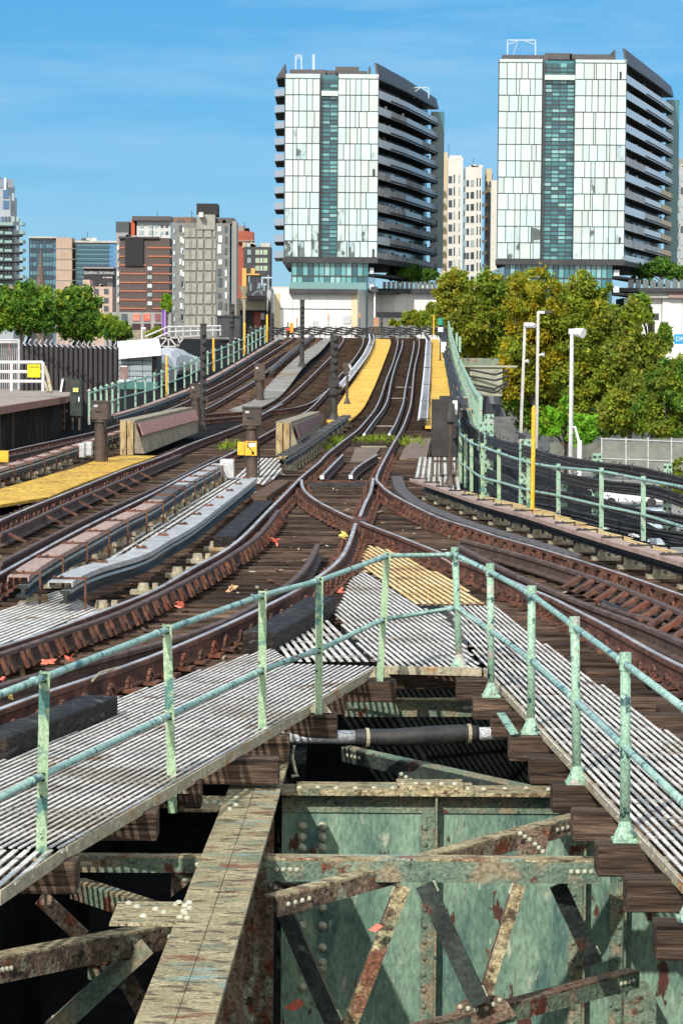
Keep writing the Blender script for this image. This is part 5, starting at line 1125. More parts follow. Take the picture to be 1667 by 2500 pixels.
PANEL = [glassm('mint_panel', (0.50, 0.66, 0.61)), glassm('pale_panel', (0.57, 0.68, 0.65)), glassm('blind_panel', (0.50, 0.57, 0.54), .3), glassm('ivory_panel', (0.55, 0.62, 0.57), .25), glassm('bright_mint_panel', (0.56, 0.75, 0.70)), glassm('wavy_panel', (0.58, 0.70, 0.66), .03, .8, 1.0, metal=.3), glassm('dark_wavy_panel', (0.52, 0.62, 0.59), .03, 1.6, 1.0, metal=.85)]
TEAL = [glassm('teal_pane', (0.03, 0.17, 0.19)), glassm('deep_teal_pane', (0.015, 0.09, 0.11)), glassm('light_teal_pane', (0.12, 0.36, 0.36)), glassm('pale_teal_pane', (0.25, 0.48, 0.46))]
m_mull = M('dark_mullion', (0.05, 0.055, 0.055), rough=.5)
m_parap = glassm('blue_grey_parapet', (0.62, 0.66, 0.70), .3)
m_parap2 = M('grey_mesh_parapet', (0.22, 0.225, 0.225), (0.55, 0.54, 0.52), .8, .5, stretch=(1.2, 1.2, .3))
m_parleft = glassm('blue_glass_parapet', (0.28, 0.34, 0.40), .2)
m_parapc = M('cream_parapet', (0.55, 0.46, 0.30))
m_soff = M('dark_soffit', (0.035, 0.035, 0.038), (0.06, 0.06, 0.06), .3, .7)
m_roofm = M('dark_roof_metal', (0.075, 0.066, 0.065), (0.10, 0.09, 0.088), .3, .5)
m_drk = glassm('recess_glass', (0.025, 0.03, 0.033), .15)
def tower(label, D0, cols_l, notch, cols_r, ncore, vtop, vfl, nf, right, seed, leftbal, lobby, roofparts, wavyrows, creamfrom=99):
    rnd = random.Random(seed); um = (cols_l[0] + cols_r[-1]) / 2; k = D0 / F
    X = lambda u: (u - CU) * k
    Z = lambda v: PD(um, v, D0).z
    zs = [Z(vfl[0] + (vfl[1] - vfl[0]) * i / nf) for i in range(nf + 1)]; zt = Z(vtop)
    t = thing('apartment_tower', label, 'tower', (X(um), D0, -7.6))
    xl, xr = X(cols_l[0]), X(cols_r[-1])
    # right side plan from roof line pixels
    R = []
    for u, v in right:
        D = D0 * (CV - 390 - right[0][1] - 0.0) / (860 - v); R.append(((u - CU) * D / F, D))
    R[0] = (xr, D0)
    back = R[-1][1]
    inset = 2.2
    xbl = xl + max(0, (back - D0) * xl / D0 + 1)
    core = [(xl + .05, D0 + 1.2), (xr - .3, D0 + 1.2)] + [(x - inset, y) for x, y in R[1:]] + [(xbl + .05, back)]
    mb = MB(); mb.prism(core, zs[-1] - .3, zt - .2); mb.build('core_wall', m_drk, t)
    # curtain wall
    rowsz = [zt] + zs
    for cols in (cols_l, cols_r):
        mb = MB(); ml = MB(); mb.box(X(cols[0]) + .05, D0 + .12, zs[-1], X(cols[-1]) - .05, D0 + 1.3, zt - .05, 7)
        for i, (za, zb) in enumerate(zip(rowsz, rowsz[1:])):
            cc = list(cols)
            if i > 0:
                inner = [c + rnd.choice((0, 0, 0, -5, 0, 5, 0, 0)) if (c2 - c0) > 16 else c for c0, c, c2 in zip(cols, cols[1:-1], cols[2:])]; cc = [cols[0]] + inner + [cols[-1]]
            tone = rnd.random()
            for a, b in zip(cc, cc[1:]):
                r = rnd.random(); mi = 0 if r < .25 else 1 if r < .5 else 2 if r < .64 else 3 if r < .82 else 4
                if i in wavyrows and i > 0:
                    if rnd.random() < wavyrows[i]: mi = 6 if rnd.random() < .3 else 5
                jy = rnd.uniform(0, .03); mb.quad((X(a), D0 + jy, zb), (X(b), D0 + jy, zb), (X(b), D0 + jy, za), (X(a), D0 + jy, za), mi)
                if i > 0: ml.box(X(b) - .055, D0 - .06, zb, X(b) + .055, D0 + .1, za - .1)
            ml.box(X(cc[0]), D0 - .05, zb - .075, X(cc[-1]), D0 + .1, zb + .075)
            ml.box(X(cc[0]) - .1, D0 - .055, zb, X(cc[0]) + .06, D0 + .1, za)
        mb.build('curtain_wall', PANEL + [m_mull], t); ml.build('mullion_grid', m_mull, t)
    # teal glazed stair strip set back
    a, b = notch; mb = MB(); ml = MB(); D1 = D0 + 1.0
    mb.box(X(cols_l[-1]), D0 + .3, zs[-1], X(a), D1 + .1, zt - .3, 4)
    rows = []
    for za, zb in zip(zs, zs[1:]):
        rows += [za + (zb - za) * f for f in (0, .27, .52, .77)]
    rows.append(zs[-1])
    for za, zb in zip(rows, rows[1:]):
        for c in range(ncore):
            xa = X(a) + (X(b) - X(a)) * c / ncore; xb = X(a) + (X(b) - X(a)) * (c + 1) / ncore; r = rnd.random(); mi = 0 if r < .4 else 1 if r < .7 else 2 if r < .93 else 3
            mb.quad((xa, D1, zb), (xb, D1, zb), (xb, D1, za), (xa, D1, za), mi); ml.box(xb - .06, D1 - .1, zb, xb + .06, D1 + .05, za - .09)
        ml.box(X(a), D1 - .12, zb - .08, X(b), D1 + .05, zb + .08)
    mb.box(X(a), D1 + .02, zs[0], X(b), D1 + .2, zt - .1, 0)
    mb.build('glazed_strip', TEAL + [m_mull], t); ml.build('strip_mullion', m_mull, t)
    mb = MB(); mb.box(X(a) - .1, D1 - 1.1, zs[0] - 3.1, X(b), D1 - .95, zs[0] - 2.2); mb.build('terrace_rail', PANEL[3], t)
    # balconies along the right side
    for i in range(nf):
        za = zs[i]; zb = zs[i + 1]; bal = MB()
        P = R; z0 = zb - .35
        poly = [(R[0][0] - .2, R[0][1] + .05)] + list(R[1:]) + [(R[-1][0] - inset, R[-1][1]), ] + [(x - inset - .1, y) for x, y in reversed(R[1:-1])] + [(R[0][0] - inset, R[0][1] + .4)]
        if i < nf: bal.prism(poly, z0, zb)
        bo = bal.build('balcony', m_soff, t)
        pr = MB(); n = len(R) - 1
        for j, ((xa, ya), (xb, yb)) in enumerate(zip(R, R[1:])):
            mi = 0 if rnd.random() < (1 - i / nf) else 1
            if j >= n - 1 and i >= creamfrom: mi = 2
            pr.hexa([(xa - .12, ya + .08, z0 - .1), (xb - .12, yb, z0 - .1), (xb, yb, z0 - .1), (xa, ya + .08, z0 - .1), (xa - .12, ya + .08, zb + .95), (xb - .12, yb, zb + .95), (xb, yb, zb + .95), (xa, ya + .08, zb + .95)], mi)
        pr.build('parapet', [m_parap, m_parap2, m_parapc], bo)
        pl = MB()
        for j, ((xa, ya), (xb, yb)) in enumerate(zip(R, R[1:])):
            for q in range(4):
                f = (q + rnd.random()) / 4; x = xa + (xb - xa) * f - rnd.uniform(.3, 1.6); y = ya + (yb - ya) * f; s_ = rnd.uniform(.2, .6); pl.box(x - .2, y - s_, zb, x + .2, y + s_, zb + rnd.uniform(1.1, 1.7), 0 if rnd.random() < .7 else 1)
        plo = pl.build('balcony_clutter', [m_soff, M('pale_clutter', (0.4, 0.38, 0.34)) if i == 0 and 'pale_clutter' not in bpy.data.materials else bpy.data.materials['pale_clutter']], bo); plo['kind'] = 'stuff'
        # glass fin at the far end
    mb = MB(); xa, ya = R[-1]; mb.box(xa - 1.5, ya, zs[-1], xa + 1.2, ya + .4, zs[0] - .5); mb.build('end_glazing', TEAL[0], t)
    # roof slab and parapet on the right, as a dark curved band
    mb = MB()
    for j, ((xa, ya), (xb, yb)) in enumerate(zip(R, R[1:])):
        ha = 2.1 - .2 * j; hb = 1.9 - .2 * j
        mb.hexa([(xa - .4, ya + .02, zs[0] + .2), (xb - .4, yb, zs[0] + .2), (xb, yb, zs[0] + .2), (xa, ya + .02, zs[0] + .2), (xa - .8, ya + .1, zt + ha), (xb - .8, yb, zt + hb), (xb - .5, yb, zt + hb), (xa - .5, ya + .1, zt + ha)])
    mb.prism([(R[0][0] - 3, R[0][1] + .5)] + [(x, y + .02) for x, y in R] + [(R[-1][0] - 3, R[-1][1])], zs[0] - .1, zs[0] + .2)
    mb.build('roof_parapet', m_roofm, t)
    mb = MB(); mb.box(xl + .8, D0 + 1.2, zt - .2, X(cols_l[-1]) + 1, D0 + 12, zt + .9); mb.box(X(cols_r[0]), D0 + 1.2, zt - .2, xr - 2, D0 + 12, zt + .7)
    for (u0, v0, u1, v1, dd) in roofparts: boxd(mb, u0, v0, u1, v1, D0 + dd, 6)
    mb.build('roof_block', m_roofm, t)
    # soffit and lobby
    mb = MB(); mb.prism([(xl - .3, D0 - .05), (xr + .1, D0 - .05)] + [(x + .1, y) for x, y in R[1:]] + [(xbl - .3, back)], zs[-1] - 1.0, zs[-1] - .1); mb.build('soffit_slab', m_soff, t)
    if lobby:
        u0, u1, vb = lobby; zb = Z(vb); D2 = D0 + 1.0; mb = MB(); ml = MB(); n = int((u1 - u0) / 13)
        zm = [zs[-1] - 1.0, zs[-1] - 3.4, zb]
        for i in range(n):
            xa = X(u0 + (u1 - u0) * i / n); xb = X(u0 + (u1 - u0) * (i + 1) / n)
            for za, zc in zip(zm, zm[1:]):
                mi = rnd.choice((0, 1, 2, 2, 3)); mb.quad((xa, D2, zc), (xb, D2, zc), (xb, D2, za), (xa, D2, za), mi); ml.box(xa - .08, D2 - .1, zc, xa + .08, D2 + .02, za - .1)
        ml.box(X(u0), D2 - .12, zm[1] - .12, X(u1), D2 + .02, zm[1] + .12)
        mb.prism([(X(u0), D2 + .05), (X(u1), D2 + .05), (X(u1) + 2, back - 5), (X(u0), back - 5)], -7.6, zs[-1] - 1.0, 1)
        mb.build('lobby_glass', TEAL, t); ml.build('lobby_mullion', m_mull, t)
        for j in range(2):
            mb = MB(); z_ = zs[-1] - 3.3 - j * 3.0; mb.prism([(X(u1), D2 + 1), (xr - .4, D0 + 2), (R[1][0], R[1][1]), (R[-1][0], R[-1][1]), (R[-1][0] - 3, R[-1][1]), (X(u1), D2 + 6)], z_, z_ + .4); bo = mb.build('balcony', m_soff, t)
            mb = MB(); mb.box(X(u1) + .3, D2 + .6, z_ + .4, xr - .6, D2 + .75, z_ + 1.5); mb.build('parapet', m_parap, bo)
    if leftbal:
        for i in range(nf + 1):
            z = zs[i] - .1 if i < nf + 1 else 0; mb = MB(); w_ = 1.9 if i else 1.7
            zz = zs[i] + (.35 if i == 0 else 0)
            mb.hexa([(xl - w_, D0 + 2.5, zz - .25), (xl - .02, D0 + .6, zz - .25), (xl - .02, D0 + 16, zz - .25), (xl - w_, D0 + 16, zz - .25), (xl - w_, D0 + 2.5, zz), (xl - .02, D0 + .6, zz), (xl - .02, D0 + 16, zz), (xl - w_, D0 + 16, zz)]); bo = mb.build('balcony', m_soff, t)
            mb = MB(); hh = 1.15
            if i == 0: mb.hexa([(xl - w_, D0 + 2.5, zz + .01), (xl, D0 + .5, zz + .01), (xl, D0 + 15, zz + .01), (xl - w_, D0 + 15, zz + .01), (xl - .1, D0 + 2.4, zt + 2), (xl, D0 + 1, zt + 2), (xl, D0 + 10, zt + 2), (xl - .1, D0 + 10, zt + 2)]); mb.build('roof_fin', m_roofm, bo); continue
            mb.hexa([(xl - w_, D0 + 2.4, zz - .1), (xl, D0 + .5, zz - .1), (xl, D0 + .58, zz - .1), (xl - w_, D0 + 2.48, zz - .1), (xl - w_, D0 + 2.4, zz + hh), (xl, D0 + .5, zz + hh), (xl, D0 + .58, zz + hh), (xl - w_, D0 + 2.48, zz + hh)]); mb.box(xl - w_ - .05, D0 + 2.5, zz - .1, xl - w_ + .02, D0 + 16, zz + hh); mb.build('parapet', m_parleft, bo)
    return t
M('pale_clutter', (0.4, 0.38, 0.34))
m_davit = M('pale_blue_frame', (0.45, 0.55, 0.62))
tower('left glass tower with a narrow teal strip and balconies on both sides', 450, [690, 709.6, 723, 742.5, 756, 774], (779, 818), [818, 837, 847, 860, 874, 892.6, 915.5], 2, 180.5, (192, 628), 11,
      [(915.5, 192), (946, 205), (984, 222), (1023, 243), (1061, 264)], 3, True, (708, 894, 712), [(819, 163, 876, 180, 3), (780, 172, 820, 184, 2.2), (900, 163, 905, 182, 1)], {4: .15, 5: .6, 6: .3, 9: .4, 10: .75, 11: .85})
tower('right glass tower with a broad teal strip, level with the picture top', 450, [1206, 1226, 1248, 1261, 1282, 1293, 1311], (1318, 1390), [1390, 1411, 1431, 1441, 1463, 1476, 1492, 1514], 4, 145, (153, 633), 12,
      [(1514, 155), (1563, 188), (1602, 215), (1629, 236)], 8, False, (1226, 1488, 705), [(1330, 130, 1395, 145, 3), (1390, 133, 1495, 145, 3), (1497, 122, 1502, 145, 1)], {6: .25, 8: .3, 9: .4, 11: .6, 12: .7}, 6)
for lab, u0, u1, vt, vb, D in (('davit frame on the left tower roof, left of two', 722, 736, 133, 172, 453), ('single davit mast on the left tower roof', 764, 768, 133, 172, 453), ('wide davit frame on the right tower roof', 1238, 1306, 96, 136, 453), ('thin frame behind the left tower parapet', 1010, 1046, 212, 240, 480)):
    mb = MB(); w_ = .22
    for u in ({u0, u1} if u1 - u0 > 6 else {u0, u0 + 3}): mb.bar(PD(u, vb, D), PD(u, vt, D), w_, w_, up=(0, 1, 0))
    if u1 - u0 > 6: mb.bar(PD(u0, vt + 2, D), PD(u1, vt + 2, D), w_, w_); mb.bar(PD(u0 + 2, vt + 12, D), PD((u0 + u1) / 2, vt + 1, D), .15, .15, up=(0, 1, 0)); mb.bar(PD(u1 - 2, vt + 12, D), PD((u0 + u1) / 2, vt + 1, D), .15, .15, up=(0, 1, 0))
    if u1 - u0 > 40: mb.tube(spline([PD(u0 + 26, vt + 3, D), PD(u0 + 28, vt + 22, D), PD(u0 + 14, vt + 38, D)], .5), .06, 5)
    tag(mb.build('davit_frame', m_davit), lab, 'davit', 'roof davits')
# podium
m_pod = M('white_podium_panel', (0.74, 0.72, 0.67), (0.82, 0.80, 0.76), .4, .8)
m_podb = M('blue_white_panel', (0.55, 0.58, 0.60)); m_cream = M('cream_pilaster', (0.66, 0.53, 0.30), (0.7, 0.58, 0.36), .6)
t = thing('podium_building', 'white panelled podium below the left glass tower', 'building', tuple(PD(770, 860, 440)))
mb = MB(); a = PD(668, 715, 440); b = PD(872, 860, 440); c = PD(652, 715, 455); d = PD(912, 715, 462); zt = PD(770, 706, 440).z
mb.prism([(a.x, 440), (b.x, 440), (d.x, 462), (d.x, 480), (c.x, 480), (c.x, 455)], -7.6, zt); mb.build('wall', m_pod, t)
mb = MB(); boxd(mb, 671, 716, 684, 803, 439.9, .09); boxd(mb, 858, 716, 872, 803, 439.9, .09); mb.build('pilaster', m_cream, t)
mb = MB(); boxd(mb, 706, 706, 873, 716, 438.6, 10); boxd(mb, 660, 700, 706, 708, 441, 12, 1); mb.build('coping', [m_soff, m_pale], t)
mb = MB()
for u in (714, 757, 798, 836): boxd(mb, u, 718, u + .8, 803, 439.93, .06)
boxd(mb, 684, 754, 858, 754.8, 439.93, .06); mb.build('panel_joint', m_mull, t)
mb = MB(); boxd(mb, 763, 783, 777, 803, 439.8, .18); boxd(mb, 838, 770, 857, 790, 439.8, .18); mb.build('louvre', m_grey, t)
mb = MB(); a = PD(910, 690, 441); boxd(mb, 906, 700, 922, 713, 440, 12); boxd(mb, 912, 715, 916.5, 800, 441, .5, 1); mb.build('overhang', [m_soff, m_pod], t)
mb = MB(); boxd(mb, 708, 690, 894, 706, 438.8, .1); mb.build('glass_balustrade', glassm('clear_rail', (0.16, 0.30, 0.29)), t)
t = thing('podium_wall', 'long white podium wall behind the trees right of the left tower', 'building', tuple(PD(1000, 860, 468)))
mb = MB(); boxd(mb, 916, 714, 1090, 900, 468, 12); mb.build('wall', m_pod, t); mb = MB(); boxd(mb, 880, 706, 1200, 715, 466.5, 14); mb.build('coping', m_soff, t); mb = MB(); boxd(mb, 920, 762, 990, 775, 467.8, .19); mb.build('dark_strip', m_drk, t)
mb = MB()
for u in (930, 959, 993, 1045): boxd(mb, u, 716, u + .8, 800, 467.9, .09)
mb.build('panel_joint', m_mull, t)
mb = MB()
for u in range(934, 1080, 11): boxd(mb, u, 688, u + 8.5, 706, 467, .1)
mb.build('glass_balustrade', glassm('clear_rail_2', (0.12, 0.16, 0.15)), t)
for k in range(7):
    mb = MB(); u = 976 + 13 * k; boxd(mb, u, 702, u + 6, 703.5, 470, .5); boxd(mb, u, 697, u + 6, 702, 470.5, .08); boxd(mb, u, 703.5, u + 1, 706, 470, .08); boxd(mb, u + 5, 703.5, u + 6, 706, 470, .08)
    tag(mb.build('terrace_chair', m_white), 'white chair in the row on the podium roof terrace', 'chair', 'white terrace chairs')
t = thing('podium_wall', 'white podium wall at the right edge beneath the right tower', 'building', tuple(PD(1600, 860, 462)))
mb = MB(); boxd(mb, 1520, 728, 1640, 900, 462, 14); boxd(mb, 1614, 728, 1720, 900, 461.5, 14); mb.build('wall', m_pod, t); mb = MB(); boxd(mb, 1510, 704, 1720, 712, 459.5, 16, 0); boxd(mb, 1570, 713.5, 1630, 727, 460.5, 12, 1); boxd(mb, 1630, 713.5, 1720, 727, 460.2, 12, 2); mb.build('coping', [m_soff, m_pale, m_boardp], t)
mb = MB()
for u in range(1532, 1720, 18): boxd(mb, u, 683, u + 14, 704, 460.5, .1)
mb.build('glass_balustrade', bpy.data.materials['clear_rail_2'], t)
mb = MB(); boxd(mb, 1592, 765, 1607, 780, 461.8, .19); boxd(mb, 1612, 730, 1614, 815, 461.3, .19); boxd(mb, 1663, 730, 1664, 815, 461.4, .09); mb.build('opening', m_drk, t)
q = PD(1655, 825, 300); t = thing('mural_sign', 'bright blue sign with white letters at the right edge above the trees', 'sign', tuple(PD(1655, 838, 300))); mb = MB(); boxd(mb, 1645, 816, 1700, 840, 300, .3); mb.build('sign_board', M('cyan_paint', (0.02, 0.32, 0.70)), t); text('DM', 'sign_text', PD(1660, 828, 299.9), .75, m_white, t)

# ================================================================== CITY BUILDINGS
def wins(parent, us, vs, w_, h_, D, mats, name='window', d=.06, skip=0, seed=1):
    rnd = random.Random(seed); k = D / F; me = {}
    for m in mats:
        o = MB().box(-w_ * k / 2, 0, -h_ * k / 2, w_ * k / 2, d + .05, h_ * k / 2).build(name, m); me[m.name] = o.data; bpy.data.objects.remove(o)
    for v in vs:
        for u in us:
            if rnd.random() < skip: continue
            o = bpy.data.objects.new(name, me[rnd.choice(mats).name]); C.objects.link(o); o.parent = parent
            p = PD(u, v, D); o.location = Vector((p.x, D - d, p.z)) - parent.location
def block(t, name, mat, u0, v0, u1, v1, D, dep):
    dep = min(dep, 7) if u1 - u0 > 12 else min(dep, 3); g = dep / D
    if u1 < CU and u1 - u0 > 12: u1 = CU + (u1 - CU) * (1 + g)
    if u0 > CU and u1 - u0 > 12: u0 = CU + (u0 - CU) * (1 + g)
    mb = MB(); boxd(mb, u0, v0, u1, v1, D, dep); return mb.build(name, mat, t)
m_win = glassm('dark_window', (0.05, 0.07, 0.08)); m_win2 = glassm('pale_window', (0.32, 0.40, 0.40)); m_winw = glassm('white_window', (0.62, 0.65, 0.62), .3)
m_cream2 = M('cream_facade', (0.58, 0.55, 0.48), (0.66, 0.63, 0.56), .3); m_tanf = M('tan_facade', (0.52, 0.42, 0.27)); m_shade = M('grey_brick', (0.28, 0.26, 0.23))
t = thing('apartment_block', 'cream apartment block with stacked bays between the two glass towers', 'building', tuple(PD(1130, 860, 600)))
block(t, 'wall', m_cream2, 1086, 385, 1130, 860, 598, 30); block(t, 'wall', m_cream2, 1128, 408, 1176, 860, 596, 30); block(t, 'wall', m_tanf, 1074, 372, 1092, 860, 602, 30); block(t, 'wall', m_shade, 1178, 425, 1202, 860, 603, 30); block(t, 'wall', m_tanf, 1182, 412, 1200, 470, 602, 25); block(t, 'wall', m_cream2, 1190, 440, 1215, 860, 600, 25)
block(t, 'parapet', m_cream2, 1094, 380, 1126, 386, 600, 20); block(t, 'parapet', m_cream2, 1150, 403, 1178, 410, 599, 20)
vs = [447 + 29.5 * i for i in range(9)]
wins(t, [1098.5], vs, 8.5, 17, 598, [m_win]); wins(t, [1108, 1120], vs, 3, 20, 598, [m_win, m_win2], seed=3); wins(t, [1134, 1141], [v + 8 for v in vs], 5.5, 15, 596, [m_win2, m_win], seed=4); wins(t, [1152], [v + 8 for v in vs], 8, 16, 596, [m_win, m_win2], seed=5); wins(t, [1164, 1171], [v + 8 for v in vs], 2.6, 20, 596, [m_win], seed=6); wins(t, [1187, 1195], [v + 10 for v in vs], 4, 14, 602, [m_win], seed=7)
mb = MB(); boxd(mb, 1094, 353, 1095.4, 385, 605, .3); boxd(mb, 1102, 381, 1106, 386, 604, 1); mb.build('mast', m_mull, t)
for i in range(9): block(t, 'balcony', m_pale, 1074, vs[i] + 12, 1084, vs[i] + 20, 600, 1.5); block(t, 'balcony', m_pale, 1177, vs[i] + 20, 1186, vs[i] + 27, 601, 1.5)
t = thing('apartment_block', 'grey apartment block with square windows at the right edge', 'building', tuple(PD(1660, 860, 560)))
block(t, 'wall', M('light_grey_facade', (0.36, 0.37, 0.36), (0.42, 0.43, 0.41), .3), 1640, 408, 1760, 860, 560, 40); block(t, 'roof_block', m_shade, 1646, 388, 1760, 410, 565, 30)
wins(t, [1650, 1665, 1680], [442 + 31.5 * i for i in range(8)], 10, 16, 560, [m_win, m_win2], seed=2); wins(t, [1657, 1672], [455 + 31.5 * i for i in range(8)], 2.5, 3, 560, [m_drk], 'vent')
# far left stepped glass tower
t = thing('apartment_tower', 'stepped blue glass apartment tower with green balconies at the left edge', 'tower', tuple(PD(20, 860, 350)))
mw_ = M('tower_frame', (0.34, 0.36, 0.38)); gb = glassm('blue_pane', (0.05, 0.13, 0.25)); gg = glassm('green_pane', (0.22, 0.36, 0.33))
block(t, 'wall', mw_, -60, 446, 37, 860, 352, 20); block(t, 'wall', mw_, -60, 478, 42, 860, 351, 20); block(t, 'wall', mw_, -60, 528, 49, 860, 350, 20); block(t, 'roof_block', mw_, -40, 430, 12, 448, 354, 10); block(t, 'roof_block', m_winw, 11, 434, 16, 470, 351.5, 3)
wins(t, [5, 27], [458], 14, 20, 352, [glassm('grey_pane', (0.2, 0.24, 0.3))]); wins(t, [16], [484, 510], 14, 20, 351, [gb]); wins(t, [33], [490, 515], 6, 18, 351, [m_win2, m_win])
vs = [541 + 21.5 * i for i in range(7)]
wins(t, [0, 8, 16, 24, 34, 44], vs, 5.5, 12, 350, [gb, m_win, gg, m_win2], seed=5)
for v in vs + [vs[-1] + 21.5]:
    b = block(t, 'balcony', m_soff, -40, v + 9, 57 if v > 545 else 40, v + 12, 347.5, 4); mb = MB(); boxd(mb, -40, v + 1, 8, v + 9, 347.6, .1); boxd(mb, 12, v + 3, 30, v + 9.5, 347.4, .1); boxd(mb, 48, v + 1, 57, v + 9, 347.6, 3); mb.build('glass_panel', gg, b)
# blue office building
t = thing('office_building', 'dark blue glass office block with a tan stone shaft', 'building', tuple(PD(170, 860, 520)))
block(t, 'wall', m_drk, 72, 580, 140, 860, 520, 30); block(t, 'wall', m_drk, 184, 590, 285, 860, 519, 30); block(t, 'stone_shaft', M('tan_stone', (0.42, 0.30, 0.22), (0.5, 0.37, 0.28), .5), 138, 580, 185, 860, 517, 20)
go = [glassm('office_glass', (0.02, 0.09, 0.14)), glassm('office_glass_pale', (0.07, 0.2, 0.24)), glassm('office_glass_dark', (0.01, 0.04, 0.07))]
mb = MB(); rnd = random.Random(2)
for i in range(11):
    for j in range(8): boxd(mb, 74 + 8 * j, 585 + 11 * i, 80.5 + 8 * j, 594 + 11 * i, 519.9, .05, rnd.choice((0, 1, 1)) if i % 2 else rnd.choice((0, 2, 2)))
mb.build('curtain_wall', go, t)
mb = MB()
for i in range(11): boxd(mb, 186, 597 + 11 * i, 268, 600 + 11 * i, 518.8, .1, 1); boxd(mb, 186, 600 + 11 * i, 268, 605 + 11 * i, 518.9, .05, 0); boxd(mb, 268, 594 + 11 * i, 284, 604 + 11 * i, 518.9, .05, 3)
mb.build('curtain_wall', go + [glassm('sky_blue_pane', (0.06, 0.22, 0.42))], t)
mb = MB(); boxd(mb, 70, 578, 140, 581, 519, 20); boxd(mb, 183, 588, 287, 592, 518.5, 20); mb.build('coping', m_pale, t)
mb = MB()
for v in (606, 632, 658, 684): boxd(mb, 138, v, 185, v + 1, 516.9, .09)
for u in (98, 146, 160): boxd(mb, u, 570, u + .7, 580, 521, .2)
mb.build('stone_joint', m_shade, t)
P = PD(100, 700, 470); t = thing('church_spire', 'slim brown church spire in front of the blue office block', 'spire', (P.x, 470, -7.6)); mb = MB(); k = 470 / F; zt = PD(100, 604, 470).z; zb = PD(100, 700, 470).z; xx = P.x
mb.tube([(xx, 470, -7.6), (xx, 470, zb), (xx, 470, zt)], [1.0, .85, .05], 8); mb.build('spire_cone', M('brown_slate', (0.10, 0.07, 0.055), (0.2, 0.15, 0.12), 2, .9), t)
t = thing('retail_building', 'black fronted building carrying the white lettered sign', 'building', tuple(PD(245, 860, 500))); block(t, 'wall', M('black_cladding', (0.02, 0.02, 0.022), (0.035, 0.035, 0.038), .5), 205, 655, 284, 860, 500, 15); block(t, 'coping', m_shade, 204, 652, 286, 655.5, 499.5, 15)
k = 500 / F
text('QUEENS CROSSING', 'sign_text', PD(243, 666.5, 499.9), 8.4 * k, m_white, t, .02); o = text('Q          C', 'sign_initials', PD(236, 665.5, 499.85), .01, m_white, t, .02); bpy.data.objects.remove(o)
mb = MB(); 
for j in range(6): boxd(mb, 252 + 3.9 * j, 676, 255 + 3.9 * j, 679, 499.9, .09)
mb.build('small_lettering', M('pinkish_letters', (0.7, 0.5, 0.5)), t)
t = thing('pink_building', 'pink stucco building with dark square windows behind the left tree', 'building', tuple(PD(240, 860, 480))); mp2 = M('pink_stucco', (0.50, 0.35, 0.27), (0.58, 0.42, 0.33), .5)
block(t, 'wall', mp2, 196, 700, 283, 860, 480, 20); block(t, 'roof_block', mp2, 203, 683, 229, 702, 481, 10); wins(t, [236, 260], [718, 740, 760], 11, 13, 480, [m_win])
# brown brick
t = thing('brick_building', 'dark brown brick building with orange stripes and a black blank panel', 'building', tuple(PD(350, 860, 440))); mbk = M('brown_brick', (0.085, 0.062, 0.055), (0.14, 0.105, 0.095), 3, .9)
block(t, 'wall', mbk, 292, 581, 421, 860, 440, 25); block(t, 'black_panel', M('matt_black', (0.012, 0.012, 0.014)), 306, 580, 351, 649, 439.6, .39); block(t, 'coping', m_soff, 290, 578, 395, 582, 439.5, 20)
mb = MB()
for i in range(9):
    v = 603 + 21.2 * i
    if v + 3 > 772: break
    boxd(mb, 293, v, 305 if v < 645 else 358, v + 3.2, 439.85, .14); boxd(mb, 360 if v < 645 else 373, v, 420, v + 3.2, 439.85, .14)
mb.build('orange_stripe', M('orange_brick', (0.42, 0.15, 0.075)), t)
wins(t, [366], [660 + 21.3 * i for i in range(5)], 11, 9, 440, [m_winw, m_win2], seed=4); wins(t, [289], [610 + 21.3 * i for i in range(7)], 5, 11, 439.9, [m_winw, m_win2]); block(t, 'wall', m_shade, 285, 590, 293, 860, 440.3, 20)
t = thing('apartment_block', 'white and red apartment block with a dark attic behind the brick building', 'building', tuple(PD(350, 860, 560))); mwf = M('white_facade', (0.6, 0.6, 0.58))
block(t, 'wall', M('slate_facade', (0.07, 0.08, 0.085)), 283, 541, 322, 860, 560, 20); block(t, 'wall', M('orange_red_facade', (0.45, 0.10, 0.03)), 320, 536, 336, 860, 559, 20); block(t, 'wall', mwf, 334, 537, 422, 860, 559.5, 20); block(t, 'attic', m_roofm, 323, 528, 424, 538, 558, 20); block(t, 'wall', M('grey_facade', (0.3, 0.3, 0.3)), 283, 568, 320, 860, 559.5, 20)
wins(t, [346, 369], [556, 573], 11, 10, 559.5, [m_win2]); wins(t, [382, 396, 408], [556, 573], 7, 8, 559.5, [m_win2, m_win])
t = thing('concrete_tower', 'grey concrete slab tower with a black rooftop box and irregular white windows', 'building', tuple(PD(500, 860, 420))); mcf = M('grey_concrete', (0.17, 0.17, 0.155), (0.23, 0.23, 0.21), 1.2, .85); mcp = M('light_concrete_panel', (0.28, 0.27, 0.225), (0.36, 0.35, 0.29), 1.0, .85)
block(t, 'wall', mcf, 422, 545, 566, 860, 420, 22); block(t, 'wall', m_shade, 566, 540, 582, 860, 421, 22); block(t, 'stair_bulkhead', mcp, 481, 524, 530, 560, 419.6, 15); block(t, 'black_box', M('black_box', (0.014, 0.014, 0.016)), 480, 497, 536, 525, 422, 12); block(t, 'roof_block', m_roofm, 530, 532, 576, 546, 422, 12); block(t, 'roof_block', M('brick_lift_house', (0.22, 0.12, 0.08)), 424, 530, 482, 546, 424, 12); block(t, 'roof_block', m_winw, 486, 518, 496, 530, 418, 2)
mb = MB()
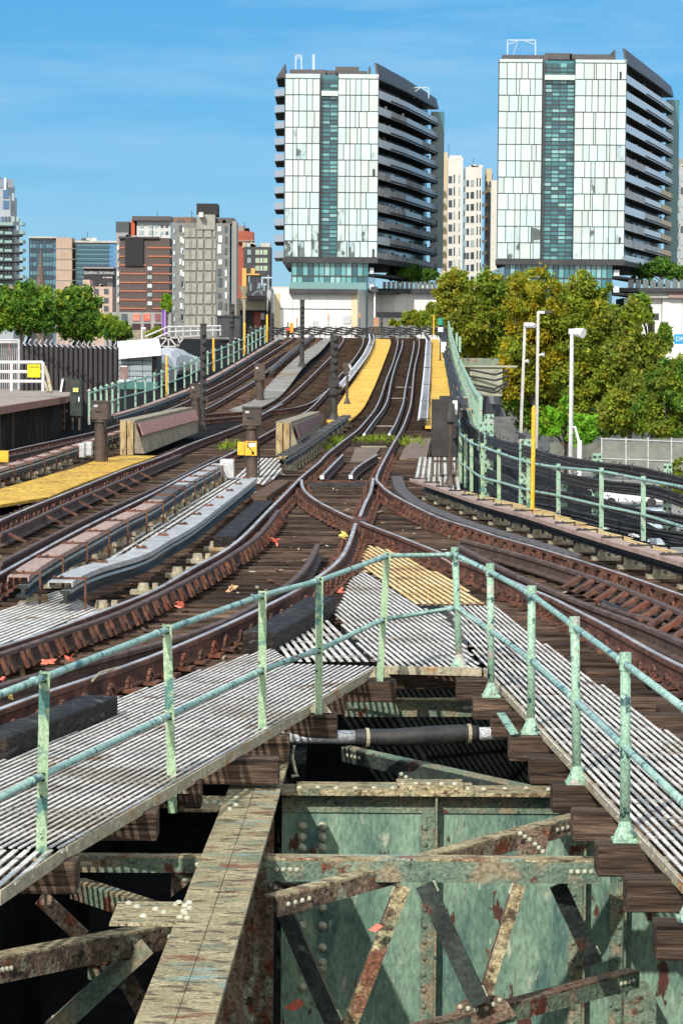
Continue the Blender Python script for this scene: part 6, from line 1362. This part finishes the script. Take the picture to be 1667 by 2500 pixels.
for i in range(9):
    v = 557 + 27 * i
    for a, b in ((451, 462), (463, 466), (467, 478), (482, 495), (500, 516), (521, 526)): boxd(mb, a + (i % 2) * 1.5, v, b + (i % 2) * 1.5, v + 22, 419.8, .19)
mb.build('concrete_panel', mcp, t)
for i in range(9):
    v = 565 + 27 * i
    wins(t, [441 + (i % 3) * 2], [v], 6, 14, 419.95, [m_winw, m_win], seed=i); wins(t, [448], [v + 3], 5, 12, 419.95, [m_winw, m_win2], seed=i + 3); wins(t, [536 + (i % 2) * 2], [v], 9, 12 + (i % 3) * 5, 419.95, [m_winw, m_winw, m_win], seed=i + 7); wins(t, [552], [v + 2], 5, 16, 419.95, [m_winw, m_win], seed=i + 9); wins(t, [426], [v + 4], 4, 10, 419.95, [m_winw, m_win2], seed=i + 5)
t = thing('brick_building', 'orange red brick building behind the concrete tower', 'building', tuple(PD(600, 860, 520))); mrb = M('red_brick', (0.34, 0.08, 0.04), (0.42, 0.11, 0.06), 1.0); block(t, 'wall', mrb, 578, 564, 610, 860, 520, 15); block(t, 'wall', mrb, 580, 566, 621, 592, 519, 12); block(t, 'stone_band', m_boardp, 578, 586, 622, 589, 518.8, 12); block(t, 'roof_block', m_shade, 582, 551, 598, 566, 522, 6); block(t, 'wall', m_tanf, 592, 592, 601, 605, 518.6, 3); block(t, 'wall', m_winw, 601, 593, 624, 604, 519, 3); block(t, 'wall', m_cream2, 635, 593, 662, 606, 525, 10)
t = thing('apartment_block', 'dark charcoal building with yellow bands left of the left tower', 'building', tuple(PD(630, 860, 490))); mch = M('charcoal_facade', (0.05, 0.047, 0.05), (0.075, 0.07, 0.075), .6); block(t, 'wall', mch, 594, 603, 664, 860, 490, 20)
mb = MB(); boxd(mb, 591, 655, 602, 732, 489.5, .45); boxd(mb, 602, 668, 634, 671.5, 489.6, .35); boxd(mb, 613, 655, 623, 668, 489.55, .4); mb.build('yellow_band', M('yellow_render', (0.72, 0.42, 0.12)), t)
wins(t, [608.5], [622, 642], 9, 12, 490, [m_win2]); wins(t, [629, 648], [622, 642, 661], 10.5, 12, 490, [glassm('lime_window', (0.42, 0.52, 0.36))]); wins(t, [638.5], [622, 642, 661], 4.5, 12, 490, [m_winw]); wins(t, [608.5, 612, 622, 632, 645, 655], [692, 710], 4, 20, 490, [m_win, m_win2], seed=8)
t = thing('overpass_block', 'tan deck building over a dark garage opening, left of the podium', 'building', tuple(PD(615, 860, 445))); block(t, 'wall', m_conc, 578, 728, 652, 757, 445, 20); block(t, 'coping', m_roofm, 605, 722, 653, 731, 444, 20); block(t, 'opening', m_dark, 585, 757, 652, 830, 447, 15); block(t, 'pier', m_conc, 576, 757, 586, 830, 445, 8); block(t, 'red_wall', M('dull_red', (0.3, 0.07, 0.05)), 620, 762, 637, 800, 446.5, .4); block(t, 'white_wall', m_grey, 637, 764, 646, 780, 446.4, .4)
mb = MB(); 
for a, b in (((615, 721), (650, 693)), ((640, 721), (634, 690)), ((640, 678), (640, 700)), ((638, 678), (664, 678)), ((628, 700), (636, 716))): mb.bar(PD(*a, 443), PD(*b, 443), .25, .25, up=(0, 1, 0))
tag(mb.build('bracing_tower', m_davit), 'pale steel bracing frame on the tan deck building', 'steel frame')
# storefronts
t = thing('storefront_row', 'low grey storefront row with red posters under the brick building', 'building', tuple(PD(340, 860, 400))); block(t, 'wall', M('storefront_grey', (0.27, 0.27, 0.25), (0.33, 0.32, 0.3), 1), 255, 763, 425, 860, 400, 12)
for a, b, m_ in ((326, 342, 0), (351, 367, 0), (379, 392, 1), (297, 311, 2)): block(t, 'poster', [M('red_poster', (0.62, 0.10, 0.06), (0.66, 0.35, 0.28), 2.5, stretch=(.3, 1, 1)), M('dull_red_poster', (0.24, 0.08, 0.08)), m_win][m_], a, 766, b, 783, 399.8, .19)
for a, b in ((323, 343), (352, 368), (377, 394)): block(t, 'shop_window', M('maroon_glass', (0.04, 0.018, 0.02)) , a, 790, b, 806, 399.8, .19)
block(t, 'lower_wall', m_conc, 318, 806, 395, 838, 398, 2)
mb = MB(); boxd(mb, 396, 755, 400, 820, 390, .5); boxd(mb, 401, 757, 405, 820, 390.1, .4, 1); tag(mb.build('banner_pylon', [M('purple', (0.14, 0.06, 0.33)), M('lilac', (0.42, 0.18, 0.6))]), 'purple and lilac pylon beside the storefronts', 'pylon')
mb = MB(); cyl(mb, 347, 800, 840, 380, .12); p = PD(347, 802, 380); mb.tube([p, p + Vector((.6, 0, 0))], .2, 6); tag(mb.build('street_lamp', m_white), 'small white street lamp before the storefronts', 'lamp post')
mb = MB(); boxd(mb, -30, 698, 38, 704, 230, 8, 0); boxd(mb, -30, 703, 30, 712, 231, 8, 1); tag(mb.build('canopy_roof', [m_boardp, m_dark]), 'edge of a brown canopy roof at the left edge above the trees', 'canopy')

# ================================================================== TREES
def leafmat(name, c1, c2, c3, scale=.22):
    c1, c2, c3 = [tuple(x * f_ for x, f_ in zip(q, (3.3, 3.2, 2.2))) for q in (c1, c2, c3)]
    m = M(name, c1, c2, scale, .6, detail=3, lo=.38, hi=.62, spots=[(c3, scale * 4, .56, .12)], spec=.25)
    b = m.node_tree.nodes['Principled BSDF']; t = m.node_tree; tr = t.nodes.new('ShaderNodeBsdfTranslucent'); ms = t.nodes.new('ShaderNodeMixShader'); ms.inputs[0].default_value = .38
    col = b.inputs['Base Color'].links[0].from_socket; t.links.new(col, tr.inputs['Color']); o = t.nodes['Material Output']; t.links.new(b.outputs[0], ms.inputs[1]); t.links.new(tr.outputs[0], ms.inputs[2]); t.links.new(ms.outputs[0], o.inputs['Surface']); return m
LG = leafmat('green_leaves', (0.040, 0.064, 0.008), (0.085, 0.115, 0.012), (0.17, 0.18, 0.03), .35)
LDG = leafmat('dark_green_leaves', (0.020, 0.052, 0.010), (0.045, 0.095, 0.015), (0.10, 0.16, 0.03), .35)
LO = leafmat('olive_leaves', (0.055, 0.065, 0.008), (0.12, 0.115, 0.012), (0.20, 0.17, 0.03), .25)
LY = leafmat('yellowing_leaves', (0.09, 0.083, 0.008), (0.19, 0.135, 0.008), (0.06, 0.08, 0.01), .3)
LBR = leafmat('bright_leaves', (0.045, 0.12, 0.010), (0.075, 0.17, 0.015), (0.12, 0.22, 0.03), .5)
LM = leafmat('mixed_leaves', (0.045, 0.065, 0.012), (0.085, 0.10, 0.018), (0.22, 0.17, 0.07), .3)
m_bark = M('bark', (0.07, 0.055, 0.04), (0.14, 0.11, 0.085), 3, .9)
def tree(label, blobs, D, n, size, mats, group, ground=-7.6, seed=1, trunk=True, name='tree', dd=5.0, weights=None):
    rnd = random.Random(seed); k = D / F; mb = MB(); cs = []
    tw = sum(r1 * r2 for _, _, r1, r2 in blobs)
    for (u, v, ru, rv) in blobs:
        c0 = PD(u, v, D + rnd.uniform(-dd, dd) * .3)
        for _ in range(max(16, int(230 * ru * rv / tw))):
            a = rnd.uniform(0, 6.283); sz = rnd.uniform(-.85, 1); q = math.sqrt(1 - sz * sz); rr = rnd.random() ** .45 * rnd.uniform(.86, 1.13)
            cs.append((c0 + Vector((math.cos(a) * q * ru * k * rr, math.sin(a) * q * ru * k * rr * .8, sz * rv * k * rr)), (ru * rv) ** .5 * k * rnd.uniform(.09, .24), rnd.choices(range(len(mats)), weights)[0]))
    wts = [c[1] ** 1.6 for c in cs]
    for c, r, mi in rnd.choices(cs, wts, k=int(n * 4.0)):
        d = Vector((rnd.gauss(0, .55), rnd.gauss(0, .55), rnd.gauss(0, .55))) * r
        p = c + d; nrm = Vector((rnd.gauss(0, .7), rnd.gauss(0, .7) - .25, rnd.gauss(0, .7) + .5)).normalized()
        a = nrm.cross(Vector((rnd.random() - .5, rnd.random() - .5, rnd.random() - .5))).normalized(); b = nrm.cross(a); s = size * .62 * rnd.uniform(.5, 1.4)
        mm = mi if rnd.random() < .7 else rnd.randrange(len(mats))
        mb.quad(p - a * s, p - b * s * .5, p + a * s, p + b * s * .5, mm)
    cx = sum((c[0] for c in cs), Vector((0, 0, 0))) / len(cs); t = thing(name, label, 'tree', (cx.x, cx.y, ground), group)
    base_ = t.location; me = bpy.data.meshes.new('crown'); me.from_pydata([tuple(q - base_) for q in mb.v], [], mb.f)
    for m in mats: me.materials.append(m)
    me.polygons.foreach_set('material_index', mb.m); o = bpy.data.objects.new('crown', me); C.objects.link(o); o.parent = t
    if trunk:
        zt = cx.z; mb = MB(); r0 = .28; mb.tube([(cx.x, cx.y, ground), (cx.x + .1, cx.y, (ground + zt) / 2), (cx.x, cx.y, zt)], [r0, r0 * .75, r0 * .5], 8)
        for c in rnd.sample(cs, min(10, len(cs))):
            z0 = ground + (zt - ground) * rnd.uniform(.45, 1); s0 = Vector((cx.x, cx.y, z0)); mb.tube([s0, s0.lerp(c[0], .5) + Vector((0, 0, .4)), c[0]], [r0 * .4, r0 * .28, r0 * .1], 6)
        mb.build('trunk', m_bark, t)
    return t
gr = 'large trees right of the tracks'
tree('olive tree at the left end of the right hand trees, brushing the white podium wall', [(1110, 720, 45, 62), (1085, 790, 40, 50), (1140, 800, 50, 70)], 235, 6500, .34, [LO, LG, LM], gr, seed=2, weights=(5, 2, 2))
tree('tall green tree between the olive one and the yellowing one', [(1195, 745, 55, 80), (1200, 850, 60, 80)], 238, 7000, .34, [LG, LO, LDG], gr, seed=3, weights=(5, 2, 2))
tree('big yellowing tree in the middle of the right hand trees', [(1300, 730, 75, 70), (1320, 830, 90, 90), (1285, 900, 80, 90)], 232, 11000, .34, [LY, LO, LG], gr, seed=4, weights=(4, 4, 2))
tree('tall green tree right of the yellowing one, below the right tower', [(1425, 730, 65, 62), (1450, 830, 85, 100), (1430, 940, 80, 90)], 228, 12000, .34, [LG, LM, LO], gr, seed=5, weights=(4, 2, 3))
tree('mixed green tree with pale dry sprays near the right podium wall', [(1540, 800, 50, 70), (1545, 900, 75, 90), (1530, 1000, 70, 70)], 224, 10000, .34, [LM, LG, LO], gr, seed=6, weights=(4, 3, 1))
tree('rightmost green tree cut by the right edge of the picture', [(1640, 940, 60, 70), (1655, 1020, 60, 60), (1590, 1010, 50, 60)], 220, 7500, .32, [LG, LDG, LM], gr, seed=7, weights=(4, 3, 2))
tree('shaded tree low down behind the lamp posts', [(1240, 960, 75, 90), (1340, 1010, 80, 70), (1420, 1040, 60, 40)], 236, 9000, .34, [LDG, LO, LM], gr, seed=8, weights=(3, 2, 2))
tree('dense green growth filling between the yellowing tree and the right tall trees', [(1240, 830, 50, 90), (1385, 850, 50, 110), (1500, 900, 60, 120), (1330, 960, 60, 60), (1160, 880, 50, 90), (1250, 740, 40, 60), (1370, 740, 40, 60), (1480, 790, 50, 60), (1100, 860, 40, 50), (1600, 960, 60, 80), (1560, 1040, 70, 40), (1460, 1030, 60, 50)], 244, 19000, .34, [LO, LG, LM], gr, seed=31, weights=(3, 3, 1))
tree('bright green bush like tree beneath the third lamp post', [(1365, 1030, 42, 38), (1420, 1050, 40, 40), (1380, 1000, 18, 30), (1320, 1040, 22, 30)], 185, 3500, .22, [LBR, LBR, LG], 'small bright trees', seed=9, weights=(5, 3, 1))
tree('thin sprays of foliage climbing above the podium wall', [(1565, 740, 22, 28), (1580, 770, 18, 25), (1620, 830, 22, 40)], 226, 900, .3, [LG, LDG], gr, seed=10)
tree('row of shrubs along the fence at the right edge', [(1640, 1170, 30, 30), (1660, 1200, 30, 40), (1655, 1130, 18, 14)], 150, 1800, .16, [LG, LO], 'small bright trees', seed=12, trunk=False, name='shrub')
tree('small bushes in front of the white podium wall left of the olive tree', [(1000, 780, 26, 20), (1035, 785, 25, 25), (965, 790, 18, 12), (1060, 760, 20, 25)], 250, 1700, .3, [LG, LO], gr, seed=13, trunk=False, name='shrub')
gl_ = 'trees behind the black screen'
tree('large round green tree at the left edge', [(20, 760, 60, 66), (90, 755, 70, 62)], 200, 8000, .30, [LDG, LG], gl_, seed=14, weights=(5, 1))
tree('round green tree right of the large left one', [(190, 770, 62, 62), (225, 800, 45, 40)], 205, 6500, .30, [LG, LDG], gl_, seed=15, weights=(1, 5))
tree('small green tree at the end of the black screen', [(285, 808, 36, 26), (265, 795, 25, 25)], 200, 2200, .26, [LDG, LG], gl_, seed=16)
tree('small tree between the brick and concrete buildings', [(407, 742, 12, 22), (404, 728, 8, 12)], 400, 500, .4, [LBR, LG], gl_, seed=17)
tree('weeds spilling over the wall before the storefronts', [(378, 815, 22, 9), (385, 806, 12, 10)], 350, 400, .3, [LG, LO], gl_, seed=18, trunk=False, name='shrub')
tree('dark roof garden trees on the podium beside the left tower', [(970, 668, 26, 20), (1005, 668, 26, 22), (1040, 672, 28, 16)], 473, 2200, .5, [LDG], 'roof garden trees', seed=19, ground=PD(1000, 708, 473).z)
tree('dark roof garden trees on the podium at the right edge', [(1570, 665, 28, 22), (1610, 655, 36, 24), (1655, 668, 30, 20)], 466, 2600, .5, [LDG, LDG], 'roof garden trees', seed=20, ground=PD(1600, 708, 466).z)
# weeds on the deck
for lab, u, v, s, n in (('tuft of green weeds beside the inner rail ends, left', 898, 1076, 1.0, 160), ('tuft of green weeds beside the inner rail ends, right', 936, 1074, .7, 110), ('weeds along the right rail before the cabinet', 1000, 1082, 1.6, 260), ('weeds by the third rail beside the yellow strip', 818, 1078, 1.6, 220), ('tuft of weeds right of the yellow arrow plates', 800, 1096, .6, 80), ('weeds growing left of the yellow arrow plates', 556, 1091, 1.0, 130)):
    p = G(u, v, .0); mb = MB(); rnd = random.Random(u)
    for _ in range(n // 3):
        c = p + Vector((rnd.gauss(0, s * .16), rnd.gauss(0, s * 1.1), 0)); h = rnd.uniform(.05, .2); d = Vector((rnd.gauss(0, .12), rnd.gauss(0, .12), h)); w_ = Vector((.03, .01, 0)); mb.quad(c - w_, c + w_, c + d + w_ * .3, c + d - w_ * .3)
    tag(mb.build('weeds', LG), lab, 'weeds', 'weeds on the deck', 'stuff')

# ================================================================== RIGHT: LAMPS, FENCE, CARS
def lamp(label, ub, vb, ut, vt, D, r, kind):
    a = PD(ub, vb, D); b = PD(ut, vt, D); t = thing('lamp_post', label, 'lamp post', (a.x, D, -7.6), 'lamp posts by the right trees'); k = D / F
    mb = MB(); mb.tube([(a.x - (b.x - a.x) * .0, D, -7.6), a, b], [r * 1.2, r, r * .8], 10); mb.build('pole', m_grey if kind == 3 else m_pale, t, smooth=True)
    hd = MB()
    def hood(c, dirv, L0, r0, mi=0): c = Vector(c); d = Vector(dirv).normalized(); hd.tube([c, c + d * L0 * .4, c + d * L0], [r0 * .5, r0 * .85, r0], 12, mi)
    if kind == 1:
        for dx in (-2, 3, 9, 14): hood((b.x + dx * k, D - .2, b.z), (.5, -.6, -.35), .42, .17)
    elif kind == 2: hd.box(b.x - .05, D - .06, b.z - .1, b.x + 17 * k, D + .06, b.z + .08); hd.box(b.x + 15 * k, D - .18, b.z - .06, b.x + 36 * k, D + .18, b.z + .08, 1)
    else:
        hood((b.x + 3 * k, D, b.z + 4 * k), (.75, -.6, -.25), 0.5, .30); hood((b.x + 14 * k, D - .3, b.z + 2 * k), (.7, -.6, -.25), .45, .34)
        hd.box(b.x - 8 * k, D - .1, b.z - .1, b.x + 6 * k, D + .1, b.z + .25)
    hd.build('lamp_head', [m_white, m_mull], t)
    if kind < 3:
        c = PD(ub + (ut - ub) * .42, vb + (vt - vb) * .42, D); mb = MB(); 
        v_ = {1: 884, 2: 868}[kind]; uu = {1: 1276, 2: 1314}[kind]; c = PD(uu, v_, D); mb.tube([c, c + Vector((7 * k, -.1, 3 * k)), c + Vector((12 * k, -.2, 2 * k))], [.06, .08, .16], 8); mb.build('camera_bracket', m_white, t)
    else:
        c = PD(1390, 1044, D); mb = MB(); mb.tube([c, c + Vector((12 * k, -.1, 2 * k)), c + Vector((24 * k, -.2, -40 * k))], .09, 8); q = PD(1414, 1075, D - .3); mb.tube([(q.x, q.y, -7.6), q], .16, 8); mb.build('conduit', m_white, t)
lamp('cream lamp post with a cluster of small floodlights, left of three', 1270, 1060, 1281, 790, 180, .13, 1)
lamp('cream lamp post with one flat arm, middle of three', 1309, 1040, 1313, 762, 178, .13, 2)
lamp('grey lamp post with two big floodlights, right of three', 1392, 1130, 1395, 812, 165, .16, 3)
t = thing('chain_fence', 'chain link fence with pale posts in front of the trees at the right edge', 'fence', tuple(PD(1560, 1132, 200)))
m_net = M('grey_mesh', (0.20, 0.21, 0.19), (0.32, 0.33, 0.29), .8, .8, detail=6)
Df = 200
mb = MB()
for u in (1468, 1527, 1581, 1638, 1694): mb.tube([PD(u, 1150, Df), PD(u, 1068, Df)], .06, 6)
for v in (1071, 1119): mb.tube([PD(1465, v, Df), PD(1720, v + 10, Df)], .045, 6)
mb.build('frame', m_grey, t)
mb = MB(); u = 1466
while u < 1715:
    mb.bar(PD(u, 1070, Df + .05), PD(u + 14, 1150, Df + .05), .03, .02, up=(0, 1, 0)); mb.bar(PD(u + 14, 1070, Df + .08), PD(u, 1150, Df + .08), .03, .02, up=(0, 1, 0)); u += 2.3
mb.build('wire_mesh', m_net, t)
mb = MB(); boxd(mb, 1340, 1082, 1475, 1150, 203, .2); boxd(mb, 1468, 1084, 1725, 1160, 206, .2); tag(mb.build('low_wall', M('mottled_wall', (0.10, 0.11, 0.085), (0.2, 0.2, 0.16), 1.2, .9)), 'mottled low wall behind the chain link fence', 'wall')
# parked cars below
def car(label, u0, v0, u1, v1, D, col):
    k = D / F; a = PD(u0, v1, D); L0 = (u1 - u0) * k; h = (v1 - v0) * k; t = thing('parked_car', label, 'car', (a.x + L0 / 2, D, -7.6), 'cars parked below the right railing')
    z0 = -7.6; pr = [(0, .35), (0, .75), (.04, .95), (.22, 1.0), (.34, 1.42), (.75, 1.45), (.92, 1.0), (1, .92), (1, .35)]
    mb = MB(); n = len(pr)
    for y in (D, D + 1.8): mb.v += [Vector((a.x + x * 4.5, y, z0 + z)) for x, z in pr]
    mb.f += [tuple(range(n)), tuple(range(n, 2 * n))[::-1]] + [(i, (i + 1) % n, n + (i + 1) % n, n + i) for i in range(n)]; mb.m += [0] * (n + 2); mb.build('body', col, t, bevel=.06)
    mb = MB(); mb.box(a.x + 1.5, D - .02, z0 + 1.02, a.x + 3.4, D + 1.82, z0 + 1.36); mb.build('side_window', m_win, t)
    for x in (.9, 3.6):
        for y in (D - .05, D + 1.65): MB().tube([(a.x + x, y, z0 + .33), (a.x + x, y + .2, z0 + .33)], .33, 14).build('wheel', m_dark, t)
for i, (u, D, c) in enumerate(((1475, 165, (0.7, 0.7, 0.7)), (1590, 172, (0.35, 0.38, 0.4)), (1500, 140, (0.45, 0.55, 0.6)))):
    car(('white parked car glimpsed between the cables right of the middle', 'grey parked car behind the cables near the right edge', 'pale blue parked car seen low between the cables')[i], u, 0, u + 110, 40, D, M('car_paint', c, rough=.25))
deck_sheet('lower_street', 5.0, 60, 20, 230, -7.5, M('grey_lot', (0.16, 0.155, 0.14), (0.30, 0.29, 0.26), .25, .9)) if False else MB().quad((4, 20, -7.58), (70, 20, -7.58), (70, 230, -7.58), (4, 230, -7.58)).build('parking_lot', M('grey_lot', (0.16, 0.155, 0.14), (0.30, 0.29, 0.26), .25, .9)).__setitem__('kind', 'structure')

# plant on the roofs of the mid-rise blocks
for par in [o for o in C.objects if o.parent is None and o.get('category') == 'building' and o.name.split('.')[0] in ('brick_building', 'apartment_block', 'concrete_tower', 'pink_building')] + [o for o in C.objects if o.name == 'office_building']:
    walls = [o for o in par.children if o.name.startswith('wall')]
    if not walls: continue
    wl = max(walls, key=lambda o: o.dimensions.x); bb = [wl.matrix_basis @ Vector(q) + par.location for q in wl.bound_box]
    x0, x1 = min(q.x for q in bb), max(q.x for q in bb); y0 = min(q.y for q in bb); zt = max(q.z for q in bb); rnd = random.Random(par.name)
    for _ in range(4):
        x = rnd.uniform(x0 + .5, x1 - 1.2); h = rnd.uniform(.35, .9); wd = rnd.uniform(.5, 1.3); mb = MB(); mb.box(x, y0 + 2, zt, x + wd, y0 + 3.2, zt + h); mb.box(x + .1, y0 + 2.2, zt + h, x + wd - .1, y0 + 3, zt + h + .12); mb.build('roof_unit', rnd.choice((m_grey, m_roofm, m_pale)), par)
    x = rnd.uniform(x0 + 1, x1 - 1); MB().tube([(x, y0 + 2.5, zt), (x, y0 + 2.5, zt + 2.2)], .06, 6).build('antenna', m_mull, par)
